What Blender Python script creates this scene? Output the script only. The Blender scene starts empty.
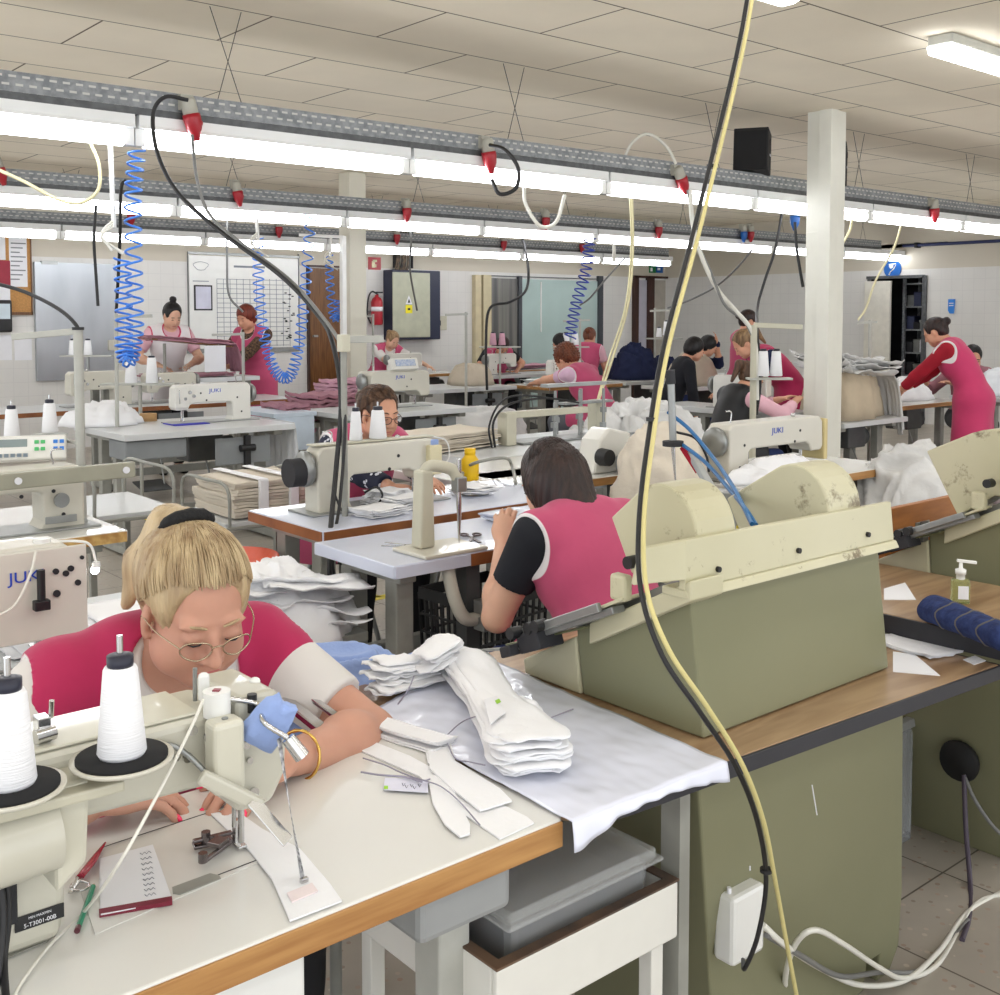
import bpy, bmesh, math, random
import numpy as np
from mathutils import Vector, Matrix, Euler
PI = math.pi
rad = math.radians
SC = bpy.context.scene
COL = SC.collection
rng = random.Random(7)

# ---------------------------------------------------------------- the camera's frame, used to take positions off the photograph
CF, CCX, CCY, CP, CH, CAZ = 1100.0, 500.0, 379.0, math.atan(62 / 1100.0), 1.45, rad(49.8)
FW = (math.cos(CAZ), math.sin(CAZ)); RT = (math.sin(CAZ), -math.cos(CAZ))
def _ray(px, py):
    x = (px - CCX) / CF; y = -(py - CCY) / CF
    v = math.cos(CP) + y * math.sin(CP); z = -math.sin(CP) + y * math.cos(CP)
    return (v * FW[0] + x * RT[0], v * FW[1] + x * RT[1], z, v)
def P(px, py, z=0.76):
    r = _ray(px, py); s = (z - CH) / r[2]; return Vector((s * r[0], s * r[1], z))
def D(px, py, v):
    r = _ray(px, py); s = v / r[3]; return Vector((s * r[0], s * r[1], CH + s * r[2]))
def YP(px, py, Y):
    r = _ray(px, py); s = Y / r[1]; return Vector((s * r[0], Y, CH + s * r[2]))
def XP(px, py, X):
    r = _ray(px, py); s = X / r[0]; return Vector((X, s * r[1], CH + s * r[2]))

# ---------------------------------------------------------------- materials
def lin(c):
    return tuple(((v / 255.0) / 12.92 if v / 255.0 <= .04045 else ((v / 255.0 + .055) / 1.055) ** 2.4) for v in c)
MATS = {}
def mat(name, rgb, rough=.5, metal=0.0, var=.06, scale=8.0, bump=0.0, bscale=60.0, spec=.5, alpha=1.0, emit=0.0, trans=0.0, sheen=0.0, coat=0.0, stretch=None, rgb2=None):
    if name in MATS: return MATS[name]
    m = bpy.data.materials.new(name); m.use_nodes = True; MATS[name] = m
    nt = m.node_tree; N = nt.nodes; L = nt.links; b = N['Principled BSDF']
    c = lin(rgb)
    b.inputs['Roughness'].default_value = rough; b.inputs['Metallic'].default_value = metal
    b.inputs['Specular IOR Level'].default_value = spec
    b.inputs['Sheen Weight'].default_value = sheen; b.inputs['Coat Weight'].default_value = coat
    if trans: b.inputs['Transmission Weight'].default_value = trans
    if alpha < 1: b.inputs['Alpha'].default_value = alpha
    tc = N.new('ShaderNodeTexCoord'); mp = N.new('ShaderNodeMapping'); L.new(tc.outputs['Object'], mp.inputs['Vector'])
    if stretch: mp.inputs['Scale'].default_value = stretch
    nz = N.new('ShaderNodeTexNoise'); nz.inputs['Scale'].default_value = scale; nz.inputs['Detail'].default_value = 4
    L.new(mp.outputs['Vector'], nz.inputs['Vector'])
    mx = N.new('ShaderNodeMix'); mx.data_type = 'RGBA'
    if rgb2: ca, cb = c, lin(rgb2)
    else: ca, cb = tuple(max(0, v * (1 - var)) for v in c), tuple(min(1, v * (1 + var)) for v in c)
    mx.inputs[6].default_value = (*ca, 1); mx.inputs[7].default_value = (*cb, 1)
    cr = N.new('ShaderNodeMapRange'); cr.inputs[1].default_value = .35; cr.inputs[2].default_value = .65
    L.new(nz.outputs['Fac'], cr.inputs[0]); L.new(cr.outputs[0], mx.inputs[0])
    L.new(mx.outputs[2], b.inputs['Base Color'])
    if emit:
        b.inputs['Emission Color'].default_value = (*c, 1); b.inputs['Emission Strength'].default_value = emit
    if bump:
        n2 = N.new('ShaderNodeTexNoise'); n2.inputs['Scale'].default_value = bscale; n2.inputs['Detail'].default_value = 3
        L.new(mp.outputs['Vector'], n2.inputs['Vector'])
        bp = N.new('ShaderNodeBump'); bp.inputs['Strength'].default_value = bump; bp.inputs['Distance'].default_value = .01
        L.new(n2.outputs['Fac'], bp.inputs['Height']); L.new(bp.outputs['Normal'], b.inputs['Normal'])
    return m
def nodes_of(m): return m.node_tree.nodes, m.node_tree.links, m.node_tree.nodes['Principled BSDF']

# ---------------------------------------------------------------- objects
INV = {}
def _mw(o):
    m = Matrix.LocRotScale(o.location, o.rotation_euler, o.scale)
    return (_mw(o.parent) @ m) if o.parent else m
def tag(o, label=None, cat=None, group=None, kind=None):
    if label: o['label'] = label
    if cat: o['category'] = cat
    if group: o['group'] = group
    if kind: o['kind'] = kind
    return o
def thing(name, label, cat, loc=(0, 0, 0), rz=0.0, group=None):
    o = bpy.data.objects.new(name, None); o.empty_display_size = .05; COL.objects.link(o)
    o.location = loc; o.rotation_euler = (0, 0, rz)
    return tag(o, label, cat, group)
def copy_tree(o, parent=None, mats=None):
    c = o.copy(); COL.objects.link(c); c.parent = parent
    for ch in list(o.children):
        copy_tree(ch, c)
    return c
def dup(o, loc, rz=0.0, label=None, group=None):
    c = copy_tree(o); c.location = loc; c.rotation_euler = (0, 0, rz)
    if label: c['label'] = label
    if group: c['group'] = group
    elif 'group' in c and group is not None: del c['group']
    return c

class MB:
    """collects shapes into one mesh"""
    def __init__(s): s.v = []; s.f = []; s.sm = []
    def add(s, vs, fs, smooth=False):
        o = len(s.v); s.v += [tuple(v) for v in vs]
        for f in fs: s.f.append(tuple(i + o for i in f)); s.sm.append(smooth)
        return s
    def box(s, c, d, rz=0.0, R=None):
        hx, hy, hz = d[0] / 2, d[1] / 2, d[2] / 2
        M = R if R is not None else Matrix.Rotation(rz, 3, 'Z')
        c = Vector(c)
        vs = [c + M @ Vector((x, y, z)) for x in (-hx, hx) for y in (-hy, hy) for z in (-hz, hz)]
        return s.add(vs, [(0, 1, 3, 2), (4, 6, 7, 5), (0, 4, 5, 1), (2, 3, 7, 6), (0, 2, 6, 4), (1, 5, 7, 3)])
    def bx(s, x0, x1, y0, y1, z0, z1): return s.box(((x0 + x1) / 2, (y0 + y1) / 2, (z0 + z1) / 2), (x1 - x0, y1 - y0, z1 - z0))
    def beam(s, a, b, w, h, up=(0, 0, 1)):
        a = Vector(a); b = Vector(b); d = (b - a); L = d.length; d.normalize()
        u = Vector(up)
        if abs(d.dot(u)) > .98: u = Vector((1, 0, 0))
        x = d.cross(u).normalized(); z = x.cross(d).normalized()
        M = Matrix((x, d, z)).transposed()
        return s.box((a + b) / 2, (w, L, h), R=M)
    def cyl(s, a, b, r0, r1=None, n=16, cap=True):
        r1 = r0 if r1 is None else r1
        a = Vector(a); b = Vector(b); d = (b - a).normalized()
        u = Vector((0, 0, 1)) if abs(d.z) < .9 else Vector((1, 0, 0))
        x = d.cross(u).normalized(); y = d.cross(x).normalized()
        vs = []
        for p, r in ((a, r0), (b, r1)):
            for i in range(n):
                t = 2 * PI * i / n; vs.append(p + (x * math.cos(t) + y * math.sin(t)) * r)
        s.add(vs, [(i, i + n, (i + 1) % n + n, (i + 1) % n) for i in range(n)], True)
        if cap:
            s.add(vs[:n], [tuple(range(n))]); s.add(vs[n:], [tuple(range(n - 1, -1, -1))])
        return s
    def lathe(s, prof, o=(0, 0, 0), n=24, R=None):
        o = Vector(o); vs = []; m = len(prof)
        for i in range(n):
            t = 2 * PI * i / n
            for r, z in prof:
                p = Vector((r * math.cos(t), r * math.sin(t), z))
                vs.append(o + (R @ p if R is not None else p))
        fs = []
        for i in range(n):
            j = (i + 1) % n
            for k in range(m - 1): fs.append((i * m + k, j * m + k, j * m + k + 1, i * m + k + 1))
        return s.add(vs, fs, True)
    def tube(s, path, r, n=8, closed=False, cap=True, flat=1.0):
        pts = [Vector(p) for p in path]; m = len(pts)
        rr = r if hasattr(r, '__len__') else [r] * m
        tg = []
        for i in range(m):
            a = pts[(i - 1) % m] if (closed or i > 0) else pts[i]; b = pts[(i + 1) % m] if (closed or i < m - 1) else pts[i]
            t = (b - a); tg.append(t.normalized() if t.length > 1e-9 else Vector((0, 0, 1)))
        x = tg[0].orthogonal().normalized(); vs = []
        for i in range(m):
            x = (x - tg[i] * x.dot(tg[i]))
            x = x.normalized() if x.length > 1e-6 else tg[i].orthogonal().normalized()
            y = tg[i].cross(x)
            for k in range(n):
                t = 2 * PI * k / n; vs.append(pts[i] + (x * math.cos(t) + y * math.sin(t) * flat) * rr[i])
        fs = []
        for i in range(m if closed else m - 1):
            j = (i + 1) % m
            for k in range(n):
                l = (k + 1) % n; fs.append((i * n + k, i * n + l, j * n + l, j * n + k))
        s.add(vs, fs, True)
        if cap and not closed:
            s.add(vs[:n], [tuple(range(n - 1, -1, -1))]); s.add(vs[-n:], [tuple(range(n))])
        return s
    def prism(s, poly, f, h0, h1):
        """poly: list of (a,b); f(a,b,h)->point; extruded from h0 to h1"""
        n = len(poly)
        vs = [f(a, b, h0) for a, b in poly] + [f(a, b, h1) for a, b in poly]
        ar = sum(poly[i][0] * poly[(i + 1) % n][1] - poly[(i + 1) % n][0] * poly[i][1] for i in range(n))
        fs = [(i, (i + 1) % n, (i + 1) % n + n, i + n) for i in range(n)] + [tuple(range(n - 1, -1, -1)), tuple(range(n, 2 * n))]
        return s.add(vs, fs)
    def sphere(s, c, r, n=12, R=None):
        c = Vector(c); r = r if hasattr(r, '__len__') else (r, r, r); vs = []; fs = []
        m = n // 2 + 1
        for i in range(m):
            a = PI * i / (m - 1)
            for k in range(n):
                t = 2 * PI * k / n; p = Vector((r[0] * math.sin(a) * math.cos(t), r[1] * math.sin(a) * math.sin(t), r[2] * math.cos(a)))
                vs.append(c + (R @ p if R is not None else p))
        for i in range(m - 1):
            for k in range(n):
                l = (k + 1) % n; fs.append((i * n + k, (i + 1) * n + k, (i + 1) * n + l, i * n + l))
        return s.add(vs, fs, True)
    def grid(s, f, nu, nv, smooth=True, closeu=False):
        vs = [f(i / (nu if closeu else nu - 1), j / (nv - 1)) for i in range(nu) for j in range(nv)]
        fs = []
        for i in range(nu if closeu else nu - 1):
            a = i * nv; b = ((i + 1) % nu) * nv
            for j in range(nv - 1): fs.append((a + j, b + j, b + j + 1, a + j + 1))
        return s.add(vs, fs, smooth)
    def build(s, name, m, parent=None, bevel=0.0, world=False, seg=2, solid=0.0, subd=0, label=None, kind=None, fixn=True, merge=False, up=False):
        vs = s.v
        if world and parent is not None:
            iv = _mw(parent).inverted(); vs = [tuple(iv @ Vector(v)) for v in vs]
        me = bpy.data.meshes.new(name); me.from_pydata(vs, [], s.f); me.polygons.foreach_set('use_smooth', s.sm)
        me.update()
        if up and sum(p_.normal.z * p_.area for p_ in me.polygons) < 0: me.flip_normals()
        if fixn:
            bm = bmesh.new(); bm.from_mesh(me)
            if merge: bmesh.ops.remove_doubles(bm, verts=bm.verts, dist=1e-5)
            bmesh.ops.recalc_face_normals(bm, faces=bm.faces); bm.to_mesh(me); bm.free()
        o = bpy.data.objects.new(name, me); COL.objects.link(o); o.parent = parent
        for mm in (m if isinstance(m, (list, tuple)) else [m]): me.materials.append(mm)
        if solid:
            md = o.modifiers.new('thick', 'SOLIDIFY'); md.thickness = solid; md.offset = 0
        if bevel:
            md = o.modifiers.new('edge', 'BEVEL'); md.width = bevel; md.segments = seg; md.limit_method = 'ANGLE'; md.angle_limit = rad(40)
            md.harden_normals = False
        if subd:
            md = o.modifiers.new('sub', 'SUBSURF'); md.levels = subd; md.render_levels = subd
        if label: o['label'] = label
        if kind: o['kind'] = kind
        return o
def top(o, label, cat, group=None): return tag(o, label, cat, group)
def struct(o): o['kind'] = 'structure'; return o
def setorigin(o, loc):
    loc = Vector(loc); o.data.transform(Matrix.Translation(-loc)); o.location = loc; return o

def bez(pts, n=10):
    """Catmull-Rom through the points"""
    p = [Vector(q) for q in pts]; p = [p[0] * 2 - p[1]] + p + [p[-1] * 2 - p[-2]]; out = []
    for i in range(1, len(p) - 2):
        for k in range(n):
            t = k / n; a, b, c, d = p[i - 1], p[i], p[i + 1], p[i + 2]
            out.append(.5 * ((2 * b) + (c - a) * t + (2 * a - 5 * b + 4 * c - d) * t * t + (3 * b - a - 3 * c + d) * t ** 3))
    out.append(p[-2]); return out

def text_obj(name, body, size, m, R, loc, parent=None, ext=.0006, align='CENTER', xs=1.0):
    cu = bpy.data.curves.new(name, 'FONT'); cu.body = body; cu.size = size; cu.extrude = ext; cu.align_x = align; cu.align_y = 'CENTER'
    o = bpy.data.objects.new(name, cu); COL.objects.link(o)
    me = bpy.data.meshes.new_from_object(o); bpy.data.objects.remove(o)
    o = bpy.data.objects.new(name, me); COL.objects.link(o); me.materials.clear(); me.materials.append(m)
    M = Matrix.Translation(Vector(loc)) @ R.to_4x4() @ Matrix.Diagonal((xs, 1, 1, 1))
    if parent is not None: M = _mw(parent).inverted() @ M
    me.transform(M); o.parent = parent
    return o
def facing(nx, ny):
    """rotation that stands text upright, readable from direction (nx,ny)"""
    n = Vector((nx, ny, 0)).normalized(); z = Vector((0, 0, 1)); x = z.cross(n)
    return Matrix((x, z, n)).transposed()

# ---------------------------------------------------------------- signed distance shapes -> one continuous mesh
def snet(d, org, h):
    s = d < 0
    nx, ny, nz = d.shape
    c = np.zeros((nx - 1, ny - 1, nz - 1), np.int8)
    for i in (0, 1):
        for j in (0, 1):
            for k in (0, 1): c += s[i:nx - 1 + i, j:ny - 1 + j, k:nz - 1 + k]
    act = (c > 0) & (c < 8); I = np.argwhere(act)
    if len(I) == 0: return np.zeros((0, 3)), []
    idx = -np.ones(act.shape, np.int64); idx[act] = np.arange(len(I))
    acc = np.zeros((len(I), 3)); cnt = np.zeros(len(I))
    cor = [(i, j, k) for i in (0, 1) for j in (0, 1) for k in (0, 1)]
    for a in cor:
        for ax in range(3):
            if a[ax]: continue
            b = list(a); b[ax] = 1
            da = d[I[:, 0] + a[0], I[:, 1] + a[1], I[:, 2] + a[2]]; db = d[I[:, 0] + b[0], I[:, 1] + b[1], I[:, 2] + b[2]]
            m = (da < 0) != (db < 0)
            t = np.where(m, da / np.where(m, da - db, 1), 0)
            p = np.tile(np.array(a, float), (len(I), 1)); p[:, ax] += t
            acc[m] += p[m]; cnt[m] += 1
    V = (I + acc / cnt[:, None]) * h + np.array(org)
    F = []
    for ax in range(3):
        sl = [slice(None)] * 3; sh = [slice(None)] * 3; sl[ax] = slice(0, -1); sh[ax] = slice(1, None)
        s0 = s[tuple(sl)]; s1 = s[tuple(sh)]; E = np.argwhere(s0 != s1)
        u, w = (ax + 1) % 3, (ax + 2) % 3
        ok = (E[:, u] > 0) & (E[:, w] > 0) & (E[:, u] < d.shape[u] - 1) & (E[:, w] < d.shape[w] - 1); E = E[ok]
        def g(du, dw):
            q = E.copy(); q[:, u] -= du; q[:, w] -= dw; return idx[q[:, 0], q[:, 1], q[:, 2]]
        q = np.stack([g(1, 1), g(0, 1), g(0, 0), g(1, 0)], 1)
        flip = ~s0[E[:, 0], E[:, 1], E[:, 2]]
        q[flip] = q[flip][:, ::-1]
        F.append(q)
    return V, np.concatenate(F)

class Field:
    def __init__(s, lo, hi, h):
        s.h = h; s.lo = np.array(lo, float); s.n = np.ceil((np.array(hi) - s.lo) / h).astype(int) + 1
        s.ax = [(s.lo[i] + h * np.arange(s.n[i])).astype(np.float32) for i in range(3)]
        s.d = np.full(tuple(s.n), .05, np.float32)
    def _sub(s, lo, hi, m):
        a = np.clip(np.floor((np.array(lo) - m - s.lo) / s.h).astype(int), 0, s.n); b = np.clip(np.ceil((np.array(hi) + m - s.lo) / s.h).astype(int) + 1, 0, s.n)
        if (b <= a).any(): return None
        sl = tuple(slice(a[i], b[i]) for i in range(3))
        X = s.ax[0][sl[0]][:, None, None]; Y = s.ax[1][sl[1]][None, :, None]; Z = s.ax[2][sl[2]][None, None, :]
        return sl, X, Y, Z
    @staticmethod
    def dist(pr, X, Y, Z):
        t = pr[0]
        if t == 'c':
            _, a, b, ra, rb = pr[:5]; a = np.array(a, np.float32); b = np.array(b, np.float32); ba = b - a; L2 = float(ba @ ba) + 1e-12
            h = np.clip(((X - a[0]) * ba[0] + (Y - a[1]) * ba[1] + (Z - a[2]) * ba[2]) / L2, 0, 1)
            return np.sqrt((X - a[0] - h * ba[0]) ** 2 + (Y - a[1] - h * ba[1]) ** 2 + (Z - a[2] - h * ba[2]) ** 2) - (ra + (rb - ra) * h)
        if t == 'e':
            _, c, r, R = pr[:4]; R = np.array(R, np.float32).reshape(3, 3)
            x = X - np.float32(c[0]); y = Y - np.float32(c[1]); z = Z - np.float32(c[2])
            u = R[0, 0] * x + R[1, 0] * y + R[2, 0] * z; v = R[0, 1] * x + R[1, 1] * y + R[2, 1] * z; w = R[0, 2] * x + R[1, 2] * y + R[2, 2] * z
            k0 = np.sqrt((u / r[0]) ** 2 + (v / r[1]) ** 2 + (w / r[2]) ** 2); k1 = np.sqrt((u / r[0] ** 2) ** 2 + (v / r[1] ** 2) ** 2 + (w / r[2] ** 2) ** 2)
            return k0 * (k0 - 1) / np.maximum(k1, 1e-6)
    @staticmethod
    def bb(pr):
        if pr[0] == 'c':
            a = np.array(pr[1]); b = np.array(pr[2]); r = max(pr[3], pr[4]); return np.minimum(a, b) - r, np.maximum(a, b) + r
        c = np.array(pr[1]); r = max(pr[2]); return c - r, c + r
    def put(s, prims, k=.02, inflate=0.0):
        for pr in prims:
            kk = pr[-1] if isinstance(pr[-1], dict) else {}
            ks = kk.get('k', k); inf = inflate + kk.get('inf', 0)
            lo, hi = s.bb(pr); q = s._sub(lo - inf, hi + inf, ks + 2.5 * s.h)
            if q is None: continue
            sl, X, Y, Z = q; dn = s.dist(pr, X, Y, Z) - inf; do = s.d[sl]
            if ks > 0:
                hh = np.maximum(ks - np.abs(do - dn), 0) / ks; s.d[sl] = np.minimum(do, dn) - hh * hh * ks * .25
            else: s.d[sl] = np.minimum(do, dn)
        return s
    def cut(s, prims, k=.004, inflate=0.0):
        for pr in prims:
            lo, hi = s.bb(pr); q = s._sub(lo, hi, .02)
            if q is None: continue
            sl, X, Y, Z = q; dn = -(s.dist(pr, X, Y, Z) - inflate); do = s.d[sl]
            hh = np.maximum(k - np.abs(do - dn), 0) / max(k, 1e-6); s.d[sl] = np.maximum(do, dn) + hh * hh * k * .25
        return s
    def xyz(s): return s.ax[0][:, None, None], s.ax[1][None, :, None], s.ax[2][None, None, :]
    def mesh(s, name, m, parent=None, fn=None, attr=None, relax=1):
        d = s.d
        d[0] = d[-1] = .05; d[:, 0] = d[:, -1] = .05; d[:, :, 0] = d[:, :, -1] = .05
        V, F = snet(d, s.lo, s.h)
        if relax and len(V):
            for _ in range(relax):
                A = np.zeros_like(V); C = np.zeros(len(V))
                for a, b in ((0, 1), (1, 2), (2, 3), (3, 0)):
                    np.add.at(A, F[:, a], V[F[:, b]]); np.add.at(A, F[:, b], V[F[:, a]]); np.add.at(C, F[:, a], 1); np.add.at(C, F[:, b], 1)
                V = V * .5 + .5 * A / np.maximum(C, 1)[:, None]
        if fn is not None: V = fn(V)
        me = bpy.data.meshes.new(name); me.vertices.add(len(V)); me.vertices.foreach_set('co', V.astype(np.float32).ravel())
        me.loops.add(len(F) * 4); me.loops.foreach_set('vertex_index', np.asarray(F).astype(np.int32).ravel())
        me.polygons.add(len(F)); me.polygons.foreach_set('loop_start', np.arange(0, len(F) * 4, 4, dtype=np.int32))
        me.update(calc_edges=True); me.validate(); me.polygons.foreach_set('use_smooth', np.ones(len(me.polygons), bool))
        if attr is not None:
            at = me.attributes.new('trim', 'FLOAT', 'POINT'); at.data.foreach_set('value', attr(V).astype(np.float32))
        o = bpy.data.objects.new(name, me); COL.objects.link(o); o.parent = parent; me.materials.append(m)
        return o
def Rxyz(rx=0, ry=0, rz=0): return Euler((rx, ry, rz)).to_matrix()
# ---------------------------------------------------------------- people
def skinmat(name, rgb):
    m = mat(name, rgb, rough=.55, var=.05, scale=14, spec=.35)
    b = m.node_tree.nodes['Principled BSDF']; b.inputs['Subsurface Weight'].default_value = .12
    b.inputs['Subsurface Radius'].default_value = (.02, .007, .004); return m
def trimmat(name, rgb, edge, w=.007, rough=.8, bump=.25, bscale=14):
    """cloth whose hem or piping has its own colour; 'trim' is the distance to the hem"""
    if name in MATS: return MATS[name]
    m = mat(name, rgb, rough=rough, var=.05, scale=5, bump=bump, bscale=bscale, sheen=.15, spec=.25)
    N, L, b = nodes_of(m)
    a = N.new('ShaderNodeAttribute'); a.attribute_name = 'trim'
    mr = N.new('ShaderNodeMapRange'); mr.inputs[1].default_value = w; mr.inputs[2].default_value = w + .002
    mx = N.new('ShaderNodeMix'); mx.data_type = 'RGBA'; L.new(a.outputs['Fac'], mr.inputs[0]); L.new(mr.outputs[0], mx.inputs[0])
    src = b.inputs['Base Color'].links[0].from_socket
    mx.inputs[6].default_value = (*lin(edge), 1); L.new(src, mx.inputs[7]); L.new(mx.outputs[2], b.inputs['Base Color'])
    return m
def hairmat(name, c1, c2, sc=60):
    if name in MATS: return MATS[name]
    m = mat(name, c1, rough=.42, rgb2=c2, scale=sc, stretch=(1, 1, .12), bump=.25, bscale=160, spec=.4)
    return m
SKIN = skinmat('skin', (214, 160, 132)); SKIN2 = skinmat('skin tanned', (196, 142, 116)); SKINP = skinmat('skin pale', (222, 176, 150))
PINK = trimmat('pink vest cloth', (196, 82, 118), (238, 232, 232), .006, bump=.5, bscale=9)
DPINK = trimmat('deep pink vest cloth', (176, 42, 86), (236, 230, 230), .0, bump=.4, bscale=9)
EYEW = mat('eye white', (235, 232, 228), rough=.2, var=.01); IRIS = mat('iris brown', (70, 45, 30), rough=.2)
LIP = mat('lips', (188, 104, 98), rough=.4); GOLD = mat('gold metal', (214, 176, 96), rough=.25, metal=1); 
NAILP = mat('pink nail polish', (255, 40, 96), rough=.25, var=.02, coat=.5)
WIREG = mat('spectacle wire', (190, 176, 150), rough=.25, metal=1)
BLACKP = mat('black plastic', (26, 26, 28), rough=.45, var=.1)

def lens_mat():
    if 'lens' in MATS: return MATS['lens']
    m = mat('lens', (240, 240, 245), rough=.02, trans=1.0, var=0.0); m.node_tree.nodes['Principled BSDF'].inputs['IOR'].default_value = 1.02
    return m
def ik(a, b, l1, l2, hint):
    a = Vector(a); b = Vector(b); d = b - a; L = d.length
    if L > (l1 + l2) * .995: b = a + d.normalized() * (l1 + l2) * .995; d = b - a; L = d.length
    L = max(L, abs(l1 - l2) + .01)
    x = (l1 * l1 - l2 * l2 + L * L) / (2 * L); h = math.sqrt(max(l1 * l1 - x * x, 0)); u = d.normalized()
    hv = Vector(hint); hv = hv - u * hv.dot(u); hv.normalize()
    return a + u * x + hv * h, b
def cone(a, b, ra, rb, **k):
    return ('c', tuple(a), tuple(b), ra, rb, k) if k else ('c', tuple(a), tuple(b), ra, rb)
def ell(c, r, R=None, **k):
    R = tuple(tuple(q) for q in R) if R is not None else ((1, 0, 0), (0, 1, 0), (0, 0, 1))
    return ('e', tuple(c), tuple(r), R, k) if k else ('e', tuple(c), tuple(r), R)
def hand_prims(w, dirv, nrm, side, curl=.35, s=1.0, spread=.06, rmin=0.0, thumb=.7, curls=None):
    """w wrist, dirv along the palm, nrm out of the back of the hand, side=+1 when the thumb leaves towards x=dirv x nrm"""
    w = Vector(w); d = Vector(dirv).normalized(); n = Vector(nrm); n = (n - d * n.dot(d)).normalized(); x = d.cross(n) * side
    k = .004; pr = []; tips = []
    R = Matrix((x, d, n)).transposed()
    pr.append(ell(w + d * .048 * s, (.040 * s, .052 * s, max(.0155 * s, rmin)), R, k=.008))
    pr.append(ell(w + d * .036 * s + x * .022 * s - n * .006 * s, (.019 * s, .032 * s, .016 * s), R, k=.008))
    off = (.028, .010, -.009, -.027); ln = (.072, .080, .075, .058); st = (.082, .088, .084, .074)
    for i in range(4):
        a = w + d * st[i] * s + x * off[i] * s; dd = (d + x * (1.5 - i) * spread).normalized()
        c = curl if curls is None else curls[i]; r = (.0088, .0090, .0086, .0078)[i] * s; r = max(r, rmin)
        for j, fr in enumerate((.45, .3, .25)):
            ang = c * (.55, 1.0, .8)[j]
            dd = (dd * math.cos(ang) - n * math.sin(ang)).normalized()
            b = a + dd * ln[i] * fr * s; pr.append(cone(a, b, r * (1 - .07 * j), r * (1 - .07 * (j + 1)), k=k)); a = b
        tips.append((a.copy(), dd.copy(), r))
    a = w + d * .030 * s + x * .030 * s - n * .004 * s
    dd = (d * thumb + x * (1 - thumb * .35) - n * .25).normalized(); r = max(.0105 * s, rmin)
    for j, l in enumerate((.034, .030, .024)):
        b = a + dd * l * s; pr.append(cone(a, b, r * (1 - .1 * j), r * (1 - .1 * (j + 1)), k=k)); a = b
        dd = (dd + d * .35 - n * .08).normalized()
    tips.append((a.copy(), dd.copy(), r))
    return pr, tips, n

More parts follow.
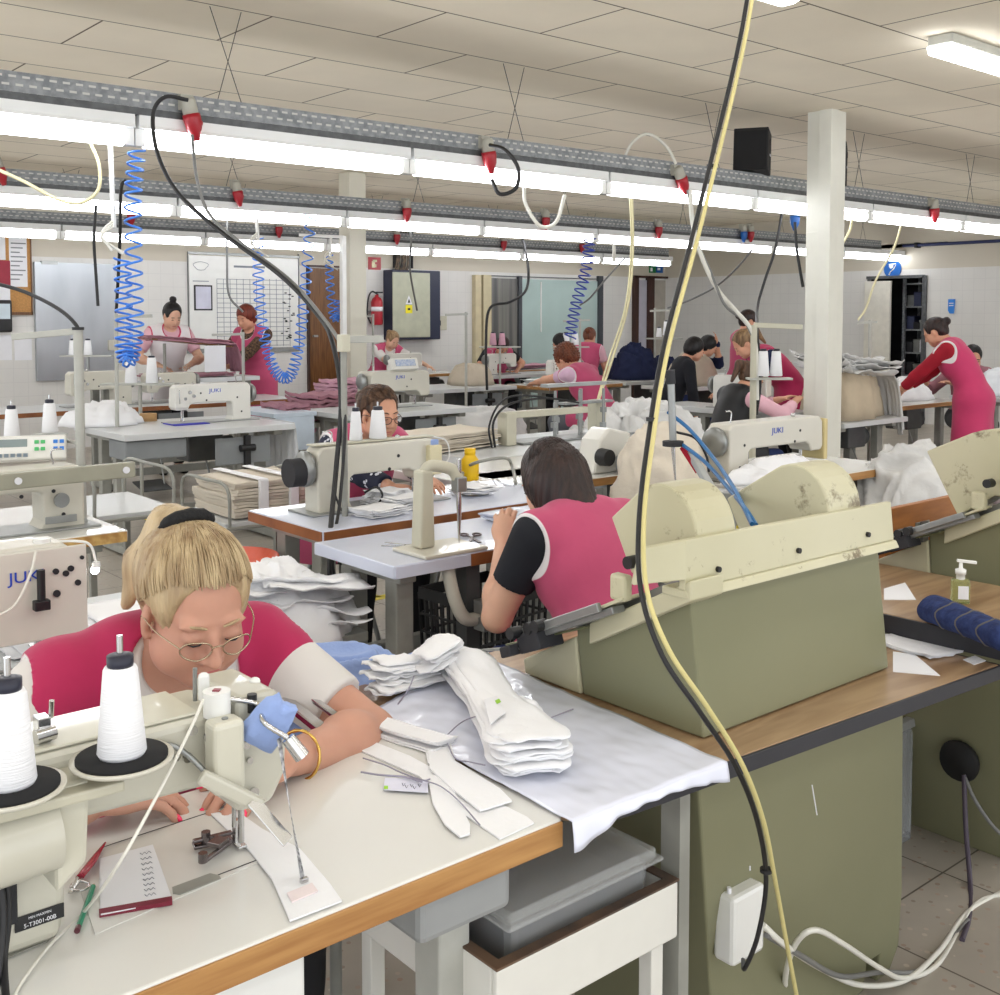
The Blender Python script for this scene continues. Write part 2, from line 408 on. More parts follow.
DBG = []
def person(label, loc, yaw, pose='sit', lean=20, side=0, twist=0, head=(20, 0, 0), lh=None, rh=None, lhint=None, rhint=None, seat=.44, size=.94,
           skin=None, vest=None, vestlen=.2, shirt=None, sleeve=.55, trousers=None, hair='bun', hairm=None, glasses=None, vox=.012, group=None,
           hair_dx=None, face=True, hcurl=(.35, .35), hdir=(None, None), hn=(None, None), shoulder=.165, bulk=1.0, world=True, shoe=True, neckfwd=0.0, beard=False,
           stretchR=0.0, nails=None, curlsL=None, curlsR=None, ah=.095, nk_=1.0):
    """local frame: x to the person's right, y where they face"""
    skin = skin or SKIN; S = size
    root = thing('person', label, 'person', loc, yaw, group)
    M0 = _mw(root); iv = M0.inverted()
    def loc_(p): return iv @ Vector(p) if world else Vector(p)
    hipz = seat + .09 if pose == 'sit' else .86 * S
    hip = Vector((0, 0, hipz)); Rl = Euler((-rad(lean), rad(side), 0)).to_matrix()
    Rl1 = Euler((-rad(lean) * .55, rad(side) * .6, rad(twist) * .5)).to_matrix(); Rl2 = Euler((-rad(lean), rad(side), rad(twist))).to_matrix(); Rl3 = Euler((-rad(lean) * 1.12, rad(side), rad(twist))).to_matrix()
    wst = hip + Rl1 @ Vector((0, 0, .17 * S)); chest = wst + Rl2 @ Vector((0, 0, .17 * S)); neck = chest + Rl3 @ Vector((0, -.012, .165 * S))
    sh = [chest + Rl3 @ Vector((sx * shoulder * S, -.012, .115 * S)) for sx in (1, -1)]       # right, left
    hp, hy, hr = head
    Rh = Matrix.Rotation(-rad(hy), 3, 'Z') @ Matrix.Rotation(-rad(hp), 3, 'X') @ Matrix.Rotation(rad(hr), 3, 'Y')
    nd = (Rl3 @ Vector((0, .35 + neckfwd, 1))).normalized()
    nt = neck + nd * .065 * S; hc = nt + Rh @ Vector((0, .022, .085)) * S
    b = bulk
    torso = [ell(hip + Rl1 @ Vector((0, -.01, .0)), (.165 * b * S, .115 * b * S, .12 * S), Rl1), ell(wst, (.138 * b * S, .100 * b * S, .15 * S), Rl2),
             ell(chest, (.155 * b * S, .108 * b * S, .16 * S), Rl3), ell(chest + Rl3 @ Vector((0, .055, -.01)) * S, (.125 * b * S, .075 * b * S, .085 * S), Rl3),
             cone(sh[0] - Rl3 @ Vector((.03, 0, .01)), sh[1] + Rl3 @ Vector((.03, 0, -.01)), .056 * S, .056 * S, k=.05),
             cone(neck + Rl3 @ Vector((.06, -.01, -.025)), neck + Rl3 @ Vector((-.06, -.01, -.025)), .047 * S, .047 * S, k=.05)]
    neckp = [cone(neck - nd * .03, nt + Rh @ Vector((0, 0, .02)), .056 * S, .050 * S, k=.02)]
    # arms
    arms = []; hands = []; tips = []; up, fo = .275 * S, .245 * S
    for i, (tg, hint) in enumerate(((rh, rhint), (lh, lhint))):
        sx = 1 if i == 0 else -1
        if tg is None: tg = sh[i] + Vector((sx * .06, .05, -.5 * S))
        else: tg = loc_(tg)
        hint = Vector(hint) if hint is not None else Vector((sx * .9, -.3, -.6))
        e, w = ik(sh[i], tg, up, fo, hint)
        arms.append((sh[i], e, w))
        dv = (w - e).normalized(); 
        if hdir[i] is not None: dv = (iv.to_3x3() @ Vector(hdir[i])).normalized()
        nn = (iv.to_3x3() @ Vector(hn[i])) if hn[i] is not None else Vector((0, 0, 1))
        if abs(nn.normalized().dot(dv)) > .95: nn = Vector((0, 1, .1))
        hpz, tp, hnn = hand_prims(w, dv, nn, -1 if i == 0 else 1, hcurl[i], S, rmin=0.0 if vox < .008 else .0085, curls=(curlsR, curlsL)[i])
        hands += hpz; tips.append((tp, hnn))
    armp = []
    for (s_, e, w) in arms:
        armp += [cone(s_, e, .052 * b * S, .041 * b * S, k=.03), cone(e, w, .041 * b * S, .027 * S, k=.012), ell(e.lerp(w, .3), (.043 * b * S,) * 3, k=.03)]
    # legs
    legs = []; feet = []
    for sx in (1, -1):
        hj = hip + Vector((sx * .09 * S, 0, -.03))
        if pose == 'sit':
            kn = hj + Vector((sx * .05, .40 * S, -.01)); an = Vector((kn.x, kn.y - .02, .08))
        elif pose == 'stand':
            kn = hj + Vector((sx * .01, .02, -.38 * S)); an = Vector((kn.x, kn.y - .02, .08))
        legs += [cone(hj, kn, .082 * b * S, .058 * S, k=.04), cone(kn, an, .055 * S, .036 * S, k=.02), ell(kn.lerp(an, .3) - Vector((0, .015, 0)), (.05, .05, .09))]
        feet += [cone(an + Vector((0, -.02, -.03)), an + Vector((0, .13, -.05)), .036, .030, k=.02)]
    # head
    H = lambda x, y, z: hc + Rh @ Vector((x, y, z)) * S
    def he(x, y, z, a, c, d_, **k): return ell(H(x, y, z), (a * S, c * S, d_ * S), Rh, **k)
    headp = [he(0, -.012, .022, .074, .092, .086), he(0, .030, -.035, .058, .058, .076), he(0, .055, -.092, .034, .030, .026, k=.025),
             he(.034, .050, -.046, .027, .032, .034), he(-.034, .050, -.046, .027, .032, .034), he(.045, .02, -.07, .024, .04, .03), he(-.045, .02, -.07, .024, .04, .03)]
    fine = vox < .008
    if face:
        headp += [cone(H(0, .086, -.004), H(0, .106, -.040), .008 * S, .0105 * S, k=.010), he(.011, .093, -.043, .009, .010, .007, k=.006), he(-.011, .093, -.043, .009, .010, .007, k=.006),
                  he(.030, .074, .014, .024, .012, .007, k=.012), he(-.030, .074, .014, .024, .012, .007, k=.012)]
        headp += [he(0, .079, -.071, .023, .010, .0065, k=.008), he(0, .077, -.080, .018, .010, .007, k=.008)]
    ears = []
    for sx in (1, -1):
        ears += [ell(H(sx * .075, -.004, -.020), (.008 * S, .018 * S, .030 * S), Rh @ Rxyz(rad(-12), 0, sx * rad(-18)), k=.006), ell(H(sx * .074, .004, -.046), (.007 * S, .008 * S, .010 * S), Rh, k=.006)]
    sock = [he(.031, .094, -.006, .016, .013, .010), he(-.031, .094, -.006, .016, .013, .010)] if face else []
    lids = []
    allp = torso + neckp + armp + hands + headp + ears + legs + feet
    lo = np.min([Field.bb(p)[0] for p in allp], axis=0) - .05; hi = np.max([Field.bb(p)[1] for p in allp], axis=0) + .05
    lo_h = lo.copy(); lo_h[2] = max(lo[2], -.02)
    # body
    if pose == 'sit' and fine: lo_h[2] = max(lo_h[2], -.02)
    F = Field(lo_h, hi, vox)
    F.put(torso, .05).put(neckp).put(legs, .03).put(feet, .02).put(armp).put(headp, .022).put(ears)
    if sock: F.cut(sock, .006)
    if face:
        ly = .078
        F.put([he(.031, ly, -.007, .0155, .0125, .0105, k=.004), he(-.031, ly, -.007, .0155, .0125, .0105, k=.004)], .004)
    F.put(hands, .004)
    body = F.mesh('body', skin, root)
    # face details
    if face and fine:
        eb = MB(); 
        for sx in (1, -1):
            eb.tube([H(sx * .013, .0865, .012), H(sx * .026, .0880, .0175), H(sx * .040, .0800, .0165), H(sx * .050, .0690, .010)], [.0016, .0026, .0022, .0009], 6)
        eb.build('eyebrow', hairm, root)
        el = MB()
        for sx in (1, -1):
            el.tube([H(sx * .017, .0890, -.0095), H(sx * .024, .0912, -.0118), H(sx * .033, .0912, -.0122), H(sx * .044, .0860, -.0092)], [.0008, .0014, .0014, .0008], 6)
        el.build('eyelash', BLACKP, root)
        lp = MB(); lp.sphere(H(0, .0835, -.0705), (.021, .0065, .0042), 16, Rh); lp.sphere(H(0, .0825, -.0785), (.018, .0065, .0050), 16, Rh); lp.build('lips', LIP, root)
    elif face:
        lp = MB(); lp.sphere(H(0, .083, -.0745), (.022, .007, .006), 10, Rh); lp.build('lips', LIP, root)
        eb = MB()
        for sx in (1, -1):
            eb.sphere(H(sx * .031, .086, .013), (.018, .004, .0032), 8, Rh); eb.sphere(H(sx * .031, .088, -.009), (.012, .004, .0028), 8, Rh)
        eb.build('eyebrow', hairm, root)
    # clothes -----------------------------------------------------
    cdist = lambda V: 1e3
    tsf = [t for t in torso]
    nk = he  # noqa
    nb = neck + Rl3 @ Vector((0, .035, .0))
    if shirt:
        f = Field(lo, hi, vox); f.put(torso, .05, .009)
        if pose == 'sit' or True: f.put(legs[:1] + legs[3:4], .03, -.01)
        slv = []
        for (s_, e, w) in arms:
            if sleeve <= 1: en = s_.lerp(e, sleeve); slv.append((s_, e, en, (e - s_).normalized()))
            else: en = e.lerp(w, sleeve - 1); slv.append((s_, e, en, (w - e).normalized()))
        g = Field(lo, hi, vox)
        X, Y, Z = f.xyz()
        for (s_, e, en, dv) in slv:
            q = Field(lo, hi, vox)
            q.put([cone(s_, e, .052 * b * S, .041 * b * S)], .02, .013 if sleeve <= 1 else .010)
            if sleeve > 1: q.put([cone(e, arms[0][2] if s_ is arms[0][0] else arms[1][2], .041 * b * S, .029 * S), ell(e.lerp(arms[0][2] if s_ is arms[0][0] else arms[1][2], .3), (.043 * b * S,) * 3, k=.02)], .02, .010)
            pl = (X - en.x) * dv.x + (Y - en.y) * dv.y + (Z - en.z) * dv.z
            if sleeve > 1:
                dd = np.sqrt((X - en.x) ** 2 + (Y - en.y) ** 2 + (Z - en.z) ** 2)
                pl = np.where(dd < .11, pl, -1)
            q.d = np.maximum(q.d, pl.astype(np.float32)); g.d = np.minimum(g.d, q.d)
        h = np.maximum(.02 - np.abs(f.d - g.d), 0) / .02; f.d = np.minimum(f.d, g.d) - h * h * .005
        f.cut([ell(nb + Rl3 @ Vector((0, .02, .03)), (.068 * S, .08 * S, .06 * S), Rl3)], .003)
        sf = f.mesh('shirt', shirt, root, attr=(lambda V: np.full(len(V), 1.0)))
    if vest:
        lo2 = lo.copy(); hi2 = hi.copy(); f = Field(lo2, hi2, vox); f.put(torso, .05, .019); f.put([cone(a_[0], a_[0].lerp(a_[1], .22), .052 * b * S, .05 * b * S) for a_ in arms], .03, .019)
        skirt = []
        for sx in (1, -1):
            hj = hip + Vector((sx * .07 * S, 0, -.02))
            if pose == 'sit': skirt.append(cone(hj + Vector((0, 0, .02)), hj + Vector((sx * .04, .24, .02)), .10 * b, .095, k=.08)); skirt.append(cone(hj + Vector((0, -.03, 0)), hj + Vector((0, -.06, -.08)), .11 * b, .11, k=.08))
            else: skirt.append(cone(hj, hj + Vector((sx * .025, .0, -vestlen)), .115 * b * S, .14 * S, k=.08))
        f.put(skirt, .06, .012)
        X, Y, Z = f.xyz()
        cuts = []
        if pose == 'stand': cuts.append((Z * 1.0 - 0) * 0 + ((hip.z - vestlen) - Z))
        if pose == 'sit': cuts.append((hip.z - .14) - Z); cuts.append(np.where(Z < hip.z + .16, Y - .27, -1) + X * 0)
        def arm_cut(X, Y, Z, i):
            s_ = sh[i]; sx = 1 if i == 0 else -1; Ri = Rl3.transposed()
            x = X - s_.x; y = Y - s_.y; z = Z - s_.z
            lx = (Ri[0][0] * x + Ri[0][1] * y + Ri[0][2] * z) * sx; ly = Ri[1][0] * x + Ri[1][1] * y + Ri[1][2] * z; lz = Ri[2][0] * x + Ri[2][1] * y + Ri[2][2] * z
            q = np.sqrt(((lx - ah * S) / (.085 * S)) ** 2 + (ly / (.125 * S * b)) ** 2 + ((lz + .03) / (.135 * S)) ** 2)
            return -(q - 1) * .085 * S
        def neck_cut(V3):
            e1 = ell(nb + Rl3 @ Vector((0, .045, .0)), (.078 * S * nk_, .09 * S * nk_, .085 * S * nk_), Rl3); return -Field.dist(e1, *V3)
        for c_ in cuts: f.d = np.maximum(f.d, np.broadcast_to(c_, f.d.shape).astype(np.float32))
        for i in (0, 1): f.d = np.maximum(f.d, arm_cut(X, Y, Z, i).astype(np.float32))
        f.d = np.maximum(f.d, neck_cut((X, Y, Z)).astype(np.float32))
        def tr(V):
            x, y, z = V[:, 0], V[:, 1], V[:, 2]
            t = np.minimum(-arm_cut(x, y, z, 0), -arm_cut(x, y, z, 1)); t = np.minimum(t, -neck_cut((x, y, z)))
            return t
        f.mesh('vest', vest, root, attr=tr)
    if trousers:
        f = Field(lo, hi, vox); f.put(legs, .03, .012); f.put([torso[0]], .05, .006)
        X, Y, Z = f.xyz(); f.d = np.maximum(f.d, np.broadcast_to(.085 - Z, f.d.shape).astype(np.float32)); f.d = np.maximum(f.d, np.broadcast_to(Z - (hip.z + .08), f.d.shape).astype(np.float32))
        f.mesh('trousers', trousers, root)
        f = Field(lo, hi, min(vox, .012)); f.put(feet, .01, .008)
        f.mesh('shoes', BLACKP, root)
    # hair ---------------------------------------------------------
    if hair:
        lo3 = np.array(hc) - .32; hi3 = np.array(hc) + .22; vh = min(vox, .008); f = Field(lo3, hi3, vh)
        f.put([he(0, -.016, .026, .083, .100, .093)], .02)
        if hair in ('long', 'bob', 'short'): f.put([he(0, -.03, -.02, .086, .082, .085, k=.03)], .03)
        else: f.put([he(0, -.05, -.025, .060, .055, .06, k=.03)], .03)
        f.cut([he(0, .115, -.035, .072, .085, .088) if hair in ('long', 'bob', 'short', 'curly') else he(0, .120, .004, .084, .088, .100), he(0, .05, -.15, .10, .09, .10)], .006)
        if hair in ('bun', 'ponytail', 'topbun', 'hero'):
            f.cut([he(.075, -.003, -.028, .03, .030, .04), he(-.075, -.003, -.028, .03, .030, .04), he(0, -.06, -.13, .08, .07, .06)], .006)
        ex = []
        if hair == 'bun': ex = [he(0, -.125, .03, .036, .032, .036, k=.01)]
        if hair == 'topbun': ex = [he(0, -.05, .135, .034, .034, .030, k=.01)]
        if hair == 'ponytail': ex = [cone(H(0, -.10, .06), H(0, -.15, .03), .022, .03, k=.02), cone(H(0, -.15, .03), H(0, -.15, -.12), .032, .012, k=.02)]
        if hair == 'long': ex = [cone(H(0, -.055, -.02), H(0, -.085, -.20), .075, .060, k=.05), cone(H(.05, -.02, -.03), H(.055, -.03, -.17), .045, .022, k=.04), cone(H(-.05, -.02, -.03), H(-.055, -.03, -.17), .045, .022, k=.04)]
        if hair == 'hero': ex = [he(0, -.045, .040, .078, .078, .062, k=.03), he(0, -.08, .0, .066, .045, .07, k=.03), cone(H(.0, -.085, .098), H(.01, -.125, .065), .022, .032, k=.015), cone(H(.01, -.125, .065), H(.045, -.135, -.01), .032, .026, k=.02), cone(H(.045, -.14, -.01), H(.07, -.11, -.07), .026, .010, k=.02)]
        if hair == 'curly': ex = [he(0, -.04, .06, .10, .10, .075, k=.02), he(0, -.08, .0, .09, .06, .09, k=.02)]
        if ex: f.put(ex, .02)
        hs = random.Random(int(abs(loc[0] * 1000)) + 3); ph = hs.random() * 6
        hcn = np.array(hc)
        def disp(V):
            q = V - hcn; r = np.linalg.norm(q, axis=1) + 1e-6; a = np.arctan2(q[:, 0], q[:, 1] + .02)
            k = .0022 if hair != 'curly' else .008
            w = np.sin(a * 34 + ph + q[:, 2] * 20) * k * .6 + np.sin(a * 71 + q[:, 2] * 35) * k * .4
            if hair == 'curly': w = (np.sin(q[:, 0] * 160) * np.sin(q[:, 1] * 170 + 1) * np.sin(q[:, 2] * 150 + 2)) * .011
            return V + q / r[:, None] * w[:, None]
        f.mesh('hair', hairm, root, fn=disp)
        if fine:
            k = MB(); c0 = Vector((0, -.016, .026)); rad_ = Vector((.0850, .1020, .0950)); rs = random.Random(5)
            def onell(d): d = d.normalized(); return c0 + d * (1 / math.sqrt((d.x / rad_.x) ** 2 + (d.y / rad_.y) ** 2 + (d.z / rad_.z) ** 2))
            for i in range(430):
                if hair == 'long':
                    a = rs.uniform(-PI, PI); d0 = Vector((math.sin(a) * .25, -.2 + math.cos(a) * .3, 1)); d1 = Vector((math.sin(a), -abs(math.cos(a)) * .8 - .15, rs.uniform(-.15, .3)))
                    pts = [onell(d0.lerp(d1, t / 6)) for t in range(7)]
                    e = pts[-1]; pts += [Vector((e.x * .86, e.y * .9 - .012, -.07)), Vector((e.x * .72, e.y * .75 - .025, -.14)), Vector((e.x * .62 + rs.uniform(-.008, .008), e.y * .6 - .04, -.20 + rs.uniform(-.015, .02)))]
                else:
                    a = rs.uniform(-2.5, 2.5); top_ = {'hero': Vector((0, -.62, .75)), 'bun': Vector((0, -1, .05)), 'ponytail': Vector((0, -1, .3))}.get(hair, Vector((0, -.3, 1)))
                    lo_ = .52 if abs(a) < .75 else (.50 - (abs(a) - .75) * .95 if abs(a) < 1.7 else -.5)
                    d0 = Vector((math.sin(a), math.cos(a), lo_ + rs.uniform(.0, .12))); w_ = rs.uniform(-.12, .12)
                    pts = [onell(d0.normalized().lerp(top_.normalized() + Vector((w_, 0, 0)), t / 7)) * 1.0 for t in range(7)]
                off = rs.uniform(.998, 1.022); pts = [c0 + (p_ - c0) * off + Vector((rs.uniform(-1, 1), rs.uniform(-1, 1), rs.uniform(-1, 1))) * .0006 for p_ in pts]
                r0 = rs.uniform(.0007, .0013)
                k.tube([H(*p_) for p_ in bez(pts, 2)], r0, 4, cap=False)
            k.build('hair_strands', hairm, root, fixn=False)
    if hair == 'hero':
        k = MB(); cc = H(0, -.078, .096)
        k.tube([cc + Rh @ Vector((.034 * math.cos(a), .012 * math.sin(a), .024 * math.sin(a))) for a in [2 * PI * i / 20 for i in range(20)]], [.011 + .003 * math.sin(i * 3.1) for i in range(20)], 8, closed=True)
        k.sphere(cc, (.040, .020, .024), 14, Rh); k.build('hair_tie', mat('black hair tie', (16, 16, 18), rough=.8, bump=.5, bscale=90), root)
    if glasses:
        g = MB(); lens = MB()
        for sx in (1, -1):
            pts = [H(sx * .032 + .0235 * math.cos(t) * (1), .106 - .010 * abs(math.cos(t)) * (1 if math.cos(t) * sx > 0 else 0), -.012 + .0165 * math.sin(t)) for t in [2 * PI * k / 20 for k in range(20)]]
            g.tube(pts, .0013 * glasses[1], 6, closed=True)
            lens.add(pts, [tuple(range(20))])
            g.tube(bez([H(sx * .0555, .097, -.008), H(sx * .078, .05, -.006), H(sx * .083, .0, -.012), H(sx * .080, -.012, -.03)], 5), .0012 * glasses[1], 6)
        g.tube(bez([H(.009, .107, -.008), H(0, .110, -.004), H(-.009, .107, -.008)], 4), .0012 * glasses[1], 6)
        gl = g.build('spectacles', glasses[0], root); lens.build('lens', lens_mat(), gl)
    DBG.append((label, tuple(M0 @ hc)))
    info = dict(root=root, hc=hc, Rh=Rh, H=H, arms=arms, tips=tips, sh=sh, neck=neck, chest=chest, Rl3=Rl3, hip=hip, M=_mw(root))
    if nails:
        for tp, n in tips:
            for (p, dd, r) in tp:
                m = MB(); x = dd.cross(n).normalized(); up = x.cross(dd).normalized()
                if up.dot(n) < 0: up = -up
                m.sphere(p - dd * .002 + up * r * .55, (r * .72, r * 1.15, r * .5), 10, Matrix((x, dd, up)).transposed()); m.build('fingernail', nails, root)
    return info
# ---------------------------------------------------------------- the room
WY, WX, ZC = 12.3, 14.0, 2.9
def brick_floor():
    m = mat('terrazzo', (176, 168, 156), rough=.38, var=.10, scale=3.0); N, L, b = nodes_of(m)
    tc = N.new('ShaderNodeTexCoord'); br = N.new('ShaderNodeTexBrick'); mp = N.new('ShaderNodeMapping'); mp.inputs['Rotation'].default_value = (0, 0, rad(0)); mp.inputs['Location'].default_value = (.11, .21, 0)
    L.new(tc.outputs['Object'], mp.inputs['Vector']); L.new(mp.outputs['Vector'], br.inputs['Vector'])
    br.offset = 0; br.inputs['Scale'].default_value = 1; br.inputs['Brick Width'].default_value = .4; br.inputs['Row Height'].default_value = .4; br.inputs['Mortar Size'].default_value = .0028; br.inputs['Mortar Smooth'].default_value = .2
    src = b.inputs['Base Color'].links[0].from_socket
    vo = N.new('ShaderNodeTexVoronoi'); vo.inputs['Scale'].default_value = 34; L.new(tc.outputs['Object'], vo.inputs['Vector'])
    vs = N.new('ShaderNodeMath'); vs.operation = 'LESS_THAN'; vs.inputs[1].default_value = .22; L.new(vo.outputs['Distance'], vs.inputs[0])
    hs = N.new('ShaderNodeValToRGB'); hs.color_ramp.elements[0].color = (*lin((128, 112, 98)), 1); hs.color_ramp.elements[1].color = (*lin((214, 204, 190)), 1); e = hs.color_ramp.elements.new(.5); e.color = (*lin((168, 130, 108)), 1)
    sp = N.new('ShaderNodeSeparateColor'); L.new(vo.outputs['Color'], sp.inputs[0]); L.new(sp.outputs[0], hs.inputs[0])
    a = N.new('ShaderNodeMix'); a.data_type = 'RGBA'; mu = N.new('ShaderNodeMath'); mu.operation = 'MULTIPLY'; mu.inputs[1].default_value = .55; L.new(vs.outputs[0], mu.inputs[0]); L.new(mu.outputs[0], a.inputs[0])
    L.new(src, a.inputs[6]); L.new(hs.outputs[0], a.inputs[7])
    c = N.new('ShaderNodeMix'); c.data_type = 'RGBA'; L.new(br.outputs['Fac'], c.inputs[0]); L.new(a.outputs[2], c.inputs[6]); c.inputs[7].default_value = (*lin((92, 84, 74)), 1)
    L.new(c.outputs[2], b.inputs['Base Color']); return m
def ceil_mat():
    m = mat('ceiling board', (242, 233, 214), rough=.9, var=.04, scale=1.2, bump=.3, bscale=3, spec=.1); N, L, b = nodes_of(m)
    tc = N.new('ShaderNodeTexCoord'); br = N.new('ShaderNodeTexBrick'); mp = N.new('ShaderNodeMapping'); mp.inputs['Location'].default_value = (CEX, CEY, 0)
    L.new(tc.outputs['Object'], mp.inputs['Vector']); L.new(mp.outputs['Vector'], br.inputs['Vector'])
    br.offset = .5; br.inputs['Scale'].default_value = 1; br.inputs['Brick Width'].default_value = 1.2; br.inputs['Row Height'].default_value = .6; br.inputs['Mortar Size'].default_value = .006; br.inputs['Mortar Smooth'].default_value = .3
    src = b.inputs['Base Color'].links[0].from_socket
    c = N.new('ShaderNodeMix'); c.data_type = 'RGBA'; L.new(br.outputs['Fac'], c.inputs[0]); L.new(src, c.inputs[6]); c.inputs[7].default_value = (*lin((104, 94, 80)), 1); L.new(c.outputs[2], b.inputs['Base Color'])
    return m
CEX, CEY = .35, -.04
def wall_mat():
    m = mat('wall paint', (222, 220, 216), rough=.45, var=.03, scale=2); N, L, b = nodes_of(m)
    tc = N.new('ShaderNodeTexCoord'); sp = N.new('ShaderNodeSeparateXYZ'); L.new(tc.outputs['Object'], sp.inputs[0])
    src = b.inputs['Base Color'].links[0].from_socket
    gt = N.new('ShaderNodeMath'); gt.operation = 'GREATER_THAN'; gt.inputs[1].default_value = 2.10; L.new(sp.outputs['Z'], gt.inputs[0])
    c = N.new('ShaderNodeMix'); c.data_type = 'RGBA'; L.new(gt.outputs[0], c.inputs[0]); L.new(src, c.inputs[6]); c.inputs[7].default_value = (*lin((204, 196, 180)), 1)
    # small square tiles below
    cb = N.new('ShaderNodeCombineXYZ'); ad = N.new('ShaderNodeMath'); ad.operation = 'ADD'; L.new(sp.outputs['X'], ad.inputs[0]); L.new(sp.outputs['Y'], ad.inputs[1]); L.new(ad.outputs[0], cb.inputs['X']); L.new(sp.outputs['Z'], cb.inputs['Y'])
    br = N.new('ShaderNodeTexBrick'); br.offset = 0; L.new(cb.outputs[0], br.inputs['Vector']); br.inputs['Scale'].default_value = 1; br.inputs['Brick Width'].default_value = .15; br.inputs['Row Height'].default_value = .15; br.inputs['Mortar Size'].default_value = .003
    lt = N.new('ShaderNodeMath'); lt.operation = 'LESS_THAN'; lt.inputs[1].default_value = 2.085; L.new(sp.outputs['Z'], lt.inputs[0])
    mu = N.new('ShaderNodeMath'); mu.operation = 'MULTIPLY'; L.new(br.outputs['Fac'], mu.inputs[0]); L.new(lt.outputs[0], mu.inputs[1])
    m3 = N.new('ShaderNodeMath'); m3.operation = 'MULTIPLY'; m3.inputs[1].default_value = .22; L.new(mu.outputs[0], m3.inputs[0])
    c2 = N.new('ShaderNodeMix'); c2.data_type = 'RGBA'; L.new(m3.outputs[0], c2.inputs[0]); L.new(c.outputs[2], c2.inputs[6]); c2.inputs[7].default_value = (*lin((176, 176, 178)), 1)
    L.new(c2.outputs[2], b.inputs['Base Color']); return m
WALL = wall_mat(); 
CREAMW = mat('cream paint', (214, 210, 194), rough=.4, var=.02, scale=2)
struct(MB().bx(-3, WX + .1, -3, WY + .1, -.1, 0).build('floor', brick_floor()))
struct(MB().bx(-3, WX + .1, -3, WY + .1, ZC, ZC + .1).build('ceiling', ceil_mat()))
struct(MB().bx(-3, WX + .1, WY, WY + .1, 0, ZC).build('wall_back', WALL))
# right wall with the store cupboard's opening
c0 = XP(867, 300, WX).y; c1 = XP(925, 300, WX).y; ct = 1.99
struct(MB().bx(WX, WX + .1, c0, WY, 0, ZC).bx(WX, WX + .1, -3, c1, 0, ZC).bx(WX, WX + .1, c1, c0, ct, ZC).build('wall_right', WALL))
GREY = mat('grey steel', (150, 152, 150), rough=.35, metal=.7, var=.1, scale=12)
GALV = mat('galvanised steel', (168, 171, 174), rough=.45, metal=.55, rgb2=(128, 132, 136), scale=40)
GALVD = mat('dull steel', (92, 94, 96), rough=.5, metal=.6, var=.2, scale=20)
CHROME = mat('polished steel', (205, 205, 205), rough=.16, metal=1, var=.04)
WPAINT = mat('white enamel', (232, 232, 228), rough=.25, var=.02, coat=.2)
OFFW = mat('off white enamel', (206, 202, 188), rough=.32, var=.03, scale=6, coat=.2)
OFFW2 = mat('ivory enamel', (196, 192, 172), rough=.4, var=.05, scale=6)
PAPER = mat('paper', (232, 232, 236), rough=.8, var=.02)
CARD = mat('cardboard', (188, 150, 104), rough=.85, var=.08)
WOODB = mat('brown door wood', (126, 84, 44), rough=.4, rgb2=(92, 58, 28), scale=6, stretch=(9, 9, .6))
WOODD = mat('dark door wood', (70, 38, 28), rough=.4, rgb2=(50, 26, 20), scale=6, stretch=(9, 9, .6))
RED = mat('signal red', (172, 30, 44), rough=.35, var=.05); BLUE = mat('signal blue', (26, 96, 176), rough=.35)
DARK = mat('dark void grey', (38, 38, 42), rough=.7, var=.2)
WHITEG = mat('frosted partition glass', (176, 196, 192), rough=.25, var=.04, scale=2)
def wb(name, m, x0, y0, x1, y1, Y=WY, t=.03, parent=None, off=0.0, bevel=0.0):
    a = YP(x0, y0, Y); b = YP(x1, y1, Y)
    return MB().bx(a.x, b.x, Y - t - off, Y - off, min(a.z, b.z), max(a.z, b.z)).build(name, m, parent, world=parent is not None, bevel=bevel)
def wthing(name, label, cat, px, py, Y=WY, group=None): return thing(name, label, cat, YP(px, py, Y), 0, group)
# cork board
t = wthing('notice_board', 'wood framed cork notice board with pinned papers on the back wall', 'notice board', 15, 315)
wb('board', mat('cork', (186, 138, 84), rough=.9, var=.12, scale=60), -30, 236, 31, 313, t=.02, parent=t)
for a in ((-30, 234, 32, 237), (-30, 312, 32, 315), (29, 234, 32, 315)): wb('frame', WOODB, *a, t=.035, parent=t)
for a, m in (((8, 237, 27, 287), PAPER), ((-12, 237, 5, 260), PAPER), ((-12, 286, 10, 313), PAPER)): wb('sheet', m, *a, t=.003, off=.02, parent=t)
wb('poster', mat('wine red print', (150, 36, 56), rough=.6), -12, 260, 10, 286, t=.003, off=.021, parent=t)
m = MB()
for k in range(9):
    a = YP(10, 243 + k * 4.5, WY); b = YP(25 - (k % 3) * 3, 243 + k * 4.5, WY); m.bx(a.x, b.x, WY - .0245, WY - .0232, a.z - .008, a.z + .004)
m.build('writing', mat('ink grey', (120, 122, 128), rough=.8), t, world=True)
# shiny steel sliding door
t = wthing('door_1', 'brushed steel sliding door beside the cork notice board', 'door', 75, 380); t['kind'] = 'structure'
wb('door_leaf', mat('brushed steel sheet', (188, 192, 196), rough=.38, metal=.8, rgb2=(148, 152, 158), scale=1.2, stretch=(1, 1, .3)), 33, 262, 116, 378, t=.05, parent=t)
wb('name_plate', GREY, 40, 261, 56, 265, t=.06, parent=t); wb('door_pull', OFFW, 106, 340, 113, 350, t=.09, parent=t)
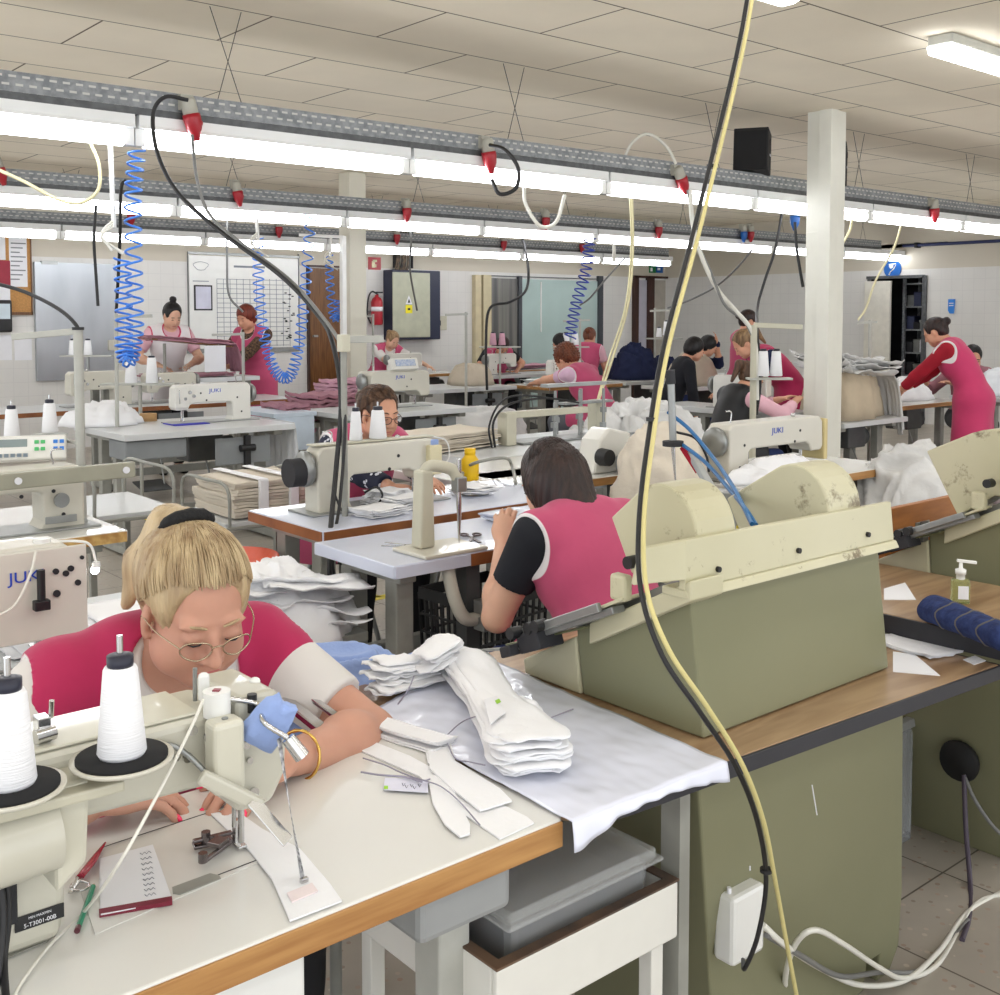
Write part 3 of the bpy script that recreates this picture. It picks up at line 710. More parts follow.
# white board
t = wthing('planning_board', 'large white planning board with a hand drawn grid on the back wall', 'whiteboard', 242, 350)
wb('board', WPAINT, 188, 255, 298, 350, t=.02, parent=t)
for a in ((187, 254, 299, 256), (187, 349, 299, 351), (187, 254, 188.4, 351), (297.6, 254, 299, 351)): wb('frame', GREY, *a, t=.03, parent=t)
INK = mat('board ink', (128, 134, 144), rough=.7)
m = MB(); Yg = WY - .0215
def gl(x0, y0, x1, y1, w=.006):
    a = YP(x0, y0, WY); b = YP(x1, y1, WY)
    if abs(x0 - x1) < .5: m.bx(a.x - w / 2, a.x + w / 2, Yg - .001, Yg + .001, b.z, a.z)
    else: m.bx(a.x, b.x, Yg - .001, Yg + .001, a.z - w / 2, a.z + w / 2)
for k in range(12): gl(216 + k * 6.6, 279, 216 + k * 6.6, 346)
for k in range(15): gl(216, 279 + k * 4.8, 288.6, 279 + k * 4.8)
gl(233, 266.5, 264, 266.5, .025); gl(192, 281, 208, 281, .01)
m.build('grid_lines', INK, t, world=True)
m = MB(); m.tube([YP(200, 266, WY) + Vector((.09 * math.cos(a) * (1 + .2 * math.sin(3 * a)), -.024, .05 * math.sin(a))) for a in [k * PI / 8 for k in range(16)]], .003, 5, closed=True); m.build('sketch', INK, t, world=True)
rr = random.Random(3); m = MB()
for k in range(26):
    p = YP(280 + rr.random() * 12, 292 + rr.random() * 50, WY); m.bx(p.x, p.x + .03, Yg - .004, Yg, p.z, p.z + .014)
m.build('magnet', BLACKP, t, world=True)
f = wb('framed_notice', BLACKP, 193, 285, 211.5, 310.5, t=.03, off=.0, parent=t); g = wb('sheet', mat('lilac paper', (206, 206, 222), rough=.7), 194.5, 286.5, 210, 309, t=.004, off=.03, parent=t)
# brown wood door
t = wthing('door_2', 'brown wooden door between the planning board and the plain column', 'door', 325, 385); t['kind'] = 'structure'
wb('door_leaf', WOODB, 308, 268, 341, 400, t=.04, parent=t); wb('door_frame', WOODD, 306, 266, 308, 400, t=.06, parent=t); wb('door_lintel', WOODD, 306, 265, 342, 268, t=.06, parent=t); wb('door_handle', GREY, 311, 335, 315, 337, t=.08, parent=t)
# column at the back and near column
p = D(353, 300, 11.2); struct(MB().box((p.x, p.y, ZC / 2), (.2, .2, ZC)).box((p.x, p.y, ZC / 2), (.206, .12, ZC)).build('column_back', CREAMW, bevel=.01))
p = D(824, 300, 7.9); q = MB().box((p.x, p.y, ZC / 2), (.19, .19, ZC)); q.box((p.x, p.y, 2.05), (.194, .194, .006)); q.box((p.x - .06, p.y - .06, ZC / 2), (.10, .10, ZC))
struct(q.build('column_near', mat('column paint', (232, 231, 220), rough=.35, var=.02), bevel=.006))
# fire equipment
t = wthing('fire_sign', 'square red fire extinguisher sign above the extinguisher', 'sign', 374, 270); wb('plate', RED, 368, 257, 380.5, 270, t=.01, parent=t)
m = MB(); c = YP(374, 263.5, WY - .012)
m.bx(c.x - .035, c.x + .012, c.y - .004, c.y, c.z - .055, c.z + .03).bx(c.x - .02, c.x + .045, c.y - .004, c.y, c.z + .02, c.z + .05).bx(c.x + .02, c.x + .035, c.y - .004, c.y, c.z - .05, c.z - .01); m.build('pictogram', mat('cream print', (240, 236, 200), rough=.6), t, world=True)
c = YP(377, 325, WY - .12)
t = thing('fire_extinguisher', 'red fire extinguisher hanging beside the electrical cabinet', 'fire extinguisher', c)
m = MB(); m.lathe([(0, 0), (.07, 0), (.078, .02), (.078, .30), (.06, .35), (.025, .375), (.025, .40), (0, .40)]); m.build('tank', RED, t)
MB().lathe([(.0785, .18), (.0795, .18), (.0795, .24), (.0785, .24)]).build('label_band', PAPER, t)
m = MB(); m.tube(bez([(.02, -.0, .40), (-.07, 0, .44), (-.13, 0, .36), (-.15, 0, .15), (-.10, 0, .02)]), .011, 8); m.bx(-.01, .09, -.012, .012, .42, .44); m.build('hose', BLACKP, t); MB().bx(-.085, .085, .06, .12, .17, .19).build('bracket', GREY, t)
# electrical cabinet
t = wthing('electrical_cabinet', 'beige electrical cabinet with dark blue frame and warning sticker', 'cabinet', 408, 338)
wb('body', mat('dark blue enamel', (30, 36, 62), rough=.4), 383, 270, 431, 339, t=.22, parent=t, bevel=.01)
a = YP(392, 272, WY - .22); b = YP(429.5, 337, WY - .22)
MB().bx(a.x, b.x, a.y - .02, a.y, b.z, a.z).build('door', mat('cabinet beige', (182, 184, 162), rough=.4), t, world=True, bevel=.006)
c = YP(409, 305, WY - .245); MB().bx(c.x - .055, c.x + .055, c.y, c.y + .003, c.z - .11, c.z).build('sticker', mat('warning yellow', (240, 226, 40), rough=.5), t, world=True)
m = MB(); m.prism([(-.055, .01), (.055, .01), (0, .13)], lambda x, z, h: Vector((c.x + x, c.y + h, c.z + z)), 0, .003); m.build('warning_sign', PAPER, t, world=True)
m = MB(); m.prism([(-.02, .03), (.02, .03), (0, .09)], lambda x, z, h: Vector((c.x + x, c.y + h, c.z + z)), -.002, 0); m.bx(c.x - .02, c.x + .02, c.y - .002, c.y, c.z - .07, c.z - .04); m.build('pictogram', BLACKP, t, world=True)
t = wthing('cable_riser', 'bundle of brown and grey cables rising from the electrical cabinet', 'cables', 402, 270)
m = MB(); a = YP(395, 270, WY - .06); rr = random.Random(5)
for k in range(12):
    x = a.x + k * .018; m.tube(bez([(x, a.y, a.z - .02), (x + rr.uniform(-.02, .04), a.y - .02, a.z + .15), (x + rr.uniform(-.03, .03), a.y, a.z + .4), (x + .02, a.y, a.z + .62)], 5), .011, 6)
m.build('cables', mat('cable brown', (124, 104, 82), rough=.6, rgb2=(52, 50, 50), scale=20), t, world=True); q = YP(394, 262, WY); MB().bx(q.x - .02, q.x, WY - .08, WY, q.z - .08, q.z + .55).bx(q.x + .24, q.x + .26, WY - .08, WY, q.z - .08, q.z + .55).build('channel', DARK, t, world=True)
c = YP(435, 281, WY - .05); t = thing('alarm_bell', 'round grey alarm bell high on the wall by the electrical cabinet', 'bell', c)
m = MB(); m.cyl((0, 0, 0), (0, .05, 0), .075, .09, 20); m.sphere((0, 0, 0), (.07, .03, .07), 16); m.build('bell', GREY, t); MB().cyl((0, -.04, 0), (0, -.02, 0), .02, .02).build('clapper', GALVD, t)
t = wthing('switch_box', 'small beige switch box with black rotary knob on the wall', 'switch', 436, 330); wb('housing', OFFW2, 430, 316, 442, 330, t=.12, parent=t, bevel=.01); c = YP(438, 323, WY - .12); MB().box((c.x, c.y - .01, c.z), (.07, .02, .07)).build('knob', BLACKP, t, world=True)
# partition with glass
t = wthing('door_3', 'cream framed door opening beside the pale glass partition', 'door', 480, 380); t['kind'] = 'structure'
for a in ((472, 275, 478, 420), (480, 275, 488, 420)): wb('jamb', mat('cream door frame', (206, 194, 158), rough=.5), *a, t=.08, parent=t)
t = wthing('window_1', 'wide pale glass partition in dark frame on the back wall', 'window', 540, 380); t['kind'] = 'structure'
wb('pane', WHITEG, 519, 279, 597, 420, t=.02, parent=t)
wb('dark_pane', mat('dark corridor glass', (92, 92, 92), rough=.2, rgb2=(140, 138, 130), scale=1.5, stretch=(6, 6, .2)), 488, 278, 517, 420, t=.02, parent=t)
for a in ((487, 276, 600, 279), (516.5, 276, 519.5, 420), (596.5, 276, 600, 420)): wb('frame', mat('dark window frame', (66, 70, 76), rough=.4), *a, t=.06, parent=t)
a = YP(541, 282, WY - .03); MB().cyl((a.x, a.y, a.z), (a.x, a.y, a.z - .75), .012).build('pull_bar', WPAINT, t, world=True)
# dark door ajar
t = wthing('door_4', 'dark brown framed double door left ajar near the corner', 'door', 652, 380); t['kind'] = 'structure'
wb('door_leaf', mat('lilac door panel', (186, 184, 196), rough=.4), 635, 280, 646, 420, t=.03, parent=t); wb('opening', mat('pale corridor', (178, 172, 160), rough=.6), 650, 280, 668, 420, t=.015, parent=t)
for a in ((632, 276, 635, 420), (645.5, 277, 650.5, 420), (665, 277, 672, 420), (632, 275.5, 672, 279)): wb('frame', WOODD, *a, t=.07, parent=t)
t = wthing('exit_sign', 'small green and blue exit sign above the dark double door', 'sign', 655, 273); wb('green_panel', mat('exit green', (20, 120, 70), rough=.5), 649, 265.5, 655, 273, t=.02, parent=t); wb('blue_panel', BLUE, 656, 265.5, 662, 273, t=.02, parent=t)
m = MB(); c = YP(652, 269, WY - .022); m.bx(c.x - .04, c.x + .01, c.y - .003, c.y, c.z - .04, c.z + .02); c = YP(659, 269, WY - .022); m.bx(c.x - .04, c.x + .03, c.y - .003, c.y, c.z - .02, c.z + .02); m.build('pictogram', PAPER, t, world=True)
# store cupboard in the right wall
def xw(x0, y0, x1, y1, X=WX): a = XP(x0, y0, X); b = XP(x1, y1, X); return a, b
t = thing('door_5', 'open white door leaf of the store room in the right wall', 'door', XP(878, 390, WX)); t['kind'] = 'structure'
a, b = xw(867, 281, 890, 420); MB().bx(WX - .06, WX - .02, b.y, a.y, .0, 1.95).build('door_leaf', mat('cream door leaf', (222, 218, 206), rough=.45), t, world=True, bevel=.004)
MB().bx(WX - .03, WX + .1, c1 - .03, c1 + .03, 0, 2.01).bx(WX - .03, WX + .1, c1, c0, 1.98, 2.02).build('door_frame', GALVD, t, world=True)
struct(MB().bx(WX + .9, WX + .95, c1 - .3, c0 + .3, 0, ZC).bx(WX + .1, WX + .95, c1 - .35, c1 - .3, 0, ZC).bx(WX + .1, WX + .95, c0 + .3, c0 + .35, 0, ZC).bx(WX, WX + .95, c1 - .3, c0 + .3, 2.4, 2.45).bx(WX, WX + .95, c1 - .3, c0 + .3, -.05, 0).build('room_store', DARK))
t = thing('storage_shelf', 'grey steel shelving stacked with boxes inside the dark store room', 'shelf', (WX + .5, (c0 + c1) / 2, 0))
m = MB()
for k in range(6): m.bx(WX + .25, WX + .7, c1 + .02, c0 - .4, .3 + k * .32, .32 + k * .32)
m.build('board', GALV, t, world=True); m = MB()
for y in (c1 + .03, c0 - .42):
    for x in (WX + .27, WX + .68): m.bx(x - .02, x + .02, y - .02, y + .02, 0, 2.1)
m.build('upright', GALV, t, world=True)
rr = random.Random(11); n = 0
for k in range(5):
    for j in range(4):
        y = c1 + .10 + j * (c0 - c1 - .55) / 3.3; s = rr.uniform(.08, .16); z = .32 + k * .32
        o = MB().bx(-.09, .09, -s / 2, s / 2, 0, rr.uniform(.10, .2)).build('storage_box', (DARK, GREY, PAPER, mat('dim blue box', (60, 66, 96), rough=.6))[rr.randrange(4)], bevel=.01)
        o.location = (WX + .42, y, z); n += 1
        top(o, 'small box standing on the shelving inside the dark store room', 'box', 'boxes on the store room shelving')
c = XP(893, 269, WX); t = thing('safety_sign', 'round blue mandatory sign above the store room door', 'sign', c); m = MB(); m.cyl((0, 0, 0), (-.015, 0, 0), .13, n=28); m.build('plate', BLUE, t)
m = MB(); m.sphere((-.018, .02, .04), (.006, .035, .035)); m.tube([(-.018, -.05, .05), (-.018, -.02, -.0), (-.018, .03, -.04), (-.018, .05, -.08)], .012, 6, flat=.5); m.tube([(-.018, .05, .06), (-.018, -.05, .07)], .010, 6); m.build('pictogram', PAPER, t)
c = XP(952, 306, WX); t = thing('wall_tag', 'small bright blue tag hung on the right wall', 'tag', c); m = MB(); m.prism([(-.045, .09), (.045, .09), (.045, -.06), (.02, -.1), (-.03, -.1)], lambda y, z, h: Vector((h, y, z)), -.02, 0); m.build('tag_plate', mat('bright blue', (40, 130, 220), rough=.4), t); MB().bx(-.024, -.02, -.03, .03, .0, .012).bx(-.024, -.02, -.03, .03, .03, .042).build('writing', PAPER, t)
# pipe on right wall
a = XP(903, 246, WX - .08); b = Vector((WX - .08, -2.5, a.z))
t = thing('compressed_air_pipe', 'dark blue pipe running high along the right wall', 'pipe', a); m = MB().cyl(a, b, .022, n=10)
m.build('pipe', mat('dark blue pipe', (38, 48, 92), rough=.4), t, world=True); m = MB()
for k in range(8): y = a.y - .2 - k * 1.2; m.bx(WX - .11, WX - .004, y - .02, y + .02, a.z - .035, a.z + .035)
m.build('clip', DARK, t, world=True)
# ---------------------------------------------------------------- lighting tracks, cables from above
TUBE = mat('fluorescent tube glow', (250, 252, 255), emit=6.5, var=0.0)
REFL = mat('white reflector', (236, 238, 238), rough=.22, var=.02, coat=.3)
def tray_mat():
    m = mat('perforated tray', (150, 153, 156), rough=.5, metal=.2, rgb2=(120, 124, 128), scale=30); N, L, b = nodes_of(m)
    tc = N.new('ShaderNodeTexCoord'); br = N.new('ShaderNodeTexBrick'); mp = N.new('ShaderNodeMapping'); sp = N.new('ShaderNodeSeparateXYZ'); cb = N.new('ShaderNodeCombineXYZ')
    L.new(tc.outputs['Object'], sp.inputs[0]); L.new(sp.outputs['X'], cb.inputs['X']); L.new(sp.outputs['Z'], cb.inputs['Y']); L.new(cb.outputs[0], br.inputs['Vector'])
    br.inputs['Scale'].default_value = 1; br.inputs['Brick Width'].default_value = .055; br.inputs['Row Height'].default_value = .034; br.inputs['Mortar Size'].default_value = .0125; br.inputs['Mortar Smooth'].default_value = .05
    src = b.inputs['Base Color'].links[0].from_socket; c = N.new('ShaderNodeMix'); c.data_type = 'RGBA'; L.new(br.outputs['Fac'], c.inputs[0]); c.inputs[6].default_value = (*lin((196, 196, 192)), 1); L.new(src, c.inputs[7]); L.new(c.outputs[2], b.inputs['Base Color']); return m
TRAY = tray_mat(); WIRE = mat('hanging wire', (70, 66, 62), rough=.5, metal=.5)
def track(Y, x0, x1, name_l, z0=2.205, lamps_from=0.0, tray_z=2.36):
    t = thing('cable_tray', 'long perforated cable tray hung on wires, ' + name_l, 'cable tray', (x0, Y, tray_z), 0, None)
    L_ = x1 - x0
    m = MB(); m.bx(x0, x1, Y - .05, Y - .045, tray_z, tray_z + .105); m.bx(x0, x1, Y + .045, Y + .05, tray_z, tray_z + .105)
    m.build('side', TRAY, t, world=True)
    MB().bx(x0, x1, Y - .05, Y + .05, tray_z - .012, tray_z).bx(x0, x1, Y - .056, Y - .045, tray_z - .012, tray_z + .02).build('bottom', GALVD, t, world=True)
    x = x0 + 1.2
    while x < x1:
        MB().tube([(x - .06, Y, ZC), (x + .10, Y, tray_z + .1)], .0022, 5).tube([(x + .10, Y, ZC), (x - .03, Y, tray_z + .1)], .0022, 5).build('suspension_wire', WIRE, t, world=True); x += 1.8
    x = lamps_from
    k = 0
    proto = None
    while x < x1 - .5:
        if proto is None:
            f = thing('ceiling_light', 'fluorescent batten light with bare tube, ' + name_l, 'light', (x, Y, z0), 0, 'tube lights on the ' + name_l)
            MB().prism([(-.055, .150), (.055, .150), (.055, .10), (.06, .085), (-.06, .085), (-.055, .10)], lambda y, z, h: Vector((h, y, z)), .01, 1.49).build('reflector', REFL, f)
            MB().cyl((.05, 0, .043), (1.45, 0, .043), .038, n=16).build('tube', TUBE, f)
            for xx in (.0, 1.45): MB().bx(xx, xx + .045, -.03, .03, .01, .085).build('lamp_holder', WPAINT, f)
            proto = f
        else: dup(proto, (x, Y, z0), 0)
        x += 1.5; k += 1
def red_plug(p, dirv=(0.1, 0, -1), label='', s=1.0, group=None, blue=False):
    """grey socket with a red CEE plug in it"""
    t = thing('power_plug', label, 'plug', p, 0, group); d = Vector(dirv).normalized(); u = Vector((0, 0, 0))
    R = d.to_track_quat('Z', 'Y').to_matrix()
    MB().lathe([(0, -.02), (.030, -.02), (.036, 0), (.036, .06), (.030, .062), (0, .062)], (0, 0, 0), 14, R).box((0, .03, 0), (.06, .04, .07)).build('socket', mat('plug grey', (178, 176, 164), rough=.5), t)
    MB().lathe([(0, .055), (.040, .055), (.042, .075), (.036, .12), (.022, .15), (.014, .175), (0, .176)], (0, 0, 0), 14, R).sphere(R @ Vector((0, .03, .10)), .017).build('plug', RED if not blue else BLUE, t)
    return t, Vector(p) + d * .175
def cable(name, pts, r, m, label, cat='cable', n=10, group=None, parent=None, k=8, nolabel=False):
    o = MB().tube(bez(pts, n), r, k).build(name, m, parent, world=parent is not None)
    if not parent: 
        setorigin(o, pts[-1]); top(o, label, cat, group)
    return o
BLK = mat('black cable', (30, 30, 32), rough=.5, var=.1); GRC = mat('grey cable', (120, 120, 118), rough=.5); WHC = mat('white cable', (226, 224, 214), rough=.5); YEC = mat('yellowed cable', (222, 214, 172), rough=.5); BLC = mat('blue air hose', (64, 138, 240), rough=.3, coat=.3); BLH = mat('blue tube', (34, 104, 160), rough=.35)
T1, T2, T3 = 4.87, 8.03, 11.05
track(T1, -.6, WX - .4, 'nearest row', lamps_from=-1.06 + .02)
track(T2, 1.0, WX - .6, 'middle row', lamps_from=.55)
track(T3, 2.6, 12.6, 'far row', lamps_from=2.2)
# surface lamps on the ceiling (this row carries on over the place the photo was taken from)
def surf(x, y, label, group=None):
    f = thing('ceiling_light', label, 'light', (x, y, ZC - .11), 0, group)
    MB().bx(0, 1.3, -.07, .07, .05, .11).build('housing', mat('lamp housing grey', (190, 190, 182), rough=.5), f, bevel=.012)
    MB().prism([(-.072, .055), (-.062, .012), (-.03, 0), (.03, 0), (.062, .012), (.072, .055)], lambda y_, z, h: Vector((h, y_, z)), -.005, 1.305).build('diffuser', mat('diffuser glow', (250, 252, 255), emit=6.0, var=0), f, bevel=.008)
    return f
s0 = surf(5.42, 2.92, 'surface mounted ceiling lamp nearest the right edge'); 
for (x, y, l) in ((2.76, 2.88, 'surface mounted ceiling lamp behind the hanging black and yellow cables'), (.4, 2.88, 'surface mounted ceiling lamp over the left sewing tables'), (7.8, 2.92, 'surface mounted ceiling lamp over the pressing machines')): dup(s0, (x, y, ZC - .11), 0, label=l)
for x in (-1.2, .8, 2.8, 4.8):
    for y in (.6, -1.2): dup(s0, (x, y, ZC - .11), 0, label='surface mounted ceiling lamp over the near aisle', group='ceiling lamps over the near aisle')
# plugs on tracks
def tp(px, py, Y): return YP(px, py, Y)
plugs1 = [((188, 102), T1, (.25, 0, -1), 'red plug in the tray socket at the head of the thick black cable'), ((487, 142), T1, (0.2, 0, -1), 'red plug with a small looped black cable on the nearest tray'), ((678, 170), T1, (.6, 0, -1), 'red plug on the nearest tray behind the black and yellow cables'), ((934, 202), T1, (.15, 0, -1), 'red plug on the nearest tray right of the column')]
PE = []
for (q, Y, d, l) in plugs1:
    t, e = red_plug(tp(q[0], q[1], Y - .09), d, l); PE.append(e)
for (q, Y, d) in [((-4, 160), T2, (.3, 0, -1)), ((236, 184), T2, (.2, 0, -1)), ((407, 202), T2, (0, 0, -1)), ((546, 212), T2, (0, 0, -1)), ((659, 222), T2, (0, 0, -1)), ((751, 227), T2, (0, 0, -1))]: 
    t, e = red_plug(tp(q[0], q[1], Y - .09), d, 'red plug in a grey socket on the middle tray', group='red plugs along the middle tray'); PE.append(e)
for (q, Y, d) in [((131, 209), T3, (0, 0, -1)), ((279, 222), T3, (0, 0, -1)), ((397, 230), T3, (0, 0, -1)), ((504, 237), T3, (0, 0, -1)), ((582, 240), T3, (0, 0, -1))]:
    t, e = red_plug(tp(q[0], q[1], Y - .09), d, 'red plug on the far tray', group='red plugs along the far tray'); PE.append(e)
t, e = red_plug(tp(744, 227, T2 - .1), (0, 0, -1), 'blue plug on the middle tray beside a red one', blue=True)
t, e = red_plug(tp(795, 209, T1 + .5), (0, 0, -1), 'blue plug hanging left of the near column', blue=True)
# loudspeakers on the nearest tray
def speaker(p, rz, label):
    t = thing('loudspeaker', label, 'loudspeaker', p, rz)
    R = Rxyz(rad(-12), 0, 0)
    MB().box((0, 0, .15), (.20, .24, .30), R=Rxyz(rad(0), rad(8), 0)).build('cabinet', mat('speaker black', (24, 24, 26), rough=.6), t, bevel=.006)
    MB().box((-.104, 0, .15), (.01, .22, .28), R=Rxyz(0, rad(8), 0)).build('grille', mat('grille cloth', (30, 30, 32), rough=.9, bump=.6, bscale=300), t)
    MB().cyl((.03, -.119, .22), (.03, -.125, .22), .025, n=16).build('port', BLACKP, t); MB().bx(.0, .045, -.124, -.120, .12, .135).build('badge', PAPER, t)
    return t
p = tp(752, 181, T1); speaker((p.x, T1, 2.467), rad(30), 'black loudspeaker standing on the nearest cable tray left of the column')
p = tp(824, 186, T1 + .02); speaker((p.x + .05, T1, 2.467), rad(30), 'black loudspeaker half hidden behind the near column')
from mathutils import noise as mn
# ---------------------------------------------------------------- furniture, machines and cloth
LAM = mat('white laminate', (226, 225, 220), rough=.22, var=.015, scale=3, coat=.35)
LAMG = mat('pale grey laminate', (206, 208, 208), rough=.3, var=.03, scale=4, coat=.2)
LAMB = mat('bluish plastic cover', (205, 210, 226), rough=.28, var=.02, scale=3, bump=.25, bscale=12, coat=.3)
EDGE = mat('wood edge', (186, 140, 84), rough=.5, rgb2=(160, 112, 62), scale=8, stretch=(.6, 8, 8))
EDGEB = mat('brown edge', (150, 92, 48), rough=.45, rgb2=(122, 70, 34), scale=8)
STEELP = mat('grey painted steel', (150, 150, 142), rough=.45, var=.12, scale=9)
STEELL = mat('light grey painted steel', (178, 178, 170), rough=.45, var=.08, scale=9)
GPANEL = mat('mid grey panel', (132, 136, 138), rough=.5, var=.05)
MOTOR = mat('motor grey', (78, 80, 80), rough=.5, var=.15)
MACH = mat('machine enamel', (212, 208, 196), rough=.3, var=.02, scale=5, coat=.25)
MACHW = mat('machine white', (226, 224, 216), rough=.28, var=.02, scale=5, coat=.25)
JBLUE = mat('lettering blue', (38, 78, 190), rough=.4)
CLOTHW = mat('white cotton', (240, 240, 242), rough=.9, var=.012, scale=6, bump=.08, bscale=120, sheen=.1, spec=.15)
CLOTHC = mat('cream cotton', (216, 206, 190), rough=.9, var=.03, scale=6, bump=.2, bscale=70, spec=.15)
CLOTHG = mat('grey white cotton', (218, 217, 215), rough=.9, var=.04, scale=6, bump=.2, bscale=70, spec=.15)
CLOTHM = mat('mauve cloth', (172, 126, 138), rough=.9, var=.05, bump=.3, bscale=60, spec=.15)
CLOTHP = mat('pale pink cloth', (206, 160, 176), rough=.9, var=.06, spec=.15)
CLOTHN = mat('navy cloth', (34, 40, 68), rough=.9, var=.1, bump=.3, bscale=40, spec=.2)
BEIGE = mat('beige linen', (190, 178, 160), rough=.9, var=.04, bump=.2, bscale=50, spec=.15)
THREAD = mat('white thread', (240, 240, 242), rough=.75, var=.01, scale=200, bump=.2, bscale=500, stretch=(.05, .05, 1))
COLOURS = {}
def sewing_table(label, x0, x1, y0, y1, z=.76, topm=None, edgem=None, group=None, legm=None, front=-1, motor=True, edge_sides='f', thick=.038, panel=True, bar=True, pedal=True):
    """front=-1: the sitter is on the -y side"""
    topm = topm or LAM; edgem = edgem or EDGE; legm = legm or STEELP
    t = thing('sewing_table', label, 'table', ((x0 + x1) / 2, (y0 + y1) / 2, 0), 0, group)
    MB().bx(x0, x1, y0, y1, z - thick, z).build('tabletop', topm, t, world=True, bevel=.004)
    m = MB(); e = .0035
    if 'f' in edge_sides: m.bx(x0 + .004, x1 - .004, y0 - e, y0, z - thick + .0015, z - .0035)
    if 'l' in edge_sides: m.bx(x0 - e, x0, y0 + .004, y1 - .004, z - thick + .0015, z - .0035)
    if m.v: m.build('edging', edgem, t, world=True)
    yc = (y0 + y1) / 2; zb = z - thick
    for x in (x0 + .09, x1 - .09):
        m = MB(); m.bx(x - .03, x + .03, y0 + .06, y1 - .06, zb - .035, zb); m.bx(x - .03, x + .03, yc - .14, yc - .08, .05, zb - .03); m.bx(x - .03, x + .03, yc + .10, yc + .16, .05, zb - .03); m.bx(x - .03, x + .03, y0 + .03, y1 - .03, .012, .062)
        m.build('leg', legm, t, world=True, bevel=.004)
        m = MB(); m.cyl((x, y0 + .06, 0), (x, y0 + .06, .014), .022, n=10); m.build('foot', BLACKP, t, world=True); m = MB(); m.cyl((x, y1 - .06, 0), (x, y1 - .06, .014), .022, n=10); m.build('foot', BLACKP, t, world=True)
    if bar: MB().bx(x0 + .11, x1 - .11, yc + .11, yc + .15, .16, .22).build('crossbar', legm, t, world=True, bevel=.003)
    if motor:
        xm = (x0 + x1) / 2 + .12; m = MB(); m.bx(xm - .14, xm + .10, yc - .10, yc + .10, zb - .20, zb - .02); m.cyl((xm + .10, yc, zb - .13), (xm + .20, yc, zb - .13), .075, n=18); m.build('motor', MOTOR, t, world=True, bevel=.01)
    if panel:
        xm = (x0 + x1) / 2 + .22; yf = y0 + .05 if front < 0 else y1 - .05
        MB().bx(xm - .19, xm + .19, yf, yf + .006, zb - .20, zb - .03).build('guard_plate', GPANEL, t, world=True, bevel=.02)
        m = MB(); m.bx(xm + .0, xm + .04, yf - .03, yf, zb - .26, zb - .02); m.cyl((xm - .03, yf - .02, zb - .10), (xm + .07, yf - .02, zb - .10), .022, n=12); m.build('knee_lever', BLACKP, t, world=True, bevel=.004)
    if pedal:
        xm = (x0 + x1) / 2; yf = y0 + .12 if front < 0 else y1 - .12
        MB().box((xm, yf, .12), (.24, .22, .012), R=Rxyz(rad(14) * -front, 0, 0)).build('pedal', MOTOR, t, world=True, bevel=.004)
        MB().cyl((xm + .1, yf, .12), (xm + .12, yc, zb - .1), .007, n=6).build('pedal_rod', GREY, t, world=True)
    return t

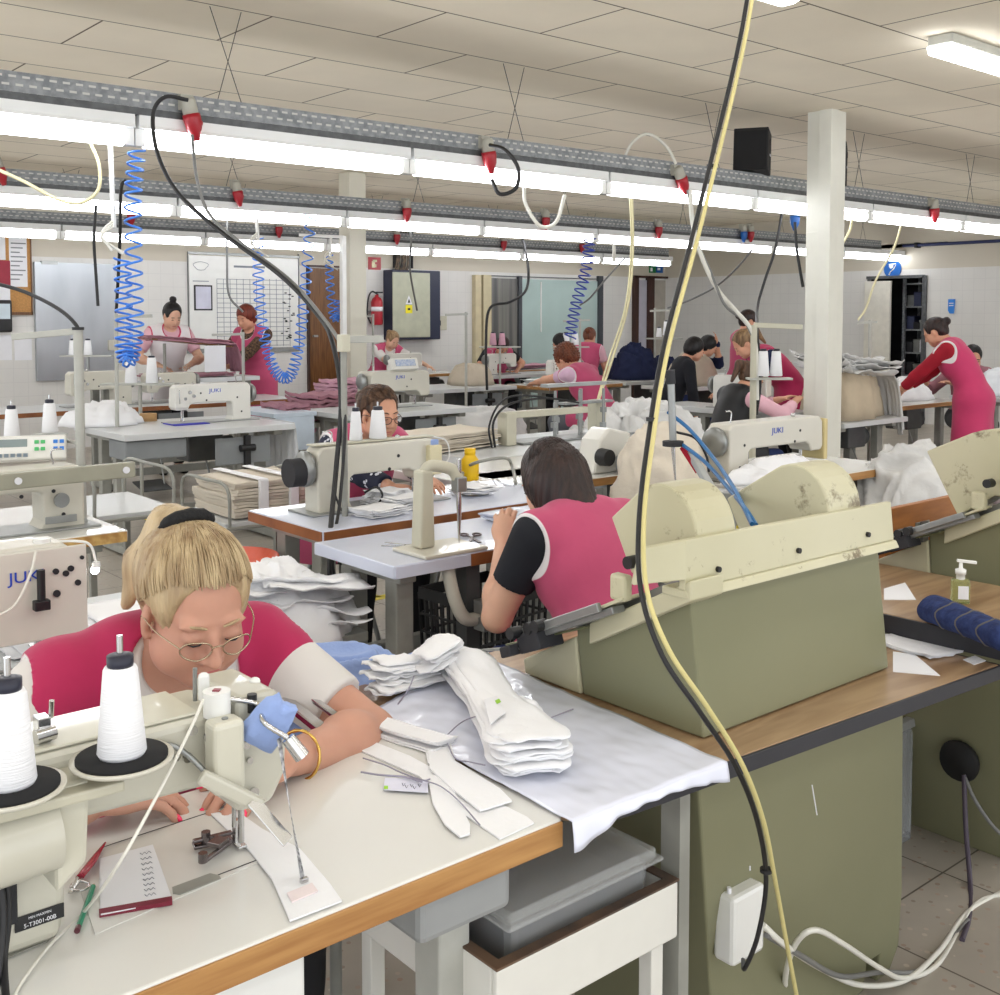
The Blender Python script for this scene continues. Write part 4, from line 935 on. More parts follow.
def machine_mesh(L=.32, h=.255, w=.075):
    """profile in x,z: needle at x=0, pillar towards +x"""
    return [(-.060, .105), (-.045, .085), (.030, .085), (.045, .115), (.07, .128), (L - .13, .128), (L - .115, .118), (L - .112, .03), (L - .13, .0), (L + .02, .0), (L + .02, h * .9), (L, h), (-.03, h), (-.055, h - .02)]
def sewing_machine(label, loc, rz, m=None, L=.34, h=.26, w=.085, group=None, logo=None, logoside=1, flip=1, cones=False, lamp=False, sub=True, wheel=True, sc=1.0):
    """local: needle at 0,0; operator at -y; pillar at +x*flip"""
    m = m or MACH
    t = thing('sewing_machine', label, 'sewing machine', loc, rz, group)
    f = flip
    pf = machine_mesh(L, h)
    MB().prism(pf, lambda a, b, hh: Vector((a * f, hh, b)), -w / 2, w / 2).build('arm', m, t, bevel=.009, seg=3)
    MB().bx(min(-.10 * f, (L + .06) * f), max(-.10 * f, (L + .06) * f), -.10, .08, 0, .007).build('bed_plate', CHROME if not sub else GREY, t, bevel=.003)
    MB().bx(min(-.058 * f, .032 * f), max(-.058 * f, .032 * f), -w / 2 - .008, -w / 2, .10, h - .012).build('face_plate', m, t, bevel=.006)
    MB().cyl((0, -.015, .02), (0, -.015, .10), .0045, n=8).cyl((.012 * f, -.015, .03), (.012 * f, -.015, .10), .0035, n=8).build('needle_bar', CHROME, t)
    MB().box((.006 * f, -.018, .014), (.022, .034, .006)).box((.006 * f, -.005, .03), (.012, .012, .03)).build('presser_foot', CHROME, t, bevel=.001)
    if wheel:
        k = MB(); k.lathe([(0, 0), (.05, 0), (.062, .004), (.064, .018), (.055, .03), (.02, .034), (0, .034)], ((L + .03) * f, 0, h - .075), 24, Rxyz(0, rad(90) * f, 0)); k.build('hand_wheel', BLACKP if not sub else GREY, t)
    k = MB()
    for (x, z) in ((.045, .20), (.072, .175), (.01, .16)): k.cyl((x * f, -w / 2 - .012, z), (x * f, -w / 2, z), .010, .013, 10)
    k.build('tension_knob', CHROME, t)
    MB().tube(bez([((L - .06) * f, 0, h), ((L - .065) * f, 0, h + .045), ((L - .03) * f, 0, h + .05)], 5), .003, 5).build('thread_guide', CHROME, t); MB().sphere(((.09) * f, 0, h + .008), (.012, .012, .010), 8).build('top_knob', CHROME, t)
    MB().tube([(-.03 * f, -w / 2 - .01, h - .03), (-.035 * f, -w / 2 - .02, h - .07), (-.03 * f, -w / 2 - .012, h - .12)], .003, 5).build('take_up_lever', CHROME, t)
    k = MB()
    for (x, z) in ((.12, .20), (.16, .15), (L - .08, .16), (L - .05, .06)):
        for s in (-1, 1): k.cyl((x * f, s * (w / 2 - .001), z * h / .26), (x * f, s * (w / 2 + .0015), z * h / .26), .0065, n=10)
    k.build('screw_cap', DARK, t)
    if logo:
        R = facing(0, -1 if logoside < 0 else 1)
        o = text_obj('lettering', logo, .036, JBLUE, Matrix.Rotation(rz, 3, 'Z') @ R, _mw(t) @ Vector(((L * .48) * f, logoside * (w / 2 + .001), h - .045)), t, ext=.0005, xs=1.25)
    return t
def thread_cone(p, label, r=.029, h=.115, m=None, group=None, cap=None, pin=True, plate=None):
    t = thing('thread_cone', label, 'thread cone', p, 0, group)
    MB().lathe([(0, 0), (r * .92, 0), (r, .004), (r * .70, h - .004), (r * .62, h), (0, h)], n=24).build('thread', m or THREAD, t)
    MB().lathe([(r * .30, h - .002), (r * .52, h), (r * .54, h + .003), (r * .54, h + .012), (r * .3, h + .014), (0, h + .013)], n=18).build('cone_tip', cap or mat('navy plastic', (28, 30, 48), rough=.35), t)
    if pin: MB().cyl((0, 0, h), (0, 0, h + .030), .0035, n=8).build('spindle', CHROME, t)
    return t
def thread_stand(label, p, h=.9, arms=((.30, 0),), group=None, r=.011, m=None, cones=0, rz=0.0, tray=.42):
    t = thing('thread_stand', label, 'thread stand', p, rz, group); m = m or STEELL
    MB().cyl((0, 0, 0), (0, 0, h), r, n=10).build('pole', m, t)
    k = MB().box((0, 0, h - .015), (.04, .04, .035)); k.build('clamp', GREY, t, bevel=.004)
    for (l, dz) in arms:
        MB().bx(min(-.03 * 0, l), max(0, l), -.009, .009, h - .01 + dz, h + .014 + dz).build('cross_arm', m, t, bevel=.003)
    return t

def heap(name, label, cat, c, rx, ry, h, m, seed=0, rz=0.0, folds=7.0, amp=.25, group=None, nu=72, nv=26, power=2.2, skirt=.0, flat=.0, edge_noise=.16, parent=None):
    """crumpled cloth: a mound whose surface is pushed into sharp folds"""
    c = Vector(c); k = MB()
    def f(u, v):
        a = 2 * PI * u; ca, sa = math.cos(a), math.sin(a)
        R = 1 + edge_noise * mn.noise(Vector((ca * 1.6 + seed, sa * 1.6, seed * .7))) * 2
        r = v * R
        x = ca * rx * r; y = sa * ry * r
        z = h * max(0, (1 - v ** power)) ** .8
        q = Vector((x * folds + seed * 3.1, y * folds + 1.7, z * folds))
        wq = q + Vector((mn.noise(q * .8), mn.noise(q * .8 + Vector((9, 3, 1))), 0)) * 1.3
        n1 = 1 - 2.2 * abs(mn.noise(wq)); n2 = 1 - 2.2 * abs(mn.noise(wq * 2.3 + Vector((4, 4, 4))))
        dz = (n1 * .65 + n2 * .35) * amp * h * (1 - v ** 6)
        z = max(z + dz, 0.0) + (0.004 if v < 1 else 0)
        x += (n2 * .5) * amp * h * .5 * ca; y += n2 * .5 * amp * h * .5 * sa
        p = Vector((x, y, z)); p = Matrix.Rotation(rz, 3, 'Z') @ p
        return p
    k.grid(f, nu, nv, True, closeu=True)
    # underside rim stays closed by the ground contact ring
    o = k.build(name, m, parent); 
    o.location = c; bm = bmesh.new(); bm.from_mesh(o.data); bmesh.ops.remove_doubles(bm, verts=bm.verts, dist=1e-5)
    es = [e for e in bm.edges if e.is_boundary]
    if es: bmesh.ops.contextual_create(bm, geom=es)
    bm.to_mesh(o.data); bm.free()
    return top(o, label, cat, group) if parent is None else o
def sheet_layer(k, base, du, dv, nu, nv, seed, amp, th, curl=.0, taper=0.0, wave=6.0, corner=.0):
    """one cloth layer lying over base with edge vectors du,dv, gentle waves, real thickness"""
    base = Vector(base); du = Vector(du); dv = Vector(dv)
    def f(u, v, s):
        w = 1 - taper * u
        p = base + du * u + dv * ((v - .5) * w + .5)
        n = mn.noise(Vector((u * wave * du.length * 3 + seed, v * wave * dv.length * 3, seed * 1.3)))
        e = (abs(u - .5) * 2) ** 6 + (abs(v - .5) * 2) ** 6
        z = amp * (n * .6 + .3) + curl * e * (.4 + mn.noise(Vector((u * 3 + seed, v * 3, 0))))
        x = Vector((mn.noise(Vector((v * 4, seed, 0))) * .012, mn.noise(Vector((u * 4, 0, seed))) * .012, 0))
        return p + x + Vector((0, 0, z + s))
    k.grid(lambda u, v: f(u, v, th), nu, nv); k.grid(lambda u, v: f(u, v, 0), nu, nv)
    rim = [(i / (nu - 1), 0) for i in range(nu)] + [(1, j / (nv - 1)) for j in range(1, nv)] + [(i / (nu - 1), 1) for i in range(nu - 2, -1, -1)] + [(0, j / (nv - 1)) for j in range(nv - 2, 0, -1)]
    n = len(rim); vs = [f(u, v, 0) for u, v in rim] + [f(u, v, th) for u, v in rim]
    k.add(vs, [(i, (i + 1) % n, (i + 1) % n + n, i + n) for i in range(n)])
def fabric_stack(label, base, du, dv, n, dz, m, seed=0, jit=.02, amp=.004, th=.0022, name='fabric_stack', cat='fabric', group=None, curl=0.004, taper=0.0, rot=0.03, parent=None, res=(14, 10)):
    r = random.Random(seed); k = MB(); base = Vector(base); du = Vector(du); dv = Vector(dv)
    for i in range(n):
        a = r.uniform(-rot, rot); M = Matrix.Rotation(a, 3, 'Z')
        b = base + Vector((r.uniform(-jit, jit), r.uniform(-jit, jit), i * dz))
        sheet_layer(k, b, M @ du, M @ dv, res[0], res[1], seed + i * .13, amp, th, curl, taper)
    o = k.build(name, m, parent, world=parent is not None, merge=True)
    if parent is None: setorigin(o, base + (du + dv) / 2); top(o, label, cat, group)
    return o
def strips(k, spine, width, n, dz, seed, jit=.012, th=.003, lift=0.0, tight=None, amp=.003, fan=0.0, nw=7):
    """n long thin layers following a spine, stacked"""
    sp = bez(spine, 6); r = random.Random(seed); ns = len(sp)
    for i in range(n):
        ox = r.uniform(-jit, jit); s0 = r.uniform(-jit, jit) * 1.5; ws = width * r.uniform(.85, 1.08)
        fa = fan * (i / max(n - 1, 1) - .5)
        def f(u, v, s, i=i, ox=ox, s0=s0, ws=ws, fa=fa):
            q = u * (ns - 1); a = int(min(q, ns - 2)); t = q - a; p = sp[a].lerp(sp[a + 1], t); tg = (sp[a + 1] - sp[a]).normalized(); sd = tg.cross(Vector((0, 0, 1))).normalized()
            w = ws * (tight(u) if tight else 1)
            end = .55 + .45 * min(1, min(u, 1 - u) * 9) ** .5
            z = i * dz * (1 if not tight else (.35 + .65 * tight(u))) + amp * mn.noise(Vector((u * 9 + i, v * 3, seed))) + lift * u * (i / n)
            y = (v - .5) * w * end + ox + fa * u
            return p + tg * s0 + sd * y + Vector((0, 0, z + s + .004 * math.sin(v * PI)))
        nu = ns * 1
        k.grid(lambda u, v: f(u, v, th), nu, nw); k.grid(lambda u, v: f(u, v, 0), nu, nw)
        rim = [(a / (nu - 1), 0) for a in range(nu)] + [(1, b / (nw - 1)) for b in range(1, nw)] + [(a / (nu - 1), 1) for a in range(nu - 2, -1, -1)] + [(0, b / (nw - 1)) for b in range(nw - 2, 0, -1)]
        N_ = len(rim); vs = [f(u, v, 0) for u, v in rim] + [f(u, v, th) for u, v in rim]
        k.add(vs, [(a, (a + 1) % N_, (a + 1) % N_ + N_, a + N_) for a in range(N_)])
def flat_piece(name, pts, z, th, m, parent=None, label=None, cat=None, bevel=0.0, group=None, px=True):
    """thin flat thing with an outline on a horizontal surface"""
    q = [P(a, b, z) if px else Vector((a, b, z)) for a, b in pts]
    o = MB().prism([(p.x, p.y) for p in q], lambda a, b, h: Vector((a, b, z + h)), 0, th).build(name, m, parent, world=parent is not None, bevel=bevel)
    if parent is None: setorigin(o, sum(q, Vector()) / len(q)); top(o, label, cat, group)
    return o
def cloth_drop(name, m, top_z, path, drop, amp=.02, seed=0, parent=None, n=40, nv=10, out=.03, waves=9):
    """cloth hanging off an edge along path"""
    sp = bez(path, 8); L = len(sp)
    def f(u, v):
        q = u * (L - 1); a = int(min(q, L - 2)); p = sp[a].lerp(sp[a + 1], q - a); tg = (sp[min(a + 1, L - 1)] - sp[a]).normalized(); nr = Vector((tg.y, -tg.x, 0))
        d = drop * (1 + .25 * mn.noise(Vector((u * 4 + seed, 0, 0)))) * v
        w = amp * v * (math.sin(u * waves * 2 * PI + seed) + .6 * mn.noise(Vector((u * waves * 2, v * 2, seed))))
        return Vector((p.x, p.y, top_z)) + nr * (out * v ** .5 + w) - Vector((0, 0, d))
    return MB().grid(f, n, nv).build(name, m, parent, world=parent is not None, solid=.003, fixn=False)
def crate_basket(label, c, w, d, h, m, rz=0, name='storage_basket'):
    t = thing(name, label, 'basket', c, rz)
    k = MB()
    def ring(z, s, hh, th=.008):
        for sx, sy, lx, ly in ((0, -1, w, th), (0, 1, w, th), (-1, 0, th, d), (1, 0, th, d)): k.box((sx * w / 2 * s, sy * d / 2 * s, z), (lx * s, ly if ly == th else ly * s, hh) if sx == 0 else (th, ly * s, hh))
    ring(h - .02, 1, .04); ring(.02, .88, .04)
    for i in range(1, 7): ring(.03 + (h - .06) * i / 7, .88 + .12 * i / 7, .008)
    for sx, sy in ((0, -1), (0, 1), (-1, 0), (1, 0)):
        for i in range(11):
            u = (i / 10 - .5)
            a = (u * w * .88, sy * d / 2 * .88, .02) if sx == 0 else (sx * w / 2 * .88, u * d * .88, .02)
            b = (u * w, sy * d / 2, h - .02) if sx == 0 else (sx * w / 2, u * d, h - .02)
            k.beam(a, b, .008, .008)
    k.box((0, 0, .006), (w * .88, d * .88, .012)); k.build('lattice', m, t); return t
# ---------------------------------------------------------------- foreground
OLIVE = mat('olive green enamel', (133, 132, 104), rough=.42, rgb2=(126, 126, 98), scale=1.6, spec=.35)
OLIVED = mat('dark olive enamel', (104, 106, 74), rough=.45, var=.06, scale=2)
CREAM = mat('worn cream enamel', (198, 193, 164), rough=.4, rgb2=(190, 185, 154), scale=2.5)
def worn(m):
    N, L, b = nodes_of(m); tc = N.new('ShaderNodeTexCoord'); nz = N.new('ShaderNodeTexNoise'); nz.inputs['Scale'].default_value = 7; nz.inputs['Detail'].default_value = 9; nz.inputs['Roughness'].default_value = .75
    L.new(tc.outputs['Object'], nz.inputs['Vector']); mr = N.new('ShaderNodeMapRange'); mr.inputs[1].default_value = .60; mr.inputs[2].default_value = .66; L.new(nz.outputs['Fac'], mr.inputs[0])
    src = b.inputs['Base Color'].links[0].from_socket; c = N.new('ShaderNodeMix'); c.data_type = 'RGBA'; L.new(mr.outputs[0], c.inputs[0]); L.new(src, c.inputs[6]); c.inputs[7].default_value = (*lin((120, 108, 84)), 1); L.new(c.outputs[2], b.inputs['Base Color'])
worn(CREAM)
SCUFF = mat('scuffed cream enamel', (198, 193, 164), rough=.4, rgb2=(186, 180, 148), scale=2.5)
worn(SCUFF)
for n_ in SCUFF.node_tree.nodes:
    if n_.type == 'MAP_RANGE' and abs(n_.inputs[1].default_value - .60) < .001: n_.inputs[1].default_value = .55; n_.inputs[2].default_value = .63
def wood_mat(name, a, bcol):
    m = mat(name, a, rough=.3, coat=.25, var=0); N, L, b = nodes_of(m)
    tc = N.new('ShaderNodeTexCoord'); mp = N.new('ShaderNodeMapping'); mp.inputs['Scale'].default_value = (1.2, 9, 9); L.new(tc.outputs['Object'], mp.inputs['Vector'])
    n1 = N.new('ShaderNodeTexNoise'); n1.inputs['Scale'].default_value = 2.2; n1.inputs['Detail'].default_value = 6; n1.inputs['Distortion'].default_value = 1.2; L.new(mp.outputs['Vector'], n1.inputs['Vector'])
    r = N.new('ShaderNodeValToRGB'); r.color_ramp.elements[0].position = .3; r.color_ramp.elements[0].color = (*lin(bcol), 1); r.color_ramp.elements[1].position = .62; r.color_ramp.elements[1].color = (*lin(a), 1); L.new(n1.outputs['Fac'], r.inputs[0]); L.new(r.outputs[0], b.inputs['Base Color']); return m
WOODT = wood_mat('oak laminate', (172, 142, 108), (134, 102, 72)); BEDGE = mat('black rubber edging', (44, 44, 50), rough=.5)
def press_machine(dx, dy, label, gg=1.0, foot=True, gs=1.0):
    t = thing('pressing_machine', label, 'pressing machine', (1.75 + dx, 1.35 + dy, 0))
    y0, y1 = 1.13 + dy, 1.44 + dy
    V = lambda x, y, z: Vector((x + dx, 1.318 + dy - (1.318 - y) * gs, z))
    # base under the bench
    prof = [(1.50, 0.0), (1.376, .718), (2.012, .718), (2.115, .20), (2.13, .06), (2.10, .0), (2.05, .0), (2.05, .07), (2.0, .07), (2.0, 0)]
    MB().prism(prof, lambda a, b, h: V(a + (max(0, .718 - b) * .11 if foot else 0), h + (max(0, .718 - b) * .16 if foot and h < 1.3 else 0), b), 1.13, 1.62).build('base', OLIVE, t, world=True, bevel=.004)
    # cabinet above the bench
    def hexa(name, q, m, bevel=.004):
        o = MB().add([V(*p) for p in q], [(0, 1, 2, 3), (4, 7, 6, 5), (0, 4, 5, 1), (1, 5, 6, 2), (2, 6, 7, 3), (3, 7, 4, 0)]).build(name, m, t, world=True, bevel=bevel); return o
    hexa('cabinet', [(1.39, 1.13, .762), (1.955, 1.13, .762), (1.905, 1.13, 1.02), (1.350, 1.13, 1.02), (1.39, 1.41, .762), (1.955, 1.41, .762), (1.92, 1.41, .885), (1.372, 1.41, .885)], OLIVE)
    hexa('rear_wedge', [(1.385, 1.412, .762), (1.96, 1.412, .762), (1.925, 1.412, .872), (1.372, 1.412, .872), (1.385, 1.565, .762), (1.96, 1.565, .762), (1.955, 1.57, .79), (1.385, 1.57, .79)], CREAM)
    # cream ledge, upstand and side rail
    m = MB(); m.add([V(*p) for p in [(1.318, 1.10, 1.008), (1.935, 1.10, 1.008), (1.935, 1.16, 1.008), (1.318, 1.16, 1.008), (1.318, 1.108, 1.022), (1.935, 1.108, 1.022), (1.935, 1.16, 1.022), (1.318, 1.16, 1.022)]], [(0, 3, 2, 1), (4, 5, 6, 7), (0, 1, 5, 4), (1, 2, 6, 5), (2, 3, 7, 6), (3, 0, 4, 7)]); m.build('ledge', CREAM, t, world=True, bevel=.003)
    m = MB(); m.add([V(*p) for p in [(1.318, 1.112, 1.022), (1.933, 1.112, 1.022), (1.933, 1.124, 1.022), (1.318, 1.124, 1.022), (1.326, 1.118, 1.100), (1.930, 1.118, 1.095), (1.930, 1.130, 1.095), (1.326, 1.130, 1.100)]], [(0, 3, 2, 1), (4, 5, 6, 7), (0, 1, 5, 4), (1, 2, 6, 5), (2, 3, 7, 6), (3, 0, 4, 7)]); m.build('upstand', CREAM, t, world=True, bevel=.002)
    m = MB(); m.add([V(*p) for p in [(1.318, 1.108, 1.040), (1.258, 1.165, 1.030), (1.262, 1.175, 1.030), (1.326, 1.124, 1.040), (1.326, 1.118, 1.100), (1.276, 1.165, 1.086), (1.280, 1.175, 1.086), (1.330, 1.130, 1.100)]], [(0, 1, 2, 3), (7, 6, 5, 4), (0, 4, 5, 1), (1, 5, 6, 2), (2, 6, 7, 3), (3, 7, 4, 0)]); m.build('wing', CREAM, t, world=True, bevel=.002)
    m = MB(); m.add([V(*p) for p in [(1.318, 1.10, 1.040), (1.318, 1.10, 1.008), (1.355, 1.36, .872), (1.355, 1.36, .910), (1.40, 1.10, 1.040), (1.40, 1.10, 1.008), (1.40, 1.36, .872), (1.40, 1.36, .910)]], [(0, 1, 2, 3), (4, 7, 6, 5), (0, 4, 5, 1), (1, 5, 6, 2), (2, 6, 7, 3), (3, 7, 4, 0)]); m.build('side_rail', CREAM, t, world=True, bevel=.003)
    MB().add([V(*p) for p in [(1.352, 1.132, 1.021), (1.90, 1.132, 1.021), (1.92, 1.41, .886), (1.372, 1.41, .886), (1.352, 1.132, 1.040), (1.90, 1.132, 1.040), (1.92, 1.41, .900), (1.372, 1.41, .900)]], [(0, 3, 2, 1), (4, 5, 6, 7), (0, 1, 5, 4), (1, 2, 6, 5), (2, 3, 7, 6), (3, 0, 4, 7)]).build('top_plate', GREY, t, world=True)
    # round guards
    def guard(name, x0, x1, back, zb):
        arc = [(1.140, 1.01), (1.128, 1.06)] + [(1.205 + .078 * math.cos(a), 1.092 + .084 * math.sin(a)) for a in [rad(185 - 13 * k) for k in range(11)]]
        arc = [(back + (.10 if gg > 1 else 0) + (y_ - back) * gg, z_) for y_, z_ in arc] + [(back + (.10 if gg > 1 else 0), zb), (back + (.06 if gg > 1 else 0) - .048, zb - .09 * gg), (back - .08, 1.01)]
        MB().prism(arc, lambda a, b, h: V(h, a, b), x0, x1).build(name, SCUFF, t, world=True, bevel=.004)
    guard('belt_guard', 1.365, 1.465, 1.318, 1.104); guard('belt_guard', 1.735, 1.84, 1.36, 1.092)
    # screws on the ledge
    for x in (1.40, 1.62, 1.84):
        MB().cyl(V(x, 1.108, 1.044), V(x, 1.118, 1.044), .0048, n=10).build('screw', BLACKP, t, world=True)
    # work arm with jaw on the rear left side
    m = MB(); m.beam(V(1.335, 1.24, .985), V(1.335, 1.42, .895), .05, .006); m.build('guide_plate', CREAM, t, world=True, bevel=.002)
    m = MB(); m.beam(V(1.325, 1.26, .962), V(1.325, 1.50, .855), .030, .012).beam(V(1.300, 1.28, .965), V(1.300, 1.47, .880), .010, .016); m.build('slide_bar', GREY, t, world=True, bevel=.002)
    m = MB(); m.box(V(1.325, 1.255, 1.0), (.022, .035, .045)); m.build('pivot_block', CREAM, t, world=True, bevel=.006)
    m = MB(); m.box(V(1.32, 1.45, .868), (.06, .06, .035), R=Rxyz(rad(-22), 0, 0)); m.box(V(1.31, 1.49, .845), (.08, .03, .02), R=Rxyz(rad(-22), 0, 0)); m.build('jaw_block', DARK, t, world=True, bevel=.003)
    for (x, y, z) in ((1.29, 1.42, .905), (1.30, 1.45, .893), (1.285, 1.48, .880), (1.33, 1.235, 1.045)):
        MB().cyl(V(x - .012, y, z), V(x + .014, y, z), .011, n=12).build('adjusting_knob', BLACKP, t, world=True)
    m = MB(); m.prism([(1.46, 0), (1.62, .010), (1.64, .016), (1.46, .03)], lambda a, b, h: V(1.29 + b, a, h - (a - 1.46) * .28), .853, .857); m.build('tongue', GREY, t, world=True)
    MB().beam(V(1.40, 1.36, .905), V(1.40, 1.56, .83), .14, .004).build('feed_plate', OLIVED, t, world=True, bevel=.01)
    return t
pm = press_machine(0, 0, 'olive green pressing machine standing beside the white covered table')
pm2 = press_machine(1.30, .03, 'olive green pressing machine behind the bench at the right edge', gg=1.75)
# junction box and outlet on the machines
a = YP(734, 900, 1.145); b = YP(765, 950, 1.145)
m = MB().bx(a.x, b.x, 1.145, 1.19, b.z, a.z); m.build('junction_box', WPAINT, pm, world=True, bevel=.008)
MB().cyl((a.x + .012, 1.165, a.z), (a.x + .012, 1.165, a.z + .010), .004, n=8).build('gland', PAPER, pm, world=True)
q = XP(961, 760, 2.78); MB().lathe([(0, 0), (.052, 0), (.055, .01), (.05, .02), (0, .022)], (q.x - .0, q.y, q.z), 22, Rxyz(0, rad(-90), 0)).build('cable_outlet', mat('black sleeve', (12, 12, 13), rough=.7), pm2, world=True)
# scratches on the olive front
m = MB(); a = YP(812, 785, 1.129); b = YP(817, 815, 1.129); m.tube([a, b], .0012, 4); a = YP(750, 866, 1.129); m.tube([a, a - Vector((0, 0, .008))], .0014, 4); m.build('scratch', PAPER, pm, world=True)
# benches
t = thing('work_bench', 'oak topped work bench with black edging around the first pressing machine', 'bench', (1.6, 1.3, 0))
MB().prism([(1.15, 1.066), (2.145, 1.003), (2.145, 1.72), (1.045, 1.72), (1.045, 1.12), (1.08, 1.075)], lambda a, b, h: Vector((a, b, h)), .734, .760).build('bench_top', WOODT, t, world=True, bevel=.002)
MB().beam((1.15, 1.062, .746), (2.150, .999, .746), .006, .027).bx(2.146, 2.152, 1.0, 1.72, .732, .7595).beam((1.15, 1.062, .746), (1.078, 1.072, .746), .006, .027).build('edging', BEDGE, t, world=True, bevel=.001)
for y in (1.16, 1.66): MB().bx(1.345, 1.37, y - .02, y + .02, 0, .732).build('leg', STEELP, t, world=True)
t = thing('work_bench', 'oak topped work bench under the blue denim roll at the right edge', 'bench', (2.5, 1.0, 0))
MB().bx(2.165, 2.60, -.2, 1.62, .776, .806).build('bench_top', WOODT, t, world=True, bevel=.002)
m = MB().bx(2.158, 2.164, -.2, 1.62, .765, .8055); m.build('edging', BEDGE, t, world=True, bevel=.001)
for x, y in ((2.57, 1.5), (2.57, 0), (2.3, -.1)): MB().bx(x - .02, x + .02, y - .02, y + .02, 0, .775).build('leg', STEELP, t, world=True)
# papers and small things on the benches
flat_piece('paper_sheet', [(884, 589), (905, 583), (916, 600), (884, 600)], .806, .0012, PAPER, label='white paper sheet lying behind the olive machine by the black case', cat='paper')
flat_piece('paper_sheet', [(893, 652), (915, 655), (940, 676), (893, 672)], .760, .0012, PAPER, label='white paper sheet lying on the lower oak bench', cat='paper')
flat_piece('paper_note', [(963, 660), (975, 656), (986, 661), (974, 665)], .760, .0012, PAPER, label='small white note lying near the corner of the lower oak bench', cat='paper')
o = MB().bx(2.155, 2.30, 1.15, 1.19, .762, .768); 
fabric_stack('thin sheaf of printed papers tucked under the raised bench edge', (2.06, 1.10, .7605), (.10, -.02, 0), (.03, .16, 0), 3, .002, PAPER, 5, .004, .001, .0008, name='paper_sheaf', cat='papers')
p = P(890, 590, .806); t = thing('black_case', 'small black case standing on white paper beside the olive machine', 'case', (2.36, 1.45, .808)); MB().box((0, 0, .05), (.05, .03, .10)).build('case_body', DARK, t, bevel=.004); MB().box((0, -.017, .05), (.044, .004, .08)).build('flap', BLACKP, t, bevel=.002)
# hand sanitiser
p = P(960, 603, .806); t = thing('pump_bottle', 'clear pump bottle of hand gel standing beside the denim roll', 'bottle', (p.x, p.y, .806), rad(-50)); t.scale = (.74, .74, .74)
MB().prism([(-.026, -.017), (.026, -.017), (.026, .017), (-.026, .017)], lambda a, b, h: Vector((a, b, h)), 0, .075).build('bottle_body', mat('gel plastic', (206, 214, 150), rough=.08, trans=.75, var=.02), t, bevel=.007)
MB().lathe([(.013, .074), (.013, .09), (.016, .09), (.016, .104), (.006, .108), (.005, .13), (0, .13)], n=16).build('pump', WPAINT, t); MB().beam((-.012, 0, .131), (.045, 0, .126), .012, .009).build('nozzle', WPAINT, t, bevel=.002); MB().box((.005, -.0180, .036), (.030, .001, .04)).build('label', PAPER, t)
# denim roll
a = P(932, 608, .835); b = P(1006, 638, .835)
t = thing('denim_roll', 'rolled bundle of blue denim lying on the upper bench', 'fabric roll', ((a.x + b.x) / 2, (a.y + b.y) / 2, .806))
DENIM = mat('blue denim', (52, 66, 112), rough=.9, rgb2=(38, 48, 86), scale=40, bump=.3, bscale=140, spec=.2)
k = MB(); ax = (b - a).normalized(); L_ = (b - a).length * 1.12; sd = Vector((-ax.y, ax.x, 0))
def fr(u, v):
    th = 2 * PI * u; r = .028 * (1 + .06 * math.sin(2 * th + v * 3) + .05 * mn.noise(Vector((math.cos(th) * 2, math.sin(th) * 2, v * 7)))); e = min(1, min(v, 1 - v) * 14 + .55)
    return a - ax * .012 + ax * L_ * v + sd * math.cos(th) * r * 1.25 * e + Vector((0, 0, math.sin(th) * r * e - .0))
k.grid(fr, 30, 26, closeu=True); k.build('roll', DENIM, t, world=True)
for v in (.3, .55, .8):
    MB().tube([fr(i / 24, v + .02 * math.sin(i)) * 1 for i in range(24)], .0022, 5, closed=True).build('tie_string', mat('denim stitching', (96, 92, 90), rough=.9), t, world=True)
k = MB(); r_ = random.Random(2)
for i in range(10):
    q = fr(r_.random(), 1.0); k.tube(bez([q, q + ax * .02 + Vector((0, 0, -.01 * r_.random())), q + ax * .035 + Vector((0, 0, -.02))], 3), .0016, 4)
k.build('frayed_thread', mat('grey yarn', (150, 140, 130), rough=.9), t, world=True)
# wooden board box behind the second bench
t = thing('wooden_box', 'orange brown wooden box with a steel latch behind the pressing machine', 'box', (2.98, 1.7, 0))
a = YP(886, 510, 1.62); b = YP(962, 556, 1.62)
MB().bx(a.x, b.x, 1.62, 1.64, b.z - .1, a.z).build('front_panel', mat('orange brown plywood', (176, 112, 54), rough=.5, rgb2=(152, 92, 42), scale=6, stretch=(1, 1, 5)), t, world=True, bevel=.002)
MB().bx(a.x, b.x, 1.64, 1.72, b.z - .1, b.z - .08).build('shelf', MATS['orange brown plywood'], t, world=True)
for x in (a.x + .02, b.x - .05): MB().bx(x, x + .03, 1.66, 1.69, 0, b.z - .1).build('leg', WOODB, t, world=True)
c = YP(923, 530, 1.615); MB().box((c.x, 1.617, c.z), (.075, .005, .05)).build('hinge_plate', GREY, t, world=True, bevel=.001); m = MB().box((c.x, 1.612, c.z - .015), (.035, .012, .08)); m.build('latch', GALVD, t, world=True, bevel=.003)
heap('fabric_heap', 'pile of crumpled grey white garments heaped behind the wooden box', 'fabric', (4.74, 2.64, .45), .30, .26, .34, CLOTHG, 4, amp=.34, folds=5, nu=110, nv=40)
t = thing('fabric_cart', 'low steel cart under the crumpled grey white garments', 'cart', (4.66, 2.66, 0)); MB().bx(4.25, 5.1, 2.33, 3.0, .40, .448).build('deck', STEELL, t, world=True, bevel=.005)
for x in (4.3, 5.05):
    for y in (2.38, 2.95): MB().bx(x - .02, x + .02, y - .02, y + .02, 0, .40).build('leg', STEELP, t, world=True)
heap('fabric_heap', 'small crumpled white cloth lying on the second pressing machine rear', 'fabric', (2.62, 1.74, .80), .12, .09, .05, CLOTHG, 9, amp=.5, folds=14, nu=60, nv=20)
